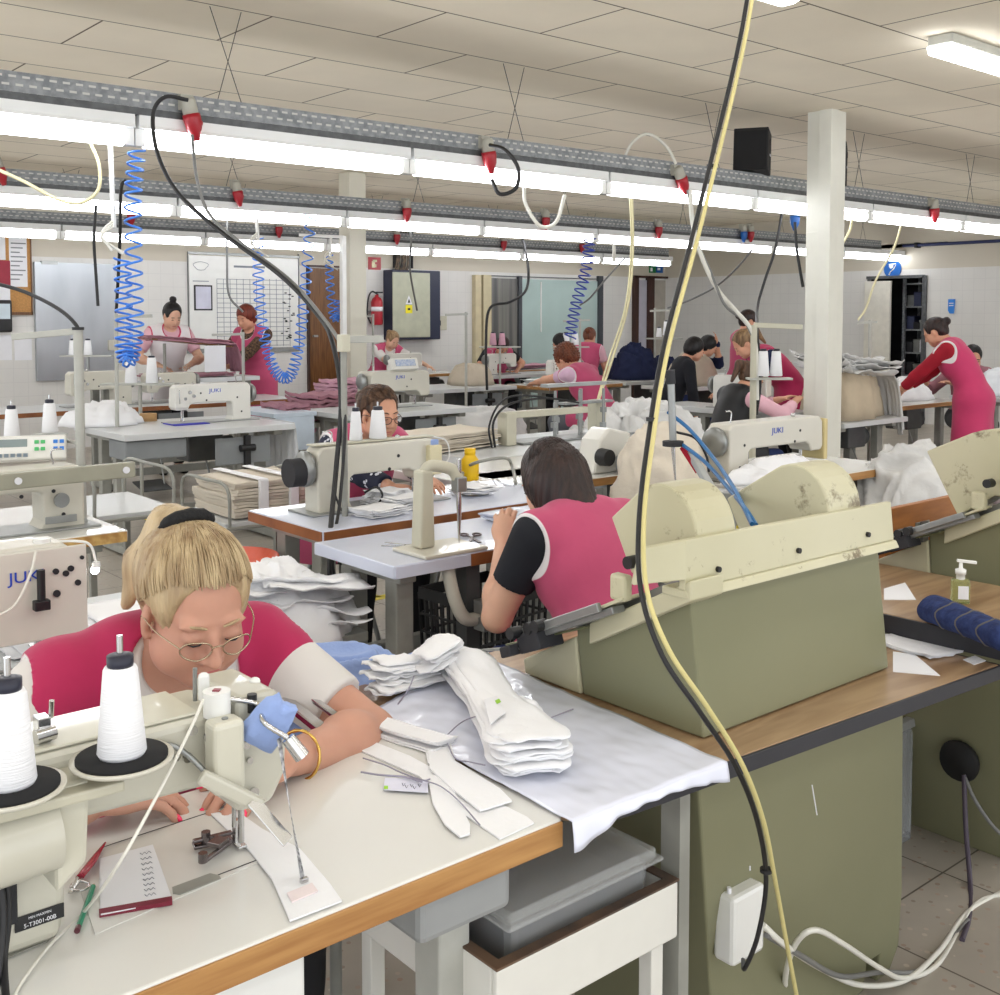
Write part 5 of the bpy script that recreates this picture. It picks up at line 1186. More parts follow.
# clear crate with folders on the floor between the machines
t = thing('plastic_crate', 'clear plastic crate of upright coloured folders on the floor between machines', 'crate', (2.63, 1.7, 0))
CLEARP = mat('clear plastic', (200, 204, 206), rough=.25, alpha=.38, var=.02)
cx0, cx1, cy0, cy1 = 2.48, 2.80, 1.54, 1.84
MB().bx(cx0, cx1, cy0, cy0 + .01, .02, .33).bx(cx0, cx0 + .01, cy0, cy1, .02, .33).bx(cx1 - .01, cx1, cy0, cy1, .02, .33).bx(cx0, cx1, cy1 - .01, cy1, .02, .33).bx(cx0, cx1, cy0, cy1, 0, .02).build('crate_body', CLEARP, t, world=True, bevel=.004)
MB().bx(cx0 - .012, cx1 + .012, cy0 - .012, cy0 + .012, .325, .35).bx(cx0 - .012, cx0 + .012, cy0, cy1, .325, .35).bx(cx1 - .012, cx1 + .012, cy0, cy1, .325, .35).build('rim', mat('grey clear plastic', (170, 172, 170), rough=.3, alpha=.8), t, world=True, bevel=.003)
for i, (c_, nm) in enumerate((((196, 158, 60), 'yellow'), ((84, 70, 130), 'purple'), ((40, 42, 50), 'black'), ((190, 150, 50), 'ochre'))):
    o = MB().box((2.765 - i * .05, 1.69, .185), (.016, .26, .32)).build('folder', mat(nm + ' board', c_, rough=.6), None, bevel=.002); top(o, nm + ' folder standing upright in the clear plastic crate', 'folder', None)

# ---- white covered table top (plastic sheet over the bench end)
t = thing('plastic_sheet', 'shiny bluish white plastic sheet covering the bench end', 'table cover', (1.15, 1.35, .762))
A_, B_, C_, D_ = P(374, 712, .763), P(480, 656, .763), P(727, 764, .763), Vector((1.016, 1.050, .7625)); A_.x = 1.034
k = MB()
def sheet(u, v):
    p = A_.lerp(B_, v).lerp(D_.lerp(C_, v), u)
    w = .0025 * mn.noise(Vector((u * 7, v * 5, 2))) + .0016 * mn.noise(Vector((u * 19, v * 17, 5)))
    return p + Vector((0, 0, w + .0032 - .0 * u))
LAMS = mat('shiny white plastic sheet', (228, 231, 246), rough=.2, var=.01, scale=3, bump=.05, bscale=9, coat=.4)
k.grid(sheet, 60, 50); k.build('sheet', LAMS, t, world=True, solid=.0016, fixn=False, up=True)
k = MB()
def flap(u, v):
    p = sheet(1, u); d = (.016 + .004 * math.sin(u * 9) + .026 * max(0, 1 - u * 4) + .012 * max(0, u * 8 - 7)) * v
    return p + Vector((.0, -.004 * math.sin(v * PI / 2) - .002 * math.sin(u * 40) * v, -d))
k.grid(flap, 60, 5)
k.build('hanging_edge', LAMS, t, world=True, solid=.0014, fixn=False)
# ---- garment bundles on the sheet
t = thing('tied_bundle', 'long tied bundle of white collar pieces lying across the plastic sheet', 'fabric bundle', P(490, 725, .77))
k = MB(); strips(k, [P(462, 672, .772), P(478, 694, .772), P(497, 722, .772), P(520, 752, .772), P(533, 775, .772)], .098, 14, .0036, 3, jit=.012, th=.0024, tight=lambda u: .55 + .9 * abs(u - .42) + .25 * u, amp=.004, nw=9)
k.build('cloth_layers', CLOTHW, t, world=True, merge=True)
k = MB(); c = P(488, 712, .80)
k.tube(bez([P(447, 735, .772), P(462, 722, .775), P(478, 716, .795), P(500, 712, .815), P(520, 722, .79), P(534, 722, .774)], 8), .0011, 5)
k.tube(bez([P(447, 742, .772), P(455, 758, .772), P(470, 762, .772), P(485, 765, .79)], 8), .0011, 5); k.tube(bez([P(520, 728, .80), P(545, 720, .775), P(573, 709, .77)], 8), .0013, 5)
k.build('tie_string', mat('grey lilac string', (150, 146, 162), rough=.8), t, world=True)
k = MB(); 
flat_piece('paper_tag', [(484, 700), (497, 696), (505, 713), (490, 725)], .828, .001, PAPER, parent=t); flat_piece('green_sticker', [(495, 701), (499, 699), (501, 702), (497, 704)], .8295, .0008, mat('lime sticker', (150, 206, 40), rough=.5), parent=t)
heap('cloth_knot', '', '', P(523, 722, .77), .035, .028, .028, CLOTHW, 5, folds=22, amp=.6, nu=40, nv=14, parent=None).name = 'cloth_scrap'
bpy.data.objects['cloth_scrap']['label'] = 'small twisted scrap of white cloth beside the tied bundle'; bpy.data.objects['cloth_scrap']['category'] = 'cloth'
t = thing('tied_bundle', 'fanned bundle of white cloth strips at the rear corner of the plastic sheet', 'fabric bundle', P(415, 690, .77))
k = MB(); strips(k, [P(376, 694, .768), P(400, 688, .768), P(425, 682, .768), P(448, 672, .768)], .075, 9, .0068, 8, jit=.014, th=.0024, tight=lambda u: .7 + .5 * abs(u - .6), amp=.005)
strips(k, [P(424, 672, .80), P(440, 660, .815), P(452, 652, .82)], .06, 6, .007, 12, jit=.01, th=.0024, amp=.006)
k.build('cloth_layers', CLOTHW, t, world=True, merge=True); k = MB(); k.tube(bez([P(398, 704, .80), P(408, 690, .845), P(414, 676, .80)], 6), .0013, 5); k.build('tie_string', MATS['grey lilac string'], t, world=True)
fabric_stack('loose white cloth pieces folded beyond the tied bundle on the sheet', P(466, 688, .768), (.055, -.03, 0), (.05, .075, 0), 5, .007, CLOTHW, 21, .006, .006, name='folded_cloth', cat='fabric')
fabric_stack('short stack of white cloth squeezed under the left corner of the plastic sheet', (1.03, 1.53, .7605) , (.04, -.16, 0), (-.05, -.01, 0), 5, .0035, CLOTHW, 4, .004, .002, name='cloth_stack', cat='fabric')
# blue cloth on a stool behind
t = thing('stool', 'grey stool hidden under the draped light blue cloth', 'stool', (1.22, 1.90, 0)); MB().bx(1.04, 1.32, 1.72, 1.98, .57, .60).build('seat', STEELP, t, world=True, bevel=.005)
for x in (1.07, 1.29):
    for y in (1.75, 1.95): MB().cyl((x, y, 0), (x, y, .57), .012, n=8).build('leg', STEELP, t, world=True)
LBLUE = mat('light blue cotton', (150, 172, 220), rough=.85, rgb2=(140, 162, 212), scale=5, bump=.2, bscale=80, sheen=.1)
heap('blue_cloth', 'light blue cloth draped behind the blonde seamstress elbow', 'cloth', (1.17, 1.84, .602), .20, .17, .16, LBLUE, 13, amp=.32, folds=6, power=3.4, nu=120, nv=44, rz=rad(-20))

# ---- front sewing table
FT0, FT1 = -.35, 1.03
t = thing('sewing_table', 'white sewing table with oak edging nearest the viewer', 'table', (.4, 1.28, 0))
ft = t
k = MB(); cr = .035
out = [(FT0, 1.075), (FT1 - .012, 1.075), (FT1, 1.087)] + [(FT1 - cr + cr * math.cos(a), 1.49 - cr + cr * math.sin(a)) for a in (0, .4, .8, 1.2, 1.57)] + [(FT0, 1.49)]
k.prism(out, lambda a, b, h: Vector((a, b, h)), .722, .760).build('tabletop', LAM, t, world=True, bevel=.003)
MB().bx(FT0, FT1 - .012, 1.0705, 1.0748, .7225, .7575).build('edging', EDGE, t, world=True, bevel=.001)
for x in (-.2, .93):
    MB().bx(x - .03, x + .03, 1.12, 1.45, .685, .722).bx(x - .028, x + .028, 1.20, 1.26, .05, .69).bx(x - .03, x + .03, 1.08, 1.47, .012, .06).build('leg', STEELL, t, world=True, bevel=.004)
MB().bx(.38, .64, 1.115, 1.125, .60, .72).build('guard_plate', WPAINT, t, world=True, bevel=.02)
MB().bx(.10, .35, 1.16, 1.38, .50, .70).cyl((.35, 1.27, .6), (.44, 1.27, .6), .08, n=20).build('motor', MOTOR, t, world=True, bevel=.01)
MB().bx(-.15, .9, 1.30, 1.34, .2, .26).build('crossbar', STEELP, t, world=True)
k = MB().bx(.80, .955, 1.105, 1.30, .645, .72); k.build('drawer', mat('grey plastic', (150, 152, 152), rough=.4), t, world=True, bevel=.01)
# machine plate lines
a, b, c, d = P(75, 868), P(210, 812), P(245, 860), P(85, 925)
pl = flat_piece('machine_plate', [(72, 866), (208, 812), (262, 862), (95, 935)], .7602, .0012, LAM, parent=t, bevel=.0)
k = MB(); z_ = .7618
for q0, q1 in (((100, 848), (210, 812)), ((208, 812), (262, 862)), ((262, 858), (210, 878))): k.tube([P(*q0, z_), P(*q1, z_)], .0006, 4)
k.build('plate_groove', DARK, t, world=True)
flat_piece('slide_plate', [(172, 888), (210, 874), (219, 876), (221, 879), (180, 895), (173, 894)], .7615, .0012, STEELP, parent=t)
flat_piece('slide_plate', [(0, 950), (45, 928), (53, 932), (48, 942), (0, 962)], .7615, .0012, STEELP, parent=t)
# ---- white stand with drawer box beneath
t = thing('side_stand', 'chipped white wooden stand with open top under the plastic sheet', 'stand', (1.14, 1.25, 0))
WCH = mat('chipped white laminate', (228, 226, 218), rough=.4, var=.03); BRN = mat('worn chipboard', (112, 86, 66), rough=.8, rgb2=(70, 60, 54), scale=12)
MB().bx(.945, 1.325, 1.125, 1.137, .455, .548).bx(.945, .957, 1.137, 1.50, .455, .548).bx(1.313, 1.325, 1.137, 1.50, .455, .548).bx(.945, 1.325, 1.488, 1.50, .455, .548).build('side', WCH, t, world=True, bevel=.004)
MB().bx(.957, 1.313, 1.137, 1.488, .470, .482).build('shelf', BRN, t, world=True)
MB().bx(.962, 1.308, 1.124, 1.142, .548, .5515).bx(.944, .962, 1.124, 1.50, .548, .5515).bx(1.308, 1.326, 1.124, 1.50, .548, .5515).build('rim', BRN, t, world=True)
for x in (.97, 1.30):
    for y in (1.16, 1.47): MB().bx(x - .014, x + .014, y - .014, y + .014, 0, .456).build('leg', WCH, t, world=True, bevel=.002)
MB_ = None
t = thing('plastic_box', 'clear plastic box with lid standing in the white side stand', 'box', (1.15, 1.31, .484), 0)
SMOKE = mat('smoky clear plastic', (196, 198, 198), rough=.22, alpha=.4, var=.02); SMOKL = mat('clear lid plastic', (222, 224, 222), rough=.15, alpha=.3, var=.02)
MB().bx(1.00, 1.295, 1.16, 1.42, .486, .585).build('container', SMOKE, t, world=True, bevel=.015)
MB().bx(.992, 1.303, 1.152, 1.43, .580, .600).bx(.982, 1.312, 1.143, 1.44, .578, .586).build('lid', SMOKL, t, world=True, bevel=.006)
MB().bx(1.02, 1.28, 1.18, 1.40, .490, .555).build('contents', mat('dark sorted parts', (84, 66, 60), rough=.8, rgb2=(60, 62, 70), scale=30), t, world=True, bevel=.01)
heap('plastic_bag', 'navy and white striped cloth in a clear bag inside the white stand', 'bag', P(500, 925, .482), .045, .03, .075, mat('navy white stripes', (226, 226, 232), rough=.3, rgb2=(44, 50, 92), scale=38, coat=.4), 3, folds=18, amp=.5, nu=60, nv=20)
# ---- the near sewing machine
NM = mat('near machine enamel', (198, 195, 180), rough=.3, rgb2=(190, 187, 172), scale=4, coat=.3); NM2 = mat('near machine cover', (206, 203, 186), rough=.28, var=.02, coat=.3)
t = thing('sewing_machine', 'large ivory sewing machine carrying two thread cones nearest the viewer', 'sewing machine', (.42, 1.26, .762)); hm = t
def yb(name, m, x0, y0, x1, y1, Y, dep, bevel=.006):
    a = YP(x0, y0, Y); b = YP(x1, y1, Y); return MB().bx(min(a.x, b.x), max(a.x, b.x), Y, Y + dep, min(a.z, b.z), max(a.z, b.z)).build(name, m, t, world=True, bevel=bevel, seg=3)
MB().prism([(.16, .890), (.40, .890), (.56, .884), (.60, .872), (.60, .974), (.16, .974)], lambda x, z, h: Vector((x, h, z)), 1.215, 1.325).build('arm', NM, t, world=True, bevel=.012, seg=3)
MB().bx(.20, .56, 1.222, 1.318, .974, .978).build('top_cover', NM2, t, world=True, bevel=.003)
MB().prism([(.598, .845), (.648, .845), (.668, .88), (.672, .965), (.655, .988), (.60, .988)], lambda x, z, h: Vector((x, h, z)), 1.205, 1.325).build('head', NM, t, world=True, bevel=.010, seg=3)
MB().prism([(.10, .762), (.392, .762), (.398, .80), (.405, .93), (.08, .93)], lambda x, z, h: Vector((x, h, z)), 1.215, 1.325).build('pillar', NM, t, world=True, bevel=.012, seg=3)
MB().bx(.556, .596, 1.172, 1.204, .888, .975).build('front_block', NM2, t, world=True, bevel=.007, seg=3); MB().cyl((.576, 1.186, .975), (.576, 1.186, .9765), .004, n=10).build('screw', GREY, t, world=True)
a = YP(0, 818, 1.17); MB().cyl((.05, 1.185, .890), (.375, 1.185, .905), .042, n=28).build('motor_housing', NM, t, world=True, bevel=.006)
MB().prism([(.372, .84), (.405, .865), (.410, .955), (.372, .955)], lambda x, z, h: Vector((x, h, z)), 1.165, 1.22).build('end_cover', NM2, t, world=True, bevel=.006)
q = YP(40, 918, 1.2125); MB().bx(q.x - .026, q.x + .026, 1.2125, 1.2145, q.z - .008, q.z + .008).build('rating_plate', BLACKP, t, world=True, bevel=.0005)
o = text_obj('lettering', '5-T3001-00B', .0065, PAPER, facing(0, -1), Vector((q.x, 1.2122, q.z - .0035)), t, ext=.0001); text_obj('lettering', 'MIN MAXMIN', .004, PAPER, facing(0, -1), Vector((q.x, 1.2122, q.z + .004)), t, ext=.0001).hide_render = False
MB().bx(.16, .345, 1.208, 1.216, .80, .862).build('belt_recess', DARK, t, world=True, bevel=.003)
MB().tube(bez([YP(-6, 862, 1.20), YP(6, 880, 1.195), YP(8, 920, 1.19), YP(4, 960, 1.18), P(6, 1000, .765)], 6), .004, 7).tube(bez([YP(-8, 870, 1.20), YP(1, 890, 1.19), YP(3, 930, 1.18), P(-4, 990, .765)], 6), .004, 7).build('cable_loop', BLK, t, world=True)
# mechanics on the face
k = MB(); k.cyl(YP(241, 790, 1.25), P(241, 841, .775), .0042, n=10).cyl(YP(234, 795, 1.25), P(234, 826, .80), .003, n=8); k.build('needle_bar', CHROME, t, world=True)
c = P(238, 842, .768); k = MB().box((c.x, c.y, .766), (.012, .03, .004)).box((c.x, c.y + .004, .782), (.008, .010, .03)); k.build('presser_foot', CHROME, t, world=True, bevel=.001)
k = MB(); a = P(193, 846, .768); b = P(232, 838, .768); k.beam(a, b, .018, .004).beam(a + Vector((0, 0, .006)), b + Vector((0, 0, .008)), .008, .004); c2 = P(203, 862, .768); k.beam(c2, P(230, 842, .772), .006, .005); k.cyl(c2, c2 + Vector((0, 0, .012)), .006, n=10).cyl(P(206, 842, .77), P(206, 842, .77) + Vector((0, 0, .014)), .006, n=10).box(P(218, 842, .776), (.022, .02, .006), rz=.5); k.build('binder_guide', mat('dark steel', (120, 112, 112), rough=.25, metal=.9), t, world=True, bevel=.001)
k = MB(); a = YP(200, 776, 1.175); b = YP(262, 806, 1.150); k.beam(a, b, .012, .018); k.build('lever_arm', NM, t, world=True, bevel=.004)
k = MB(); a = YP(252, 800, 1.150); b = YP(288, 842, 1.12); k.beam(a, b, .016, .0025, up=(0, -.9, .4)); k.build('lever_blade', CHROME, t, world=True, bevel=.001)
for (x, y, Y, r) in ((209, 736, 1.2, .0075), (192, 730, 1.21, .006), (187, 757, 1.21, .006), (246, 744, 1.2, .005), (249, 760, 1.2, .004), (253, 792, 1.2, .0065), (150, 762, 1.213, .010), (164, 758, 1.213, .005), (176, 757, 1.213, .004)):
    q = YP(x, y, Y); MB().cyl(q, q - Vector((0, .004, 0)), r, n=14).build('screw', CHROME if r < .008 else DARK, t, world=True)
k = MB(); k.tube(bez([YP(140, 745, 1.208), YP(170, 745, 1.205), YP(190, 757, 1.20), YP(205, 772, 1.19)], 5), .0035, 6); k.build('linkage_rod', GREY, t, world=True)
# bracket, plates
k = MB(); k.beam(Vector((.08, 1.168, .952)), Vector((.44, 1.168, .945)), .045, .012); k.build('cone_bracket', OFFW2, t, world=True, bevel=.003)
for i, (px, py) in enumerate(((122, 757), (10, 787))):
    c = YP(px, py, 1.165)
    MB().lathe([(0, -.006), (.050, -.006), (.0545, -.003), (.0545, .0005), (.048, -.001), (0, -.001)], c, 36).build('cone_plate', OFFW, t, world=True)
    MB().lathe([(0, -.001), (.0485, -.001), (.0485, .003), (0, .003)], c, 36).build('foam_disc', mat('black foam', (24, 24, 26), rough=.9), t, world=True)
    MB().cyl(c, c + Vector((0, 0, .135)), .0035, n=10).build('spindle', CHROME, t, world=True)
    thread_cone((c.x, c.y, c.z + .0032), ('white thread cone on the black disc nearer the seamstress face', 'white thread cone on the black disc at the left edge')[i], r=.0262, h=.098, pin=False)
k = MB(); q = YP(42, 728, 1.25); k.box(q, (.014, .02, .028)).cyl(q + Vector((.01, -.01, -.004)), q + Vector((-.012, -.014, -.004)), .008, n=12).cyl(q + Vector((.01, 0, .01)), q + Vector((.01, -.004, .03)), .003, n=8); k.build('tension_unit', CHROME, t, world=True, bevel=.001)
q = Vector((.345, 1.235, .978)); MB().cyl(q, q + Vector((0, 0, .012)), .0035, .005, n=10).build('oil_cap', BLACKP, t, world=True)
# lamp
q = YP(217, 715, 1.215); MB().cyl(q, q + Vector((0, 0, .030)), .0165, n=26).build('lamp_base', WPAINT, t, world=True, bevel=.003)
MB().cyl(q + Vector((0, 0, .030)), q + Vector((0, 0, .0315)), .006, n=4).build('red_switch', mat('dark red plastic', (140, 40, 60), rough=.3), t, world=True)
e = YP(288, 738, 1.14); g = bez([q + Vector((.014, -.004, .018)), q + Vector((.045, -.02, .008)), YP(264, 722, 1.16), e], 10)
MB().tube(g, [.0030 + .0006 * (i % 2) for i in range(len(g))], 8).build('flexible_neck', CHROME, t, world=True)
MB().cyl(e, e + (e - g[-3]).normalized() * .02 + Vector((0, 0, -.012)), .0085, .0095, n=14).build('lamp_head', CHROME, t, world=True)
for (x, y) in ((196, 686), (247, 690)):
    q = YP(x + 8, y + 8, 1.25); MB().cyl(q - Vector((0, 0, .006)), q + Vector((0, 0, .022)), .007, n=14).sphere(q + Vector((0, 0, .022)), (.007, .007, .005), 12).build('tension_post', WPAINT, t, world=True)
q = YP(195, 690, 1.27); MB().cyl(YP(195, 705, 1.27), YP(195, 668, 1.27), .003, n=8).build('thread_post', GREY, t, world=True)
MB().cyl(YP(252, 712, 1.205), YP(252, 694, 1.205), .006, n=12).build('post_cap', BLACKP, t, world=True)
# clamp behind the head
k = MB(); k.beam(P(285, 700, .80), P(333, 738, .79), .02, .012).beam(P(300, 690, .81), P(345, 722, .80), .012, .008); k.build('puller_bracket', CHROME, t, world=True, bevel=.002)
o = heap('blue_rag', 'small light blue cloth draped over the near machine head', 'cloth', YP(258, 735, 1.19), .024, .011, .055, LBLUE, 6, folds=18, amp=.18, power=5, nu=50, nv=20); o.rotation_euler = (rad(10), rad(35), rad(-20)); o.location = YP(256, 742, 1.185)
# white lamp cable
cable('lamp_cable', [YP(203, 700, 1.2), YP(190, 730, 1.165), YP(160, 790, 1.12), YP(120, 862, 1.10), P(84, 912, .768), P(50, 945, .766), P(20, 985, .766), P(10, 1010, .766)], .0019, WHC, 'white lamp cable trailing over the near sewing table')
# ribbon with metal clip
t = thing('ribbon', 'black and white printed ribbon hanging from the near machine lamp', 'ribbon', P(303, 882, .764))
k = MB(); path = bez([YP(279, 738, 1.15), YP(284, 770, 1.13), YP(292, 820, 1.115), P(299, 858, .79), P(303, 880, .7655)], 8)
def rib(u, v):
    q = u * (len(path) - 1); a = int(min(q, len(path) - 2)); p = path[a].lerp(path[a + 1], q - a); an = .4 + u * 1.6
    return p + (Vector((math.cos(an), math.sin(an), .15)) * (v - .5)) * .0075
k.grid(rib, 40, 5); m_ = mat('printed ribbon', (32, 32, 38), rough=.5, rgb2=(214, 214, 218), scale=110); k.build('band', m_, t, world=True, solid=.0008, fixn=False)
MB().box(P(304, 880, .768), (.010, .006, .006)).build('metal_clip', CHROME, t, world=True, bevel=.001)
# thin fabric strip being sewn
flat_piece('cloth_strip', [(208, 812), (228, 806), (262, 830), (300, 850), (330, 885), (342, 902), (290, 922), (272, 880), (248, 850)], .7622, .0022, CLOTHW, label='white cloth strip fed under the near machine needle', cat='cloth')
flat_piece('cloth_strip', [(287, 894), (312, 884), (318, 892), (292, 903)], .7650, .0018, mat('pale pink label cloth', (236, 222, 222), rough=.9), label='small pale pink cloth label under the ribbon clip', cat='cloth')
# cut pieces tied with string
t = thing('cut_pieces', 'flat white cut cloth pieces tied with grey string on the near table', 'fabric', P(440, 780, .762))
flat_piece('cloth_piece', [(362, 752), (372, 742), (410, 757), (470, 790), (527, 818), (534, 824), (500, 840), (450, 806), (420, 778)], .7608, .0022, CLOTHW, parent=t)
flat_piece('cloth_piece', [(421, 731), (438, 727), (446, 745), (452, 775), (440, 775), (428, 764)], .7632, .0022, CLOTHW, parent=t)
flat_piece('cloth_piece', [(428, 778), (445, 775), (458, 800), (470, 826), (470, 835), (460, 838), (445, 826), (433, 805)], .7634, .0025, CLOTHW, parent=t)
flat_piece('cloth_piece', [(425, 728), (450, 740), (455, 762), (500, 790), (512, 802), (480, 812), (452, 790), (430, 770)], .7655, .0025, CLOTHW, parent=t)
k = MB(); k.tube(bez([P(361, 772, .7645), P(380, 775, .766), P(405, 777, .768), P(422, 782, .771)], 6), .0016, 5).tube(bez([P(363, 758, .7645), P(385, 765, .768), P(400, 772, .768), P(422, 780, .772), P(430, 779, .77)], 6), .0012, 5).tube(bez([P(422, 780, .771), P(440, 786, .772), P(458, 800, .770), P(480, 825, .768)], 6), .001, 5)
k.build('tie_string', MATS['grey lilac string'], t, world=True)
flat_piece('paper_tag', [(385, 778), (428, 780), (428, 793), (383, 790)], .7640, .0008, mat('tag paper', (222, 222, 238), rough=.6), parent=t); flat_piece('green_sticker', [(384, 786), (388, 786), (388, 789), (384, 789)], .7652, .0005, MATS['lime sticker'], parent=t)
k = MB()
for i, (x, y) in enumerate(((402, 783), (405, 785), (410, 784), (413, 786), (418, 784))): k.tube([P(x, y, .7652), P(x + 1.5, y + 3, .7652), P(x + 3, y + .5, .7652)], .0005, 4)
k.build('handwriting', mat('pencil grey', (110, 112, 130), rough=.8), t, world=True)
# notepad, scissors, pen
t = thing('notepad', 'small white notepad with a dark red edge on the near table', 'notepad', P(138, 880, .762))
NP = [(99, 860), (152, 846), (172, 902), (100, 916)]
for i in range(3): flat_piece('page', [(a + .4 * i, b - .3 * i) for a, b in NP], .7615 + i * .0016, .0013, PAPER, parent=t)
flat_piece('cover_edge', [(99, 913), (172, 900), (172.5, 905), (99.5, 918)], .7612, .005, mat('dark red binding', (120, 24, 48), rough=.6), parent=t)
k = MB(); r_ = random.Random(4)
for i in range(9):
    y = 853 + i * 5.2; k.tube([P(140 + i * .6 + j * 2.2, y + (j % 2) * 2.2 - j * .5, .7663) for j in range(6)], .0004, 4)
k.build('handwriting', MATS['pencil grey'], t, world=True)
t = thing('thread_snips', 'thread snips with dark red handle beside the notepad', 'scissors', P(86, 870, .762))
k = MB(); k.tube([P(80, 877, .768), P(92, 862, .770), P(105, 843, .766)], [.0070, .0075, .002], 10, flat=.6); k.build('handle', mat('dark red plastic handle', (160, 24, 52), rough=.25, coat=.4), t, world=True)
k = MB(); c = P(80, 886, .766); k.tube([c + Vector((.010 * math.cos(a), .012 * math.sin(a), 0)) for a in [2 * PI * i / 18 for i in range(18)]], .0016, 6, closed=True).beam(P(82, 876, .768), P(70, 893, .765), .005, .002).beam(P(80, 874, .769), P(72, 888, .767), .004, .002); k.build('blades', CHROME, t, world=True)
t = thing('pen', 'green pen lying between the notepad and the machine pillar', 'pen', P(85, 905, .766)); a = P(94, 884, .766); b = P(77, 931, .766)
MB().cyl(a.lerp(b, .06), b.lerp(a, .08), .0032, n=10).build('barrel', mat('green plastic', (20, 136, 100), rough=.3), t, world=True); MB().cyl(a, a.lerp(b, .06), .0008, .003, n=8).build('tip', mat('pen wood', (200, 160, 130), rough=.6), t, world=True); MB().cyl(b.lerp(a, .08), b, .0034, n=10).build('cap', mat('dark cap', (90, 40, 50), rough=.4), t, world=True)

# ---- the near seamstress
WSHIRT = mat('white tshirt cotton', (218, 214, 210), rough=.9, var=.03, scale=4, bump=.5, bscale=10, sheen=.1, spec=.15)
BLOND = hairmat('blonde hair', (200, 178, 140), (150, 124, 92), 36)
TRB = mat('black trousers', (26, 26, 30), rough=.9)
h1 = person('person with blonde tied hair, glasses and deep pink vest bending over the near machine', (.745, 2.00, 0), PI, lean=38, side=0, head=(23, 5, 0), seat=.388, size=1.0,
            rh=(.50, 1.455, .80), lh=(.795, 1.425, .795), rhint=(1, -.2, -.3), lhint=(-1.0, .10, -.45), skin=skinmat('skin warm', (200, 150, 128)), vest=DPINK, shirt=WSHIRT, sleeve=.72, trousers=TRB,
            hair='hero', hairm=BLOND, glasses=(WIREG, 1.0), vox=.0052, hdir=((1, -.12, -.08), (-.9, -.25, -.05)), hn=((0, 0, 1), (0, 0, 1)), hcurl=(.55, .5), nails=NAILP, ah=.112, nk_=1.3, bulk=1.06, shoulder=.175)
# gold bracelet and black watch strap
e, w = h1['arms'][1][1], h1['arms'][1][2]; M_ = h1['M']
for (lab, f_, m_, r_, cat_, nm) in (('thin gold bracelet on the left wrist of the blonde seamstress', .90, GOLD, .0022, 'bracelet', 'bracelet'),):
    c = M_ @ e.lerp(w, f_); dv = (M_.to_3x3() @ (w - e)).normalized(); x = dv.orthogonal().normalized(); y = dv.cross(x)
    o = MB().tube([c + (x * math.cos(a) + y * math.sin(a)) * .0365 for a in [2 * PI * i / 26 for i in range(26)]], [r_ * (1 + .4 * (i % 2)) for i in range(26)], 6, closed=True).build(nm, m_); setorigin(o, c); top(o, lab, cat_)
def stool(label, p, h=.44, r=.17, m=None, back=False, rz=0, group=None):
    t = thing('work_stool' if not back else 'work_chair', label, 'chair', (p[0], p[1], 0), rz, group)
    MB().lathe([(0, h - .04), (r * .9, h - .04), (r, h - .02), (r * .95, h), (0, h + .004)], n=24).build('seat', m or DARK, t)
    for a in (.8, 2.36, 3.93, 5.5): MB().tube([(.10 * math.cos(a), .10 * math.sin(a), h - .04), (.20 * math.cos(a), .20 * math.sin(a), 0)], .011, 8).build('leg', GREY, t)
    if back: MB().tube([(-.12, -.15, h - .03), (-.13, -.20, h + .2), (-.12, -.21, h + .26)], .009, 6).tube([(.12, -.15, h - .03), (.13, -.20, h + .2), (.12, -.21, h + .26)], .009, 6).build('back_frame', GREY, t); MB().box((0, -.215, h + .28), (.34, .025, .16)).build('backrest', m or DARK, t, bevel=.02)
    return t
stool('dark round stool under the blonde seamstress', (.745, 2.04), .35)
# ---------------------------------------------------------------- middle ground
WEDGE = dict(edge_sides='f')
# left machine and its table
sewing_table('white sewing table behind the blonde seamstress', -.5, 1.12, 2.16, 2.70, front=1, topm=LAMG, edgem=GREY)
m2 = sewing_machine('ivory sewing machine with a lit lamp left of the blonde seamstress', (.715, 2.30, .76), PI, L=.62, h=.235, w=.10, logo=None)
MB().bx(-.075, .13, .052, .058, .045, .228).build('back_cover', MACH, m2, bevel=.006)
text_obj('lettering', 'JUKI', .031, JBLUE, facing(0, -1), YP(27, 577, 2.2405), m2, ext=.0006, xs=1.2)
for (x, y, r) in ((55, 571, .006), (65, 573, .006), (70, 568, .006), (77, 582, .006), (56, 593, .007), (81, 557, .004)): q = YP(x, y, 2.245); MB().cyl(q, q - Vector((0, .008, 0)), r, n=12).build('screw_cap', DARK, m2, world=True)
q = YP(41, 580, 2.22); MB().cyl(q + Vector((0, 0, .02)), q - Vector((0, 0, .04)), .008, n=10).box(q - Vector((0, 0, .05)), (.03, .02, .02)).build('tension_lever', BLACKP, m2, world=True, bevel=.002)
q = YP(42, 548, 2.28); MB().cyl(q - Vector((0, 0, .01)), q + Vector((0, 0, .02)), .017, n=20).build('lamp_base', WPAINT, m2, world=True, bevel=.003)
e = YP(96, 562, 2.26); MB().tube(bez([q + Vector((.015, 0, .01)), YP(75, 541, 2.28), YP(90, 545, 2.27), e], 8), .003, 6).cyl(e, YP(96, 567, 2.26), .008, .010, n=12).build('flexible_neck', WPAINT, m2, world=True)
MB().sphere(YP(95, 570, 2.26), .0085, 12).build('lit_bulb', mat('lamp led glow', (250, 250, 255), emit=60, var=0), m2, world=True)
cable('lamp_cable', [YP(36, 552, 2.22), YP(30, 575, 2.19), YP(15, 605, 2.17), YP(-10, 620, 2.17)], .0028, WHC, 'cream lamp cable looping in front of the left sewing machine')
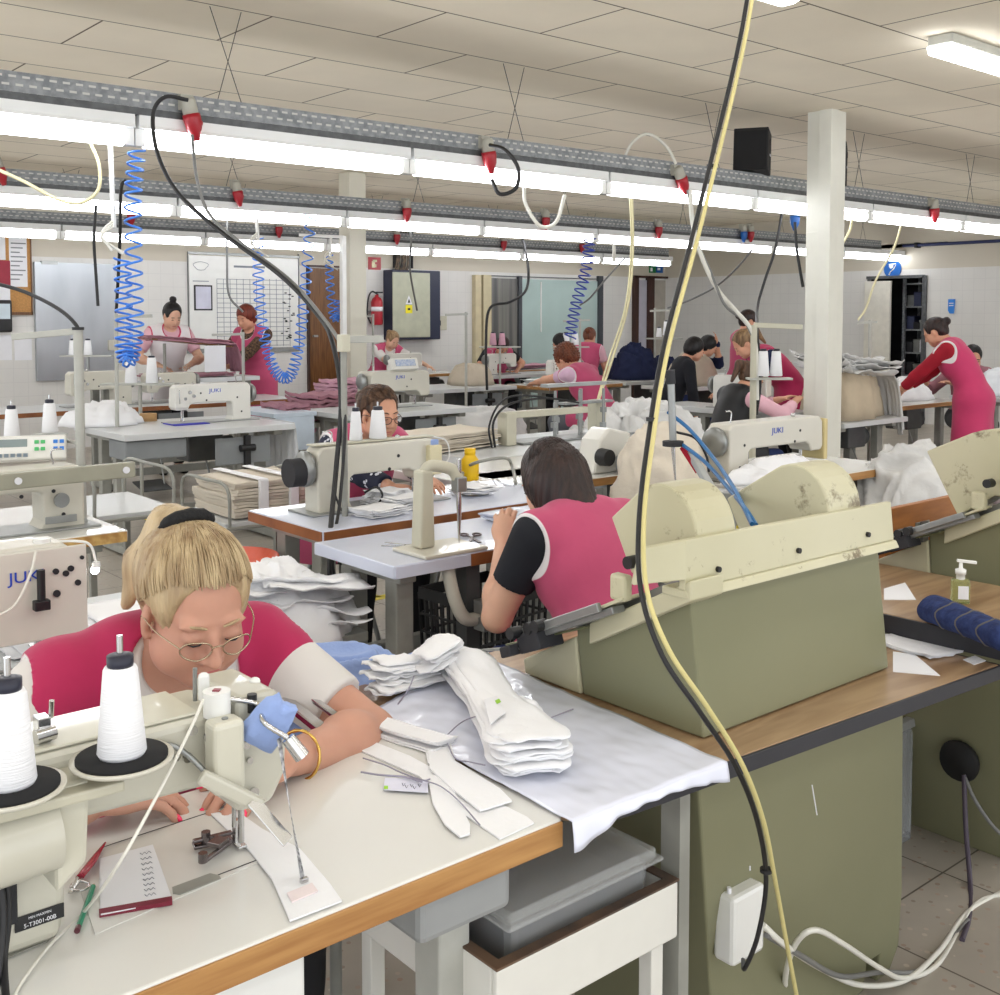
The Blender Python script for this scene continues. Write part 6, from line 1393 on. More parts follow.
fabric_stack('thin white cloth pieces spread on the table behind the blonde seamstress', P(20, 660, .7615), (.42, .03, 0), (-.02, .20, 0), 4, .003, CLOTHW, 31, .02, .006, name='cloth_pieces')
fabric_stack('white cloth pieces lying at the end of the left sewing table', P(112, 640, .7615), (.26, .0, 0), (0, .22, 0), 5, .004, CLOTHW, 33, .03, .008, name='cloth_pieces')
MB_ = MB().tube([P(0, 624, .763), P(38, 618, .763), P(63, 614, .763)], .0022, 5).build('cord', BLK); setorigin(MB_, P(30, 620, .763)); top(MB_, 'straight black cord lying on the left sewing table', 'cord')
# table with ruler edge and its tall machine
RUL = mat('measuring tape edge', (206, 170, 104), rough=.5, rgb2=(168, 124, 64), scale=34)
sewing_table('white table with a measuring tape stuck along its front edge', .2, 1.36, 3.48, 4.17, edgem=RUL, panel=False)
t = sewing_machine('tall ivory buttonhole machine standing on the measuring tape table', (.92, 3.70, .76), 0, L=.34, h=.205, w=.12, m=OFFW, wheel=False); 
k = MB(); k.beam(YP(-30, 485, 3.50), YP(134, 469, 3.50), .03, .050); k.build('slide_beam', mat('olive grey enamel', (158, 156, 138), rough=.4), t, world=True, bevel=.004)
for (x, y) in ((18, 481), (126, 470)): q = YP(x, y, 3.484); MB().cyl(q, q - Vector((0, .006, 0)), .011, n=14).build('screw', PAPER, t, world=True)
q = YP(61, 500, 3.615); MB().cyl(q, q - Vector((0, .012, 0)), .024, n=20).build('dial', GREY, t, world=True); yy = YP(61, 519, 3.615); MB().bx(yy.x - .05, yy.x + .05, yy.y - .006, yy.y, yy.z - .012, yy.z + .012).build('data_plate', GREY, t, world=True, bevel=.002)
t = thing('control_panel', 'machine control panel with grey display and green and blue keys', 'control panel', D(28, 462, 3.75))
q = D(20, 449, 3.75); R_ = Matrix.Rotation(rad(-22), 3, 'Z'); PM = Matrix.Rotation(rad(-16), 3, 'X')
MB().box(q, (.30, .05, .085), R=R_ @ PM).build('housing', MACHW, t, world=True, bevel=.006)
nx = R_ @ PM; off = nx @ Vector((0, -.026, 0))
MB().box(q + nx @ Vector((-.03, -.026, .016)), (.11, .003, .026), R=nx).build('display', mat('lcd', (126, 140, 140), rough=.2), t, world=True)
for c_, x0, cols, nm in (((80, 190, 110), .055, 2, 'green'), ((50, 130, 220), .115, 2, 'blue'), ((160, 176, 190), -.08, 6, 'grey')):
    k = MB()
    for i in range(cols):
        for j in range(2): k.box(q + nx @ Vector((x0 + i * .02, -.027, (.018 if j else -.006) if nm != 'grey' else -.026 + j * .0)), (.014, .003, .012), R=nx)
    k.build('keys', mat('key ' + nm, c_, rough=.4), t, world=True)
for (x, y0, l) in ((12, 438, 'white thread cone behind the control panel at the left edge'), (50, 432, 'white thread cone on the grey disc beside the grey post')): q = D(x, y0, 3.95); thread_cone(q, l, r=.028, h=.105)
q = D(50, 434, 3.95); o = MB().lathe([(0, -.006), (.06, -.006), (.062, 0), (0, 0)], n=28).build('cone_disc', STEELL); o.location = q; top(o, 'grey round disc under the thread cone beside the grey post', 'disc')
t = thing('thread_stand', 'grey thread stand post with cross arm at the left tables', 'thread stand', P(78, 520, .76)); a = D(78, 330, 3.75); MB().cyl((a.x, a.y, .76), a, .016, n=14).build('pole', STEELL, t, world=True); MB().beam(D(12, 337, 3.75), D(80, 331, 3.75), .02, .022).build('cross_arm', STEELL, t, world=True, bevel=.003); MB().cyl(a, a + Vector((0, 0, .01)), .02).build('cap', BLACKP, t, world=True)
MB().beam((q.x, q.y, q.z - .012), (a.x, a.y, q.z - .012), .012, .010).build('bracket', STEELL, t, world=True)
# tray stand and bundle trolley
def wire_trolley(label, x0, x1, y0, y1, z, group=None):
    t = thing('trolley', label, 'trolley', ((x0 + x1) / 2, (y0 + y1) / 2, 0), 0, group)
    MB().bx(x0, x1, y0, y1, z - .018, z).build('tray', LAMG, t, world=True, bevel=.003); MB().bx(x0 - .012, x1 + .012, y0 - .012, y1 + .012, z - .03, z - .016).build('tray_frame', STEELP, t, world=True, bevel=.003)
    for x in (x0 + .02, x1 - .02):
        MB().tube(bez([(x, y0, z - .02), (x, y0 + .02, z + .14), (x, (y0 + y1) / 2, z + .155), (x, y1 - .02, z + .14), (x, y1, z - .02)], 5), .007, 6).build('side_hoop', STEELP, t, world=True)
        for y in (y0 + .03, y1 - .03): MB().bx(x - .012, x + .012, y - .012, y + .012, .06, z - .02).build('leg', STEELP, t, world=True); MB().cyl((x - .01, y, .03), (x + .01, y, .03), .03, n=12).build('caster', DARK, t, world=True)
    MB().bx(x0, x1, y0, y1, .22, .235).build('lower_shelf', STEELP, t, world=True); return t
wire_trolley('grey trolley with empty white tray left of the cloth bundle', 1.50, 1.86, 4.22, 4.75, .68)
wire_trolley('grey trolley carrying a thick strapped bundle of cream cloth', 1.98, 2.46, 4.05, 4.50, .62)
t = thing('cloth_bundle', 'thick cream cloth bundle strapped with white tape on the trolley', 'fabric bundle', (2.22, 4.28, .62))
fabric_stack('', (2.04, 4.08, .622), (.37, 0, 0), (0, .38, 0), 11, .0135, CLOTHC, 44, .008, .008, .011, parent=t, name='folded_layers', curl=.006)
for x in (2.16, 2.30): MB().bx(x - .02, x + .02, 4.055, 4.075, .625, .782).bx(x - .02, x + .02, 4.06, 4.49, .780, .786).build('strap', CLOTHW, t, world=True, bevel=.003)
# pile beside the blonde seamstress' head
t = thing('stacking_stool', 'grey stool carrying the pile of white cut cloth', 'stool', (1.55, 2.86, 0)); MB().bx(1.36, 1.76, 2.68, 3.04, .50, .53).build('seat', STEELP, t, world=True, bevel=.004)
for x in (1.39, 1.73):
    for y in (2.71, 3.01): MB().cyl((x, y, 0), (x, y, .5), .012, n=8).build('leg', GREY, t, world=True)
heap('cloth_pile', 'pile of white cut cloth behind the blonde seamstress', 'fabric', (1.56, 2.86, .532), .24, .22, .17, CLOTHW, 17, amp=.25, folds=6, nu=90, nv=34)
k = MB(); r_ = random.Random(9)
for i in range(9): sheet_layer(k, (1.40 + r_.uniform(-.05, .12), 2.68 + r_.uniform(-.05, .1), .60 + i * .014), Matrix.Rotation(r_.uniform(-.5, .5), 3, 'Z') @ Vector((.30, 0, -.03)), Matrix.Rotation(r_.uniform(-.5, .5), 3, 'Z') @ Vector((0, .16, .0)), 14, 8, i, .02, .003, .02)
o = k.build('cut_pieces', CLOTHW, merge=True); setorigin(o, (1.55, 2.85, .6)); top(o, 'loose white cut pieces fanned over the pile behind the blonde seamstress', 'fabric')
o = MB().lathe([(.13, 0), (.16, .04), (.155, .045), (.12, .006), (0, .006), (0, 0), (.13, 0)], n=30).build('orange_basin', mat('orange plastic', (232, 92, 52), rough=.35)); o.location = P(232, 560, .62) - Vector((0, 0, .03)); top(o, 'orange plastic basin behind the pile of white cloth', 'basin')
t = thing('basin_stand', 'low grey stand under the orange basin', 'stand', (o.location.x, o.location.y, 0)); z_ = o.location.z; MB().box((0, 0, z_ - .012), (.3, .3, .02)).build('top_board', STEELP, t); 
for sx in (-1, 1):
    for sy in (-1, 1): MB().cyl((sx * .12, sy * .12, 0), (sx * .12, sy * .12, z_ - .02), .01, n=8).build('leg', GREY, t)
# ---- table F with the second seamstress
sewing_table('white sewing table with brown end edge in front of the floral sleeved seamstress', 1.83, 2.98, 3.05, 3.56, front=1, edge_sides='fl', edgem=EDGEB, topm=LAMB, panel=False)
t = sewing_machine('ivory sewing machine with two thread cones worked by the floral sleeved seamstress', (2.43, 3.36, .76), PI, L=.44, h=.235, w=.095, m=OFFW); fm = t
k = MB(); k.bx(-.06, .46, -.03, .03, .237, .243).build('cone_shelf', OFFW2, t, bevel=.002); MB().bx(-.062, -.005, .046, .075, .10, .21).build('front_block', mat('cream block', (220, 210, 172), rough=.4), t, bevel=.005); MB().box((-.045, .045, .18), (.035, .02, .10)).build('blue_rag', LBLUE, t, bevel=.006)
MB().cyl((.47, 0, .15), (.55, 0, .15), .05, n=20).build('servo_motor', DARK, t); MB().tube(bez([(-.04, .02, .24), (-.10, .05, .22), (-.11, .05, .15), (-.06, .04, .12)], 6), .003, 6).build('lamp_cord', WPAINT, t)
MB().tube(bez([(.40, .05, .10), (.42, .09, .08), (.40, .09, .03), (.38, .08, .008)], 5), .004, 6).tube(bez([(.27, .05, .06), (.24, .08, .08), (.22, .09, .05), (.24, .08, .008)], 5), .004, 6).build('air_hose', BLK, t)
for i, (px, y) in enumerate(((356, 0), (378, 0))):
    q = YP(px, 450, 3.37); thread_cone((q.x, 3.37, 1.004), ('slim white thread cone on the seamstress machine behind the thick black cable', 'wide white thread cone in front of the seamstress glasses')[i], r=(.024, .033)[i], h=.105)
t = thing('thread_stand', 'grey post with cross arm on the table of the floral sleeved seamstress', 'thread stand', P(345, 516, .76)); a = Vector(t.location); MB().cyl((0, 0, 0), (0, 0, .62), .011, n=12).build('pole', STEELP, t); MB().bx(-.015, .16, -.01, .01, .60, .625).build('cross_arm', STEELL, t, bevel=.002); MB().box((0, 0, .60), (.035, .035, .06)).build('clamp', OFFW2, t, bevel=.004)
for i, (px, py, s) in enumerate(((376, 520, .16), (400, 512, .15), (385, 508, .13))):
    q = P(px, py, .7615); fabric_stack('stack of white garment pieces on the middle table, ' + ('nearest the brown edge', 'nearest the needle', 'in the middle')[i], q, (s, .02, 0), (-.02, s * .8, 0), (6, 9, 12)[i], .0045, CLOTHW, 50 + i, .012, .006, name='garment_stack')
# ---- table G with post machine
sewing_table('white covered table with steel legs in front of the dark haired seamstress', 1.72, 2.95, 2.49, 2.92, topm=LAMB, edgem=LAMB, panel=False, motor=False, pedal=False, legm=STEELP)
MB_ = MB().bx(1.99, 2.22, 2.484, 2.489, .722, .757).build('wood_edge', EDGEB, bpy.data.objects['sewing_table.001'] if False else None); setorigin(MB_, (2.1, 2.486, .74)); top(MB_, 'short brown wooden edge strip on the front of the white covered table', 'edge strip')
t = thing('post_machine', 'cream post machine with a steel spindle bolted on the white covered table', 'machine', (1.93, 2.55, .76))
pz = D(425, 470, 3.2)
MB().bx(1.83, 2.06, 2.49, 2.66, .7605, .772).build('base_plate', OFFW, t, world=True, bevel=.004)
MB().prism([(-.028, 0), (.028, 0), (.022, .23), (-.018, .23)], lambda a, b, h: Vector((1.90 + a, h, .772 + b)), 2.575, 2.625).build('post', OFFW2, t, world=True, bevel=.008)
MB().tube(bez([(1.90, 2.6, .985), (1.92, 2.59, 1.012), (1.98, 2.57, 1.0), (2.0, 2.56, .97)], 5), .018, 10).build('top_arm', OFFW2, t, world=True)
MB().box((2.0, 2.555, .955), (.035, .035, .045)).build('spindle_block', GREY, t, world=True, bevel=.004); MB().lathe([(.004, .20), (.006, .18), (.0085, .12), (.003, .01), (0, 0)], (2.0, 2.555, .775), 12).cyl((2.0, 2.555, .95), (2.0, 2.555, 1.03), .007).build('spindle', CHROME, t, world=True)
MB().tube(bez([(1.93, 2.52, .715), (1.94, 2.50, .63), (1.97, 2.49, .57), (2.03, 2.49, .56)], 5), .020, 10).build('under_arm', OFFW, t, world=True); MB().box((2.03, 2.47, .60), (.05, .05, .04)).box((2.03, 2.47, .55), (.05, .05, .04)).build('under_block', GREY, t, world=True, bevel=.003)
MB().bx(2.0, 2.05, 2.52, 2.57, .0, .72).build('support_post', MOTOR, t, world=True)
def scissors(label, p, rz, s=1.0, m=None):
    t = thing('scissors', label, 'scissors', p, rz)
    for q, sg in (('blade', 1), ('blade', -1)): MB().beam((0, 0, .002 + .002 * sg), (.015 * sg, .07 * s, .002 + .002 * sg), .010, .002).tube([(-.02 * sg + .013 * math.cos(a), -.035 + .017 * math.sin(a), .004) for a in [2 * PI * i / 14 for i in range(14)]], .003, 5, closed=True).beam((0, 0, .003), (-.016 * sg, -.025, .003), .006, .003).build(q, m or CHROME, t)
scissors('open steel scissors beside the cream post machine', P(405, 546, .762), .6); scissors('open dark handled scissors on the white covered table near the seamstress', P(472, 538, .762), 2.6, m=mat('dark scissor steel', (96, 84, 86), rough=.3, metal=.8))
fabric_stack('folded bluish white cloth lying along the rear of the covered table', (2.35, 2.72, .7615), (.5, .02, 0), (0, .16, 0), 4, .006, LAMB, 60, .01, .004, .004, name='folded_cloth')
# yellow bottle and rack beyond
t = thing('squeeze_bottle', 'yellow plastic bottle standing on the far end of the middle table', 'bottle', P(470, 480, .76)); MB().lathe([(0, 0), (.036, 0), (.038, .01), (.038, .085), (.024, .105), (.022, .108), (.024, .11), (.024, .135), (0, .136)], n=22).build('bottle_body', mat('yellow plastic', (246, 200, 20), rough=.35), t)
fabric_stack('cream cloth pieces stacked behind the yellow bottle', P(425, 455, .765), (.55, .1, 0), (0, .35, 0), 12, .007, CLOTHC, 71, .02, .008, .005, name='garment_stack')
fabric_stack('white cloth hanging over the near side of the yellow bottle', P(470, 497, .765), (.14, .0, 0), (0, .14, 0), 5, .006, CLOTHW, 73, .02, .01, name='garment_stack')
sewing_table('white side table carrying cream cloth pieces behind the yellow bottle', 2.82, 3.60, 3.58, 4.1, motor=False, panel=False, pedal=False, bar=False)
MB_ = MB().tube(bez([P(462, 486, .78), P(464, 470, .80), P(478, 462, .85), P(505, 458, .86), P(512, 466, .82), P(516, 484, .78)], 6), .007, 6).build('wire_hoop', STEELP); setorigin(MB_, P(490, 480, .78)); top(MB_, 'bent grey wire hoop beside the yellow bottle', 'wire hoop')
crate_basket('black slatted laundry basket on the floor beside the seated seamstress', (2.44, 2.98, 0), .34, .30, .50, BLACKP, rz=.1, name='laundry_basket')
t = thing('white_bin', 'translucent white bin standing behind the laundry basket', 'bin', (2.95, 3.3, 0)); MB().box((-.02, -.42, .585), (.30, .20, .16)).build('bin_body', mat('milky plastic', (222, 226, 228), rough=.3, alpha=.8), t, bevel=.01); MB().bx(-.18, .14, -.54, -.30, .47, .50).build('shelf', STEELP, t)
for x in (-.15, .11): MB().bx(x - .012, x + .012, -.43, -.40, 0, .47).build('leg', STEELP, t)
# ---- seamstresses of the middle ground
FLOR = mat('navy floral cloth', (26, 30, 52), rough=.85, rgb2=(30, 34, 58)); N, L, b = nodes_of(FLOR); tc = N.new('ShaderNodeTexCoord'); vo = N.new('ShaderNodeTexVoronoi'); vo.inputs['Scale'].default_value = 34; L.new(tc.outputs['Object'], vo.inputs['Vector']); ls = N.new('ShaderNodeMath'); ls.operation = 'LESS_THAN'; ls.inputs[1].default_value = .3; L.new(vo.outputs['Distance'], ls.inputs[0]); mx = N.new('ShaderNodeMix'); mx.data_type = 'RGBA'; L.new(ls.outputs[0], mx.inputs[0]); L.new(b.inputs['Base Color'].links[0].from_socket, mx.inputs[6]); mx.inputs[7].default_value = (*lin((214, 214, 222)), 1); L.new(mx.outputs[2], b.inputs['Base Color'])
HBR = hairmat('brown hair', (104, 74, 52), (58, 40, 30)); HDK = hairmat('dark hair', (56, 38, 34), (30, 20, 19)); HRD = hairmat('red hair', (128, 52, 34), (84, 30, 22)); HBK = hairmat('black hair', (26, 22, 24), (14, 12, 14)); HAUB = hairmat('auburn hair', (126, 70, 44), (84, 44, 28))
JEAN = mat('dark jeans', (38, 52, 96), rough=.9, bump=.3, bscale=60); GTR = mat('grey trousers', (96, 98, 106), rough=.9); BTS = mat('black jersey', (24, 26, 34), rough=.9, bump=.3, bscale=14)
DGLS = mat('dark spectacle frame', (70, 50, 44), rough=.3)
person('person with tied brown hair, glasses and floral sleeves sewing at the middle table', (2.55, 4.10, 0), PI, lean=32, head=(12, -4, 0), seat=.44, rh=P(392, 489, .80), lh=P(428, 487, .80), rhint=(.9, -.2, -.3), lhint=(-.9, -.2, -.3), vest=PINK, shirt=FLOR, sleeve=1.9, trousers=TRB, hair='bun', hairm=HBR, glasses=(DGLS, 1.3), vox=.0068, hdir=((.9, -.3, -.1), (0, -1, -.1)), skin=SKIN)
struct(MB().bx(1.0, 8.4, 4.66, 4.73, 0, .0015).bx(3.1, 3.17, 4.7, 8.0, 0, .0015).build('trim_1', mat('yellow floor paint', (226, 206, 60), rough=.6)))
stool('dark stool under the floral sleeved seamstress', (2.55, 4.15), .43)
person('person with long dark hair, black sleeves and pink vest seen from behind', (2.12, 1.98, 0), rad(-4), lean=34, head=(30, 0, 0), seat=.39, size=.94, lh=(2.04, 2.40, .79), rh=(2.2, 2.42, .79), lhint=(-.5, -.3, -1), rhint=(.5, -.3, -1), vest=PINK, shirt=BTS, sleeve=.58, trousers=JEAN, hair='long', hairm=HDK, vox=.0068, hdir=((-.6, .3, .5), (.3, .3, .8)), hcurl=(.9, .9), skin=SKINP, bulk=1.08, shoulder=.172)
stool('dark stool under the dark haired seamstress', (2.12, 1.95), .38)
# ---------------------------------------------------------------- back of the hall
def T(label, x0, x1, y0, y1, **k): return sewing_table(label, x0, x1, y0, y1, **k)
LGM = dict(topm=LAMG, edgem=LAMG)
# left: table E with machine
T('white sewing table with a grey drawer before the standing seamstresses', 2.45, 3.58, 6.30, 7.15, **LGM); 
sewing_machine('white lockstitch machine on the table with the blue cloth patch', (3.02, 6.80, .76), 0, L=.46, h=.25, w=.10, m=MACHW, logo='JUKI', logoside=-1)
o = MB().bx(2.90, 3.14, 6.62, 6.80, .7615, .766).build('cloth_patch', mat('violet blue cloth', (70, 70, 190), rough=.8)); setorigin(o, (3.0, 6.7, .762)); top(o, 'small violet blue cloth patch under the white machine needle', 'cloth')
q = Vector((2.92, 7.08, .76)); o = MB().lathe([(.028, 0), (.055, 0), (.055, .05), (.028, .05), (.028, 0)], n=26).build('tape_roll', CARD); o.location = q; top(o, 'brown tape roll standing on the white sewing table', 'tape roll')
q = P(87, 421, .77); heap('cloth_pile', 'white plastic wrapped cloth pile beside the brown tape roll', 'fabric', (2.55, 6.85, .762), .26, .16, .13, CLOTHW, 21, amp=.25)
t = bpy.data.objects['cloth_pile.001']; t.location = (2.60, 7.0, .762)
o = cloth_drop('hanging_plastic', mat('thin white plastic', (226, 228, 230), rough=.3, alpha=.75), .765, [(3.585, 6.32, 0), (3.60, 6.7, 0), (3.59, 7.12, 0)], .38, seed=2); setorigin(o, (3.6, 6.7, .76)); top(o, 'thin white plastic hanging off the end of the white sewing table', 'plastic sheet')
t = thing('side_bin', 'pale grey drawer hung under the white sewing table', 'drawer', (2.6, 6.5, .6)); MB().bx(2.47, 2.85, 6.33, 6.6, .60, .715).build('drawer_body', GPANEL, t, world=True, bevel=.01)
# far left long table
T('long table with brown edge by the steel sliding door', 2.2, 4.75, 8.25, 8.9, **dict(LGM, edgem=EDGEB))
sewing_machine('ivory machine with a dark motor block at the far left', (2.95, 8.55, .76), 0, L=.40, h=.27, w=.13, m=OFFW)
sewing_machine('ivory overlock machine right of the dark motor block', (3.55, 8.55, .76), 0, L=.34, h=.24, w=.14, m=OFFW)
for i, (px, l) in enumerate(((73, 'thread cone on the far left stand, left one'), (88, 'thread cone on the far left stand, right one'))): q = D(px, 355, 9.0); thread_cone(q, 'white ' + l, r=.035, h=.12)
t = thing('thread_stand', 'small thread stand above the far left machines', 'thread stand', D(88, 383, 9.0)); a = D(88, 356, 9.0); MB().cyl(t.location, a, .012).build('pole', GREY, t, world=True); MB().box(a, (.42, .12, .012), rz=-.7).build('shelf', STEELL, t, world=True)
for i, (px, py) in enumerate(((131, 383), (152, 383))): q = D(px, py, 8.2); thread_cone(q, ('white thread cone beneath the left blue hose coil', 'white thread cone right of the left blue hose coil')[i], r=.045, h=.19)
t = thing('thread_shelf', 'narrow shelf holding thread cones beneath the blue hose coil', 'shelf', D(140, 384, 8.2)); q = D(140, 384, 8.2); MB().box(q, (.55, .14, .014), rz=-.7).build('shelf_board', STEELL, t, world=True); MB().cyl((q.x, q.y, .0), q, .014).build('pole', STEELL, t, world=True)
heap('cloth_pile', 'white cloth pile behind the thread cones by the blue coil', 'fabric', (3.95, 8.6, .762), .2, .16, .14, CLOTHW, 5)
# work table with mauve cloth, the two standing
T('long white packing table where two people sort mauve cloth', 3.3, 4.75, 8.98, 9.45, z=.92, motor=False, panel=False, pedal=False, **LGM)
fabric_stack('mauve cloth spread over the packing table', (3.75, 9.02, .922), (.75, 0, 0), (0, .35, 0), 3, .01, CLOTHM, 3, .03, .02, .006, name='cloth_layer')
t = thing('cloth_rack', 'small rack of folded mauve and pale cloth on the packing table', 'rack', (4.15, 9.2, .92))
for x in (3.95, 4.35): MB().cyl((x, 9.2, .93), (x, 9.2, 1.22), .014).build('post', STEELP, t, world=True)
MB().box((4.15, 9.2, 1.225), (.75, .3, .012), R=Rxyz(0, rad(6), 0)).build('board', WOODB, t, world=True)
fabric_stack('rumpled mauve cloth on the small rack', (3.80, 9.07, 1.245), (.72, 0, -.05), (0, .28, 0), 4, .011, CLOTHM, 8, .03, .02, .007, name='cloth_layer')
o = cloth_drop('draped_cloth', CLOTHM, 1.235, [(4.52, 9.05, 0), (4.56, 9.2, 0), (4.52, 9.38, 0)], .28, seed=7, out=.10); setorigin(o, (4.5, 9.2, 1.1)); top(o, 'mauve cloth draped from the rack towards the red haired person', 'cloth')
o = MB().bx(4.22, 4.42, 8.985, 8.99, .97, 1.20).build('paper_sheet', PAPER); setorigin(o, (4.3, 8.99, 1.0)); top(o, 'white paper sheet hung on the cloth rack', 'paper')
WPV = trimmat('white apron cloth', (232, 226, 228), (206, 70, 104), .012); SPK = mat('pale pink jersey', (226, 178, 190), rough=.9); LEO = mat('leopard print cloth', (112, 84, 62), rough=.9, rgb2=(44, 32, 28), scale=60); DRED = mat('dark red jumper', (166, 22, 44), rough=.9, bump=.3, bscale=20); GJ = mat('grey jersey', (150, 150, 156), rough=.9)
person('standing person with black bun and white apron over pale pink sleeves', (4.22, 9.78, 0), PI, pose='stand', lean=8, head=(28, 0, 0), rh=(4.02, 9.5, 1.02), lh=(4.32, 9.48, 1.02), vest=WPV, shirt=SPK, sleeve=.7, trousers=TRB, hair='topbun', hairm=HBK, skin=SKINP, size=.99)
person('standing person with short red hair and pink vest at the packing table end', (5.02, 9.55, 0), rad(112), pose='stand', lean=10, head=(24, 0, 0), rh=(4.62, 9.55, .98), lh=(4.60, 9.35, .98), vest=PINK, vestlen=.35, shirt=LEO, sleeve=1.8, trousers=TRB, hair='short', hairm=HRD, skin=SKIN, size=.98)
# centre back: machine table H
T('white sewing table with pale side panel behind the floral sleeved seamstress', 4.16, 5.30, 6.55, 7.25, **LGM)
t = sewing_machine('large ivory machine with programming panel behind the floral sleeved seamstress', (5.02, 6.95, .76), PI, L=.46, h=.28, w=.2, m=OFFW, logo='JUKI', logoside=1)
MB().box((.20, .11, .33), (.24, .05, .09), R=Rxyz(rad(20), 0, 0)).build('programming_panel', MACHW, t, bevel=.006); MB().box((.20, .138, .345), (.18, .004, .05), R=Rxyz(rad(20), 0, 0)).build('keys', mat('panel keys', (150, 168, 200), rough=.5, rgb2=(200, 205, 215), scale=80), t)
t = thing('side_cart', 'pale blue topped side cart left of the floral sleeved seamstress', 'cart', (3.75, 6.9, 0)); MB().bx(3.75, 4.10, 6.9, 7.6, .74, .77).build('deck', mat('pale blue laminate', (196, 208, 220), rough=.35), t, world=True, bevel=.003); MB().bx(3.77, 4.08, 6.905, 6.915, .5, .74).build('panel', mat('pale blue laminate', (0, 0, 0)), t, world=True)
for x in (3.78, 4.07):
    for y in (6.95, 7.55): MB().bx(x - .015, x + .015, y - .015, y + .015, 0, .74).build('leg', STEELP, t, world=True)
for i, (px, py, v, rx, ry, h, mm, l) in enumerate(((325, 412, 8.9, .26, .3, .22, CLOTHM, 'big folded mauve cloth pile right of the pale blue cart'), (287, 440, 8.2, .12, .22, .34, CLOTHM, 'mauve cloth pile low beside the blue hose loop'), (348, 404, 9.6, .22, .25, .26, CLOTHP, 'pale pink cloth pile behind the thick black cable'))):
    q = D(px, py, v); z0 = max(q.z - .05, .3); nm = thing('fabric_cart', 'grey cart under the ' + l, 'cart', (q.x, q.y, 0)); MB().box((0, 0, z0 - .02), (rx * 2, ry * 2, .03)).build('deck', STEELP, nm)
    for sx in (-1, 1):
        for sy in (-1, 1): MB().cyl((sx * rx * .9, sy * ry * .9, 0), (sx * rx * .9, sy * ry * .9, z0 - .03), .012, n=8).build('leg', GREY, nm)
    fabric_stack(l, (q.x - rx * .85, q.y - ry * .85, z0), (rx * 1.7, 0, 0), (0, ry * 1.7, 0), int(h / .032), .032, mm, i + 4, .03, .025, .024, name='cloth_pile', curl=.02)
# far wall row
T('table with oak edge below the electrical cabinet', 7.35, 8.75, 10.75, 11.35, front=1)
T('long oak edged table strewn with pink cloth by the tiled wall', 8.80, 10.6, 10.75, 11.35, front=1, motor=False)
fabric_stack('pink and lilac cloth pieces strewn on the oak edged table', (8.9, 10.85, .762), (1.2, 0, 0), (0, .4, 0), 4, .012, CLOTHP, 5, .06, .03, .008, name='cloth_pieces')
sewing_machine('white machine worked by the person below the electrical cabinet', (7.95, 11.0, .76), PI, L=.40, h=.25, m=MACHW)
person('seated person with fair hair sewing below the electrical cabinet', (7.88, 11.72, 0), PI, seat=.56, lean=30, head=(35, 0, 0), rh=(7.75, 11.1, .8), lh=(8.25, 11.05, .8), vest=PINK, shirt=WSHIRT, sleeve=.8, trousers=TRB, hair='bun', hairm=hairmat('fair hair', (170, 140, 104), (120, 92, 64)), skin=SKINP, vox=.014)
# row J..K
T('white sewing table with thread tree left of the brown ended table', 6.15, 7.28, 8.35, 9.05, **LGM)
T('brown ended sewing table of the person with curly auburn hair', 7.36, 8.4, 7.95, 8.6, **dict(edge_sides='fl', edgem=EDGE))
T('white sewing table in front of the navy cloth piles', 8.55, 9.75, 8.05, 8.7, **dict(edgem=LAMG)); T('white sewing table by the dark double door', 9.9, 11.2, 8.0, 8.65, **LGM)
T('rear white table below the pale glass partition', 8.2, 9.7, 9.9, 10.45, motor=False, **LGM)
heap('covered_machine', 'machine under a taupe cloth cover on the thread tree table', 'machine cover', (7.0, 8.75, .762), .24, .2, .20, BEIGE, 2, amp=.12, folds=4, power=4)
heap('cloth_pile', 'grey white cloth under the auburn haired person table', 'fabric', (6.3, 7.6, .0), .45, .30, .55, CLOTHG, 8, amp=.2, folds=4, power=4)
sewing_machine('white overlock machine behind the taupe covered machine', (8.75, 10.15, .76), PI, L=.36, h=.25, m=MACHW)
sewing_machine('white machine in front of the curly haired person', (7.72, 8.3, .76), 0, L=.36, h=.25, m=MACHW)
fabric_stack('white garment pieces on the brown ended sewing table', (7.42, 8.0, .762), (.35, .0, 0), (0, .4, 0), 6, .008, CLOTHW, 12, .03, .02, .005, name='garment_stack')
for i, (x, y, rx, ry, h, mm, l) in enumerate(((9.05, 8.4, .3, .25, .32, CLOTHN, 'tall navy cloth pile on the table behind the yellowed cable'), (9.55, 8.4, .22, .2, .20, CLOTHN, 'low navy cloth pile beside the tall one'), (9.95, 7.65, .38, .3, .0, BEIGE, ''))):
    if h: heap('cloth_pile', l, 'fabric', (x, y, .762), rx, ry, h, mm, i + 2, amp=.3, folds=5)
T('white sewing table with beige covered machine right of the hanging cables', 8.3, 9.6, 7.0, 7.6, **dict(edgem=LAMG)); heap('covered_machine', 'machine under a beige cloth cover near the black haired person', 'machine cover', (8.75, 7.3, .762), .27, .22, .30, BEIGE, 6, amp=.12, folds=4, power=3)
PV = dict(vest=PINK, trousers=TRB)
person('person with curly auburn hair and pink vest bending over sewing, seen from behind', (7.10, 6.96, 0), rad(12), lean=38, head=(40, 0, 0), lh=(6.95, 7.75, .82), rh=(7.2, 7.75, .82), lhint=(-1, -.2, -.2), shirt=mat('lilac jersey', (226, 190, 214), rough=.9), sleeve=.6, hair='curly', hairm=HAUB, **dict(PV, trousers=GTR), size=1.05)
stool('dark stool under the auburn haired person', (7.10, 6.93), .43)
person('dark haired person facing away behind the curly auburn haired one', (8.55, 8.70, 0), rad(30), seat=.52, lean=25, head=(20, 0, 0), shirt=DRED, sleeve=.6, hair='short', hairm=HBK, vox=.016, **PV)
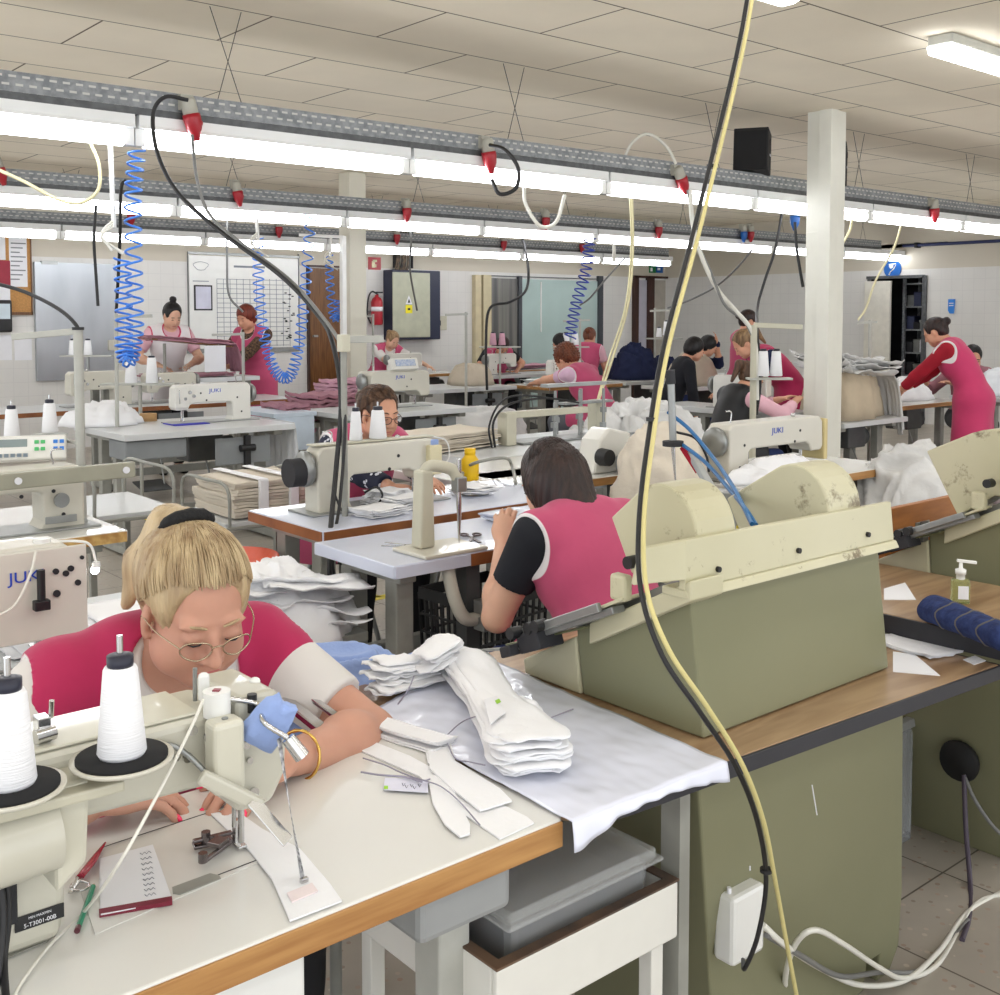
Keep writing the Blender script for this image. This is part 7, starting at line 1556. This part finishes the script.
person('person with fair brown hair and pink vest by the glass partition', (9.12, 9.25, 0), rad(-60), seat=.56, lean=20, head=(25, 0, 0), shirt=SPK, sleeve=.6, hair='bun', hairm=HAUB, vox=.016, **PV)
person('dark haired person stooping over the rear table below the dark window', (8.82, 10.6, 0), PI - .3, seat=.54, lean=36, head=(50, 0, 0), rh=(8.5, 10.2, .8), lh=(8.95, 10.25, .8), shirt=BTS, sleeve=.6, hair='short', hairm=HDK, vox=.016, **PV)
person('black haired person in dark top sitting in profile right of the hanging cables', (7.97, 6.92, 0), rad(-120), seat=.50, lean=22, head=(22, 0, 0), shirt=BTS, sleeve=1.7, trousers=JEAN, hair='short', hairm=HBK, vox=.014)
person('person in navy top resting the head on one raised hand', (9.18, 7.68, 0), rad(-130), seat=.48, lean=14, head=(30, 0, 0), lh=(9.38, 7.50, 1.16), lhint=(0, .6, -1), shirt=CLOTHN, sleeve=1.4, trousers=JEAN, hair='short', hairm=HBK, vox=.015)
person('standing person with dark bun, grey sleeves and pink vest near the right wall', (8.95, 6.85, 0), rad(-122), pose='stand', lean=4, head=(10, 0, 0), vestlen=.3, shirt=GJ, sleeve=1.6, hair='bun', hairm=HDK, vox=.014, rh=(9.15, 6.5, 1.02), lh=(9.3, 6.62, 1.02), **PV)
person('person with fair ponytail and deep pink vest leaning over a machine left of the column', (7.56, 5.26, 0), rad(56), pose='stand', lean=46, head=(40, 0, 0), lh=(7.05, 5.55, .86), rh=(7.35, 5.8, .86), lhint=(-.3, 0, -1), vestlen=.35, vest=DPINK, trousers=TRB, shirt=CLOTHN, sleeve=.9, hair='ponytail', hairm=hairmat('light brown hair', (150, 120, 84), (92, 68, 46)), vox=.012, size=.94)
person('seated person with brown ponytail, pale pink sleeves and black wrap', (6.34, 5.02, 0), rad(-108), seat=.38, lean=24, head=(28, 0, 0), vest=mat('black wrap', (20, 20, 24), rough=.5), shirt=SPK, sleeve=1.8, trousers=JEAN, hair='ponytail', hairm=HBR, vox=.012, rh=(6.72, 4.66, .84), lh=(6.85, 4.88, .84))
stool('dark stool under the ponytailed person in the black wrap', (6.34, 5.02), .37)
person('standing person with dark bun, red sleeves and long pink vest near the right edge', (8.36, 4.16, 0), rad(14), pose='stand', lean=29, head=(30, 0, 0), lh=(8.12, 4.72, .80), rh=(8.3, 4.78, .80), lhint=(-1, 0, -.4), vestlen=.46, vest=trimmat('bright pink vest cloth', (206, 66, 112), (240, 236, 236), .010), shirt=DRED, sleeve=1.85, trousers=TRB, hair='bun', hairm=HDK, vox=.010, size=.94, bulk=1.05)
person('dark haired person half hidden at the right edge behind the long pink vest', (9.89, 5.0, 0), rad(130), lean=22, head=(24, 0, 0), shirt=mat('mauve jersey', (160, 110, 120), rough=.9), sleeve=1.7, trousers=TRB, hair='bun', hairm=HBK, vox=.014, rh=(9.5, 5.2, .86), lh=(9.45, 4.9, .86))
# centre: frame machine table I and neighbours
T('white table carrying the cream C frame fusing machine', 3.33, 4.80, 4.12, 4.85, **LGM)
t = thing('frame_machine', 'cream C frame machine with a cluster of steel columns', 'machine', (4.2, 4.6, .76))
MB().bx(3.80, 3.87, 4.44, 4.52, .762, .935).build('post', OFFW2, t, world=True, bevel=.004); MB().bx(3.80, 4.42, 4.45, 4.51, .905, .94).build('beam', OFFW2, t, world=True, bevel=.004); MB().bx(4.70, 4.78, 4.66, 4.74, .762, .95).build('post', OFFW2, t, world=True, bevel=.004); MB().bx(3.9, 4.78, 4.42, 4.60, .762, .772).build('rail', GREY, t, world=True, bevel=.002); MB().bx(4.38, 4.78, 4.60, 4.66, .94, .955).bx(4.15, 4.62, 4.50, 4.56, 1.055, 1.075).build('top_plate', GREY, t, world=True, bevel=.002)
r_ = random.Random(3)
for i in range(8): x = 4.2 + i * .065; y = 4.50 + .06 * (i % 3); MB().cyl((x, y, .775), (x, y, .97 + .06 * (i % 2)), .006 + .003 * (i % 3), n=10).box((x, y, .82 + .1 * r_.random()), (.03, .025, .03)).build('column', GREY, t, world=True)
MB().tube(bez([(3.70, 4.42, .765), (3.70, 4.43, .90), (3.85, 4.48, .98), (4.1, 4.5, 1.0), (4.3, 4.5, .98)], 6), .007, 6).tube(bez([(3.68, 4.42, .765), (3.67, 4.43, .88), (3.80, 4.48, 1.0), (4.0, 4.5, 1.02), (4.4, 4.5, .96)], 6), .006, 6).build('black_hose', BLK, t, world=True)
T('white table with brown edge under the small white motor machine', 2.98, 4.02, 3.32, 3.75, edgem=EDGE, motor=False, panel=False)
t = thing('overlock_machine', 'small white machine with round black motor cap behind the dark haired seamstress', 'sewing machine', (3.50, 3.44, .76)); MB().prism([(-.10, 0), (.14, 0), (.14, .17), (.0, .20), (-.06, .15)], lambda a, b, h: Vector((a, h, b)), -.05, .07).build('body', MACHW, t, bevel=.012); MB().cyl((-.05, -.10, .075), (-.05, -.045, .075), .036, .040, n=20).build('motor_cap', BLACKP, t, bevel=.004); MB().box((.05, -.10, .05), (.12, .06, .07), rz=.5).build('grey_cover', GPANEL, t, bevel=.01)
T('white table under the long armed machine behind the first pressing machine', 3.60, 4.75, 2.70, 3.30, edgem=EDGE, panel=False)
t = sewing_machine('long armed ivory machine with yellow end cover behind the pressing machine', (4.30, 2.93, .76), PI, L=.60, h=.24, w=.12, m=MACH, logo='JUKI', logoside=1); MB().bx(-.085, -.058, -.06, .07, .04, .228).build('end_cover', mat('cream yellow cover', (214, 196, 140), rough=.4), t, bevel=.008)
heap('cloth_pile', 'big beige cloth heap beside the long armed machine', 'fabric', (3.42, 3.02, .60), .24, .22, .36, CLOTHC, 31, amp=.16, folds=4, power=3.2, nu=100, nv=36)
t = thing('fabric_cart', 'grey cart under the big beige cloth heap', 'cart', (3.42, 3.02, 0)); MB().bx(3.2, 3.52, 2.8, 3.24, .55, .58).build('deck', STEELP, t, world=True)
for x in (3.22, 3.48): MB().bx(x, x + .02, 2.82, 2.84, 0, .55).bx(x, x + .02, 3.2, 3.22, 0, .55).build('leg', GREY, t, world=True)
heap('cloth_pile', 'white cloth crumpled in front of the long armed machine', 'fabric', (3.92, 2.80, .762), .30, .09, .07, CLOTHW, 33, amp=.4, folds=7)
heap('cloth_pile', 'large heap of grey white garments left of the long armed machine', 'fabric', (5.5, 5.05, .35), .62, .5, .42, CLOTHG, 35, amp=.34, folds=4, nu=110, nv=40); t = thing('fabric_cart', 'low cart under the large heap of grey white garments', 'cart', (5.5, 5.05, 0)); MB().box((0, 0, .33), (1.1, .9, .03)).build('deck', STEELP, t)
for sx in (-1, 1):
    for sy in (-1, 1): MB().cyl((sx * .5, sy * .4, 0), (sx * .5, sy * .4, .32), .012, n=8).build('leg', GREY, t)
T('white sewing table of the ponytailed person in the black wrap', 6.55, 7.0, 4.68, 5.9, motor=True, panel=False, **LGM)
t = sewing_machine('white machine with a small lamp in front of the ponytailed person', (6.78, 5.0, .76), PI / 2 + .2, L=.36, h=.25, m=MACHW); MB().sphere((-.03, -.06, .16), .014, 10).build('lit_bulb', mat('lamp led glow', (0, 0, 0)), t)
for i, (px, l) in enumerate(((763, 'left white thread cone on the shelf left of the near column'), (776, 'right white thread cone on the shelf left of the near column'))): thread_cone(D(px, 376, 6.6), l, r=.038, h=.15, pin=False)
q = D(769, 377, 6.6); t = thing('thread_stand', 'cream post with cross arm and thread shelf left of the near column', 'thread stand', D(754, 420, 6.6)); a = D(754, 325, 6.6); MB().cyl((a.x, a.y, 0.02), a, .020, n=12).build('pole', OFFW2, t, world=True); MB().beam(a, D(802, 327, 6.6), .03, .03).build('cross_arm', OFFW2, t, world=True, bevel=.003); MB().box(q - Vector((0, 0, .01)), (.26, .1, .012), rz=-.7).build('shelf', STEELL, t, world=True)
# right: beige heap on table, pink vest table
T('white table under the beige covered heap right of the near column', 7.02, 7.9, 4.45, 5.1, z=.68, panel=False, **LGM)
heap('covered_pile', 'beige cloth draped over a box shaped pile right of the near column', 'fabric', (7.46, 4.75, .682), .40, .25, .36, mat('warm beige cloth', (196, 180, 156), rough=.9, bump=.2, bscale=40), 5, amp=.12, folds=3.5, power=5)
k = MB(); r_ = random.Random(12)
for i in range(9): sheet_layer(k, (7.16 + r_.uniform(-.05, .05), 4.52 + r_.uniform(-.04, .04), 1.03 + i * .014), Matrix.Rotation(r_.uniform(-.25, .25), 3, 'Z') @ Vector((.62, 0, -.06)), (0, .44, 0), 20, 12, i, .03, .006, .05)
o = k.build('garment_stack', CLOTHG, merge=True); setorigin(o, (7.3, 4.7, 1.1)); top(o, 'layered grey white garments lying over the beige covered pile', 'fabric')
o = cloth_drop('hanging_garment', CLOTHG, 1.0, [(7.78, 4.5, 0), (7.85, 4.7, 0), (7.8, 5.0, 0)], .42, seed=3, out=.1); setorigin(o, (7.8, 4.7, 1)); top(o, 'grey white garment hanging down from the layered pile', 'garment')
T('white table with oak edge in front of the long pink vest', 7.98, 9.15, 4.62, 5.22, z=.74, panel=False)
heap('cloth_pile', 'round grey white cloth pile behind the oak edged table', 'fabric', (8.2, 5.05, .742), .25, .15, .26, CLOTHG, 41, amp=.25); heap('cloth_pile', 'small white cloth pile beside the pink vest sleeve', 'fabric', (8.75, 4.95, .742), .28, .18, .16, CLOTHW, 43)
o = MB().box((7.95, 4.85, .84), (.22, .16, .10)).build('cardboard_box', CARD, bevel=.004); setorigin(o, (7.95, 4.85, .79)); o.location.z = .762; top(o, 'brown cardboard box on the oak edged table', 'box'); o.location = (8.15, 4.8, .742)
T('white table with plastic bags at the right edge', 9.3, 10.5, 4.35, 4.85, motor=False, panel=False, **LGM)
heap('plastic_bag', 'white plastic bag of garments on the table at the right edge', 'bag', (9.75, 4.6, .762), .32, .2, .2, mat('white bag plastic', (224, 228, 234), rough=.3), 4); heap('cloth_pile', 'pinkish white garments heaped below the right edge table', 'fabric', (8.9, 3.9, .0), .4, .35, .62, mat('pinkish cotton', (222, 206, 212), rough=.9), 8)
t = thing('hanging_bracket', 'white L shaped frame in front of the rear column', 'frame', D(343, 395, 10.8)); MB().beam(D(344, 395, 10.8), D(343, 236, 10.8), .045, .045).beam(D(343, 237, 10.8), D(300, 235, 11.3), .03, .03).build('frame_bar', WPAINT, t, world=True)
# thread stands seen against the wall
for (x, y0, v, top_, a0, a1, l) in ((466, 390, 10.2, 312, 445, 468, 'white thread tree on the table left of the brown ended one'), (373, 378, 11.5, 314, 352, 372, 'thin post with cross arm below the electrical cabinet'), (243, 380, 8.9, 332, 212, 243, 'thin post with cross arm beside the red haired person'), (116, 420, 6.9, 314, 116, 152, 'grey post with cross arm beside the long blue coil'), (580, 372, 11.8, 318, 563, 590, 'thread tree above the pale hanging machines'), (655, 372, 12.2, 308, 650, 672, 'thread tree in front of the dark double door'), (870, 400, 9.0, 320, 857, 877, 'thin post with short arm right of the near column')):
    b_ = D(x, y0, v); a = D(x, top_, v); t = thing('thread_stand', l, 'thread stand', (b_.x, b_.y, .0)); MB().cyl((b_.x, b_.y, .0), a, .013, n=8).build('pole', STEELL, t, world=True); MB().beam(D(a0, top_ + 3, v), D(a1, top_ + 2, v), .022, .02).build('cross_arm', STEELL, t, world=True)
for (px, py, v, r, h, l, mm) in ((493, 345, 12.0, .04, .13, 'pale pink thread cone left of the dark window post', CLOTHP), (502, 345, 12.0, .04, .13, 'pale pink thread cone right of its twin', CLOTHP), (566, 345, 12.2, .045, .13, 'white thread cone below the far blue coil', THREAD), (575, 345, 12.2, .045, .13, 'second white thread cone below the far blue coil', THREAD), (659, 337, 12.2, .035, .10, 'small white thread cone by the dark double door', THREAD), (667, 335, 12.2, .05, .15, 'large white thread cone by the dark double door', THREAD)):
    thread_cone(D(px, py, v), l, r=r, h=h, m=mm, pin=False); 
for (px, py, v, w_, l) in ((500, 346, 12.0, .45, 'narrow thread shelf below the dark window'), (571, 346, 12.2, .40, 'narrow thread shelf below the far blue coil'), (664, 337.5, 12.2, .4, 'narrow thread shelf by the dark double door')):
    q = D(px, py, v); t = thing('thread_shelf', l, 'shelf', q); MB().box(q - Vector((0, 0, .012)), (w_, .12, .014), rz=-.7).build('shelf_board', STEELL, t, world=True); MB().cyl((q.x, q.y, 0), q, .012, n=8).build('pole', STEELL, t, world=True)
# ---------------------------------------------------------------- hoses and cables from above
def DP(l): return [D(*p) for p in l]
def helix(name, pts, r, pr, turns, m, label, cat='air hose'):
    sp = bez(pts, 12); n = int(turns * 12); k = []; L = len(sp) - 1
    for i in range(n + 1):
        u = i / n; q = u * L; a = int(min(q, L - 1)); p = sp[a].lerp(sp[a + 1], q - a); tg = (sp[a + 1] - sp[a]).normalized(); x = tg.cross(Vector((FW[0], FW[1], .01))).normalized(); y = tg.cross(x); th = 2 * PI * turns * u
        k.append(p + (x * math.cos(th) + y * math.sin(th)) * r)
    o = MB().tube(k, pr, 5).build(name, m); setorigin(o, pts[-1]); return top(o, label, cat)
helix('coiled_hose', DP([(137, 150, 4.95), (133, 200, 4.95), (134, 270, 4.95), (135, 330, 4.95), (130, 358, 4.95), (124, 350, 4.95), (124, 310, 4.95), (122, 258, 4.95)]), .036, .0055, 34, BLC, 'long coiled blue air hose hanging at the left in a narrow loop')
helix('coiled_hose', DP([(258, 238, 8.6), (259, 290, 8.6), (265, 340, 8.6), (276, 372, 8.6), (290, 376, 8.6), (299, 345, 8.6), (305, 290, 8.6), (311, 215, 8.6)]), .042, .006, 44, BLC, 'coiled blue air hose hanging in a wide loop before the planning board')
helix('coiled_hose', DP([(329, 255, 11.3), (330, 285, 11.3), (333, 315, 11.3), (338, 316, 11.3), (338, 300, 11.3)]), .04, .008, 16, BLC, 'short coiled blue air hose in front of the brown wooden door')
helix('coiled_hose', DP([(590, 238, 9.6), (586, 270, 9.6), (576, 305, 9.6), (570, 338, 9.6)]), .05, .007, 16, mat('deep blue hose', (40, 64, 170), rough=.3), 'coiled deep blue air hose before the pale glass partition')
CB = [
 ('power_cable', [(188, 100, 4.75), (165, 97, 4.7), (153, 115, 4.7), (158, 155, 4.65), (180, 195, 4.6), (225, 235, 4.5), (280, 275, 4.3), (318, 315, 4.1), (333, 345, 3.9), (341, 400, 3.8), (336, 470, 3.75), (330, 540, 3.55), (331, 600, 3.5), (338, 650, 3.5)], .009, BLK, 'thick black power cable sweeping from the tray down past the middle table'),
 ('power_cable', [(192, 135, 4.8), (197, 180, 4.75), (210, 215, 4.7), (240, 242, 4.55), (290, 280, 4.3), (325, 320, 4.0), (340, 342, 3.85)], .007, GRC, 'grey power cable joining the thick black one from the first red plug'),
 ('power_cable', [(340, 345, 3.8), (345, 420, 3.78), (340, 500, 3.7), (332, 560, 3.55), (345, 620, 3.5), (336, 665, 3.5)], .006, BLK, 'thin black cable taped down the post at the middle table'),
 ('power_cable', [(490, 145, 6.1), (505, 150, 6.0), (518, 168, 6.0), (516, 188, 6.0), (500, 194, 6.0), (492, 180, 6.05)], .011, BLK, 'short looped black cable under the second red plug'),
 ('white_cable', [(524, 188, 6.4), (526, 205, 6.4), (540, 226, 6.4), (556, 222, 6.4), (565, 195, 6.4)], .011, WHC, 'white cable hanging in a small loop under the nearest row of lights'),
 ('yellowed_cable', [(90, 142, 5.0), (99, 165, 5.0), (98, 190, 5.0), (80, 203, 5.0), (55, 198, 5.0), (25, 182, 5.0), (-10, 166, 5.0)], .008, YEC, 'yellowed cable hanging in a wide loop at the left'),
 ('black_cable', [(-10, 282, 4.0), (25, 292, 3.95), (60, 310, 3.85), (78, 328, 3.78), (80, 345, 3.76)], .007, BLK, 'black cable arching in from the left to the grey thread stand post'),
 ('black_cable', [(96, 205, 7.2), (94, 240, 7.2), (96, 275, 7.2), (98, 306, 7.2)], .010, BLK, 'straight black cable ending in mid air left of the long blue coil'),
 ('black_cable', [(126, 180, 6.4), (121, 190, 6.4), (120, 240, 6.6), (117, 300, 6.8), (116, 312, 6.85)], .010, BLK, 'black cable dropping behind the long blue coil'),
 ('yellowed_cable', [(632, 198, 7.0), (633, 250, 7.0), (628, 305, 7.0), (612, 360, 7.0), (597, 405, 6.9)], .008, YEC, 'yellowed cable curving down to the C frame machine'),
 ('yellowed_cable', [(630, 198, 7.0), (631, 250, 7.0), (625, 308, 7.0), (608, 362, 7.0), (596, 405, 6.9)], .006, YEC, 'second thinner yellowed cable beside the curving one'),
 ('white_cable', [(690, 190, 6.7), (693, 225, 6.7), (703, 260, 6.7), (718, 290, 6.7), (735, 310, 6.6), (750, 328, 6.6), (756, 350, 6.6), (757, 400, 6.6)], .014, WHC, 'white cable running to the cream post left of the near column'),
 ('grey_cable', [(688, 190, 6.7), (697, 240, 6.7), (712, 275, 6.7), (725, 305, 6.6), (745, 322, 6.6), (756, 345, 6.6)], .009, GRC, 'grey cable twisted beside the white one'),
 ('black_cable', [(782, 213, 8.6), (775, 250, 8.6), (765, 280, 8.6), (758, 305, 8.4), (757, 330, 6.8), (760, 380, 6.7), (756, 415, 6.7)], .011, BLK, 'black cable dropping to the cream post left of the near column'),
 ('black_cable', [(795, 222, 8.0), (797, 250, 8.0), (803, 287, 8.0)], .011, BLK, 'short black cable hanging from the blue plug left of the column'),
 ('yellowed_cable', [(852, 219, 8.6), (850, 230, 8.6), (843, 243, 8.6)], .011, YEC, 'short yellowed cable end just right of the near column'),
 ('yellowed_cable', [(901, 226, 9.0), (893, 250, 9.0), (876, 280, 9.0), (866, 308, 9.0), (858, 320, 9.0)], .009, YEC, 'yellowed cable hanging in front of the store room door'),
 ('grey_cable', [(408, 210, 9.9), (411, 240, 9.9), (410, 270, 10.5), (417, 310, 11.4)], .010, GRC, 'thin grey cable hanging in front of the electrical cabinet'),
 ('grey_cable', [(227, 208, 8.9), (227, 260, 8.9), (229, 295, 8.9), (243, 312, 8.9)], .009, GRC, 'thin grey cable before the planning board'),
 ('black_cable', [(521, 232, 10.9), (528, 265, 10.6), (526, 290, 10.4), (510, 302, 10.2), (490, 308, 10.2), (486, 340, 10.2), (487, 390, 10.2)], .013, BLK, 'black cable curling to the white thread tree'),
 ('grey_cable', [(752, 250, 10.0), (735, 270, 10.2), (715, 287, 10.6), (690, 300, 11.0), (668, 308, 12.1)], .010, GRC, 'grey cable sagging towards the dark double door'),
 ('grey_cable', [(625, 258, 11.3), (605, 280, 11.4), (590, 298, 11.6), (580, 305, 11.8)], .010, GRC, 'grey cable slanting down in front of the glass partition'),
 ('white_cable', [(614, 245, 10.9), (614, 262, 10.9)], .018, WHC, 'short white cable end hanging under the middle row of lights'),
 ('white_cable', [(622, 163, 7.1), (632, 143, 7.1), (648, 134, 7.1), (666, 146, 7.1), (676, 164, 7.1)], .010, WHC, 'white cable arching above the nearest tray left of the hanging cables'),
 ('blue_tube', [(668, 412, 2.55), (690, 430, 2.50), (715, 460, 2.35), (735, 490, 2.15), (752, 524, 1.98)], .0045, BLH, 'blue air tube curving from the air cylinder to the pressing machine'),
 ('blue_tube', [(680, 443, 2.50), (705, 462, 2.40), (730, 490, 2.2), (745, 508, 2.05), (756, 525, 1.99)], .0045, BLH, 'lower blue air tube running to the pressing machine'),
 ('black_cable', [(752, -140, 2.15), (747, 0, 2.05), (700, 205, 1.95), (664, 345, 1.82), (648, 440, 1.74), (639, 520, 1.66), (641, 590, 1.58), (662, 655, 1.54), (700, 712, 1.53), (735, 765, 1.57), (757, 820, 1.63), (766, 880, 1.72), (758, 935, 1.74), (745, 968, 1.76), (743, 960, 1.83)], .0040, BLK, 'thick black cable hanging in front of the olive pressing machine'),
 ('yellowed_cable', [(757, -140, 2.14), (752, 0, 2.04), (706, 205, 1.94), (669, 345, 1.81), (653, 440, 1.73), (644, 520, 1.65), (647, 590, 1.57), (669, 650, 1.53), (706, 705, 1.52), (741, 762, 1.56), (763, 820, 1.62), (775, 880, 1.72), (786, 940, 1.79), (798, 1003, 1.86)], .0038, mat('aged yellow cable', (206, 194, 132), rough=.5), 'yellowed cable taped alongside the thick black hanging cable'),
 ('white_cable', [(763, 925, 1.90), (785, 945, 1.93), (820, 968, 2.10), (860, 985, 2.22), (905, 980, 2.3), (940, 950, 2.44), (968, 912, 2.61), (1010, 888, 2.72)], .0060, WHC, 'white cable curving over the floor around the pressing machine foot'),
 ('white_cable', [(790, 1010, 2.25), (785, 980, 2.05), (795, 945, 1.95), (815, 930, 1.93), (845, 945, 2.04), (880, 968, 2.2), (905, 978, 2.3), (940, 962, 2.40), (975, 905, 2.64), (1010, 893, 2.69)], .0055, WHC, 'cream cable forming a tall loop against the olive machine base'),
 ('grey_cable', [(766, 935, 1.90), (800, 955, 1.98), (840, 976, 2.15), (880, 972, 2.25), (925, 968, 2.38), (968, 920, 2.57)], .0055, GRC, 'grey cable lying beside the white floor cables'),
 ('grey_cable', [(964, 775, 2.83), (966, 830, 2.78), (970, 880, 2.74), (970, 915, 2.60), (962, 940, 2.48)], .0065, mat('purple grey cable', (74, 64, 78), rough=.5), 'dark grey cable hanging straight from the black outlet'),
 ('grey_cable', [(964, 775, 2.83), (975, 800, 2.80), (992, 825, 2.78), (1010, 842, 2.76)], .005, GRC, 'thin grey cable leaving the black outlet to the right'),
]
for n_, pts, r, m, l in CB: cable(n_, DP(pts), r, m, l, n=7, k=7)
for (x, y, v) in ((712, 168, 1.985), (652, 421, 1.755), (766, 872, 1.71)):
    q = D(x, y, v); o = MB().cyl((0, 0, 0), (.0, .0, .006), .0098, n=14).build('cable_tie', BLACKP); o.location = q; top(o, 'black tie around the hanging cable pair, ' + {168: 'topmost', 421: 'middle', 872: 'lowest'}[y], 'cable tie')
# air cylinder behind the pressing machine
t = thing('air_cylinder', 'steel air cylinder with pointed rod behind the pressing machine', 'air cylinder', D(673, 495, 2.5))
MB().cyl(D(671, 382, 2.5), D(673, 440, 2.5), .0085, n=14).build('barrel', GREY, t, world=True); MB().cyl(D(670, 370, 2.5), D(671, 384, 2.5), .011, n=14).build('end_cap', DARK, t, world=True); MB().cyl(D(673, 441, 2.5), D(673, 446, 2.5), .024, n=18).build('flange', DARK, t, world=True); MB().cyl(D(673, 446, 2.5), D(676, 490, 2.5), .005, .001, n=10).build('rod_tip', CHROME, t, world=True)
MB().beam(D(690, 452, 2.5), D(712, 490, 2.45), .022, .012).build('link_arm', GREY, t, world=True, bevel=.002); MB().beam(D(682, 447, 2.5), D(698, 472, 2.48), .010, .010).build('red_rod', DRED, t, world=True); MB().box(D(716, 497, 2.42), (.12, .05, .03), rz=-.6).build('mount', GREY, t, world=True, bevel=.003)
MB().tube(bez(DP([(676, 432, 2.5), (695, 438, 2.5), (706, 455, 2.5), (709, 472, 2.5)]), 6), .003, 6).build('air_line', BLK, t, world=True)
t = thing('phone_holder', 'black handheld scanner hung below the cork notice board', 'scanner', YP(4, 318, WY - .05)); MB().box((0, 0, .02), (.16, .05, .34)).build('housing', BLACKP, t, bevel=.02); MB().box((0, -.027, .07), (.11, .004, .16)).build('display', mat('pale display', (200, 214, 222), rough=.2), t)
for i, (x0, y0, x1, y1) in enumerate(((-8, 335, 12, 360), (14, 335, 32, 360))): a = YP(x0, y0, WY); b = YP(x1, y1, WY); o = MB().bx(a.x, b.x, WY - .006, WY - .001, b.z, a.z).build('paper_sheet', PAPER); setorigin(o, (a.x, WY - .003, b.z)); top(o, 'printed sheet fixed to the wall under the notice board', 'paper', 'printed sheets under the notice board')

for (x0, y0, x1, y1, v, w_, l) in ((110, 143, 114, 228, 5.0, .035, 'white hanging strip with knotted cords behind the long blue coil'), (256, 212, 258, 240, 8.4, .04, 'white hanging strip above the wide blue hose loop'), (331, 238, 330, 258, 11.2, .04, 'white hanging strip above the short blue coil')):
    t = thing('hanging_strip', l, 'strip', D(x0, y0, v)); MB().beam(D(x0, y0, v), D(x1, y1, v), w_, .01).build('strip', WPAINT, t, world=True); k = MB()
    for i in range(3): q = D(x1, y1 - 8 + 3 * i, v); k.tube(bez([q, q + Vector((-.05, .02, -.06)), q + Vector((-.02 + .05 * i, -.02, -.14))], 4), .006, 5)
    k.build('cord', WHC, t, world=True)
# ---------------------------------------------------------------- camera and light
cam = bpy.data.cameras.new('camera'); co = bpy.data.objects.new('camera', cam); COL.objects.link(co); SC.camera = co
cam.sensor_fit = 'HORIZONTAL'; cam.sensor_width = 36; cam.lens = 36 * CF / 1000; cam.shift_y = -(497.5 - CCY) / 1000.0; cam.clip_start = .02
co.location = (0, 0, CH)
co.rotation_euler = (PI / 2 - CP, 0, CAZ - PI / 2)
w = bpy.data.worlds.new('world'); SC.world = w; w.use_nodes = True
w.node_tree.nodes['Background'].inputs[0].default_value = (.93, .96, 1, 1); w.node_tree.nodes['Background'].inputs[1].default_value = 1.1
SC.view_settings.view_transform = 'Standard'; SC.view_settings.look = 'None'; SC.view_settings.gamma = 1; SC.view_settings.use_curve_mapping = False
SC.view_settings.exposure = .84
SC.cycles.use_denoising = True
SC.cycles.max_bounces = 6; SC.cycles.diffuse_bounces = 3; SC.cycles.glossy_bounces = 3; SC.cycles.transmission_bounces = 6
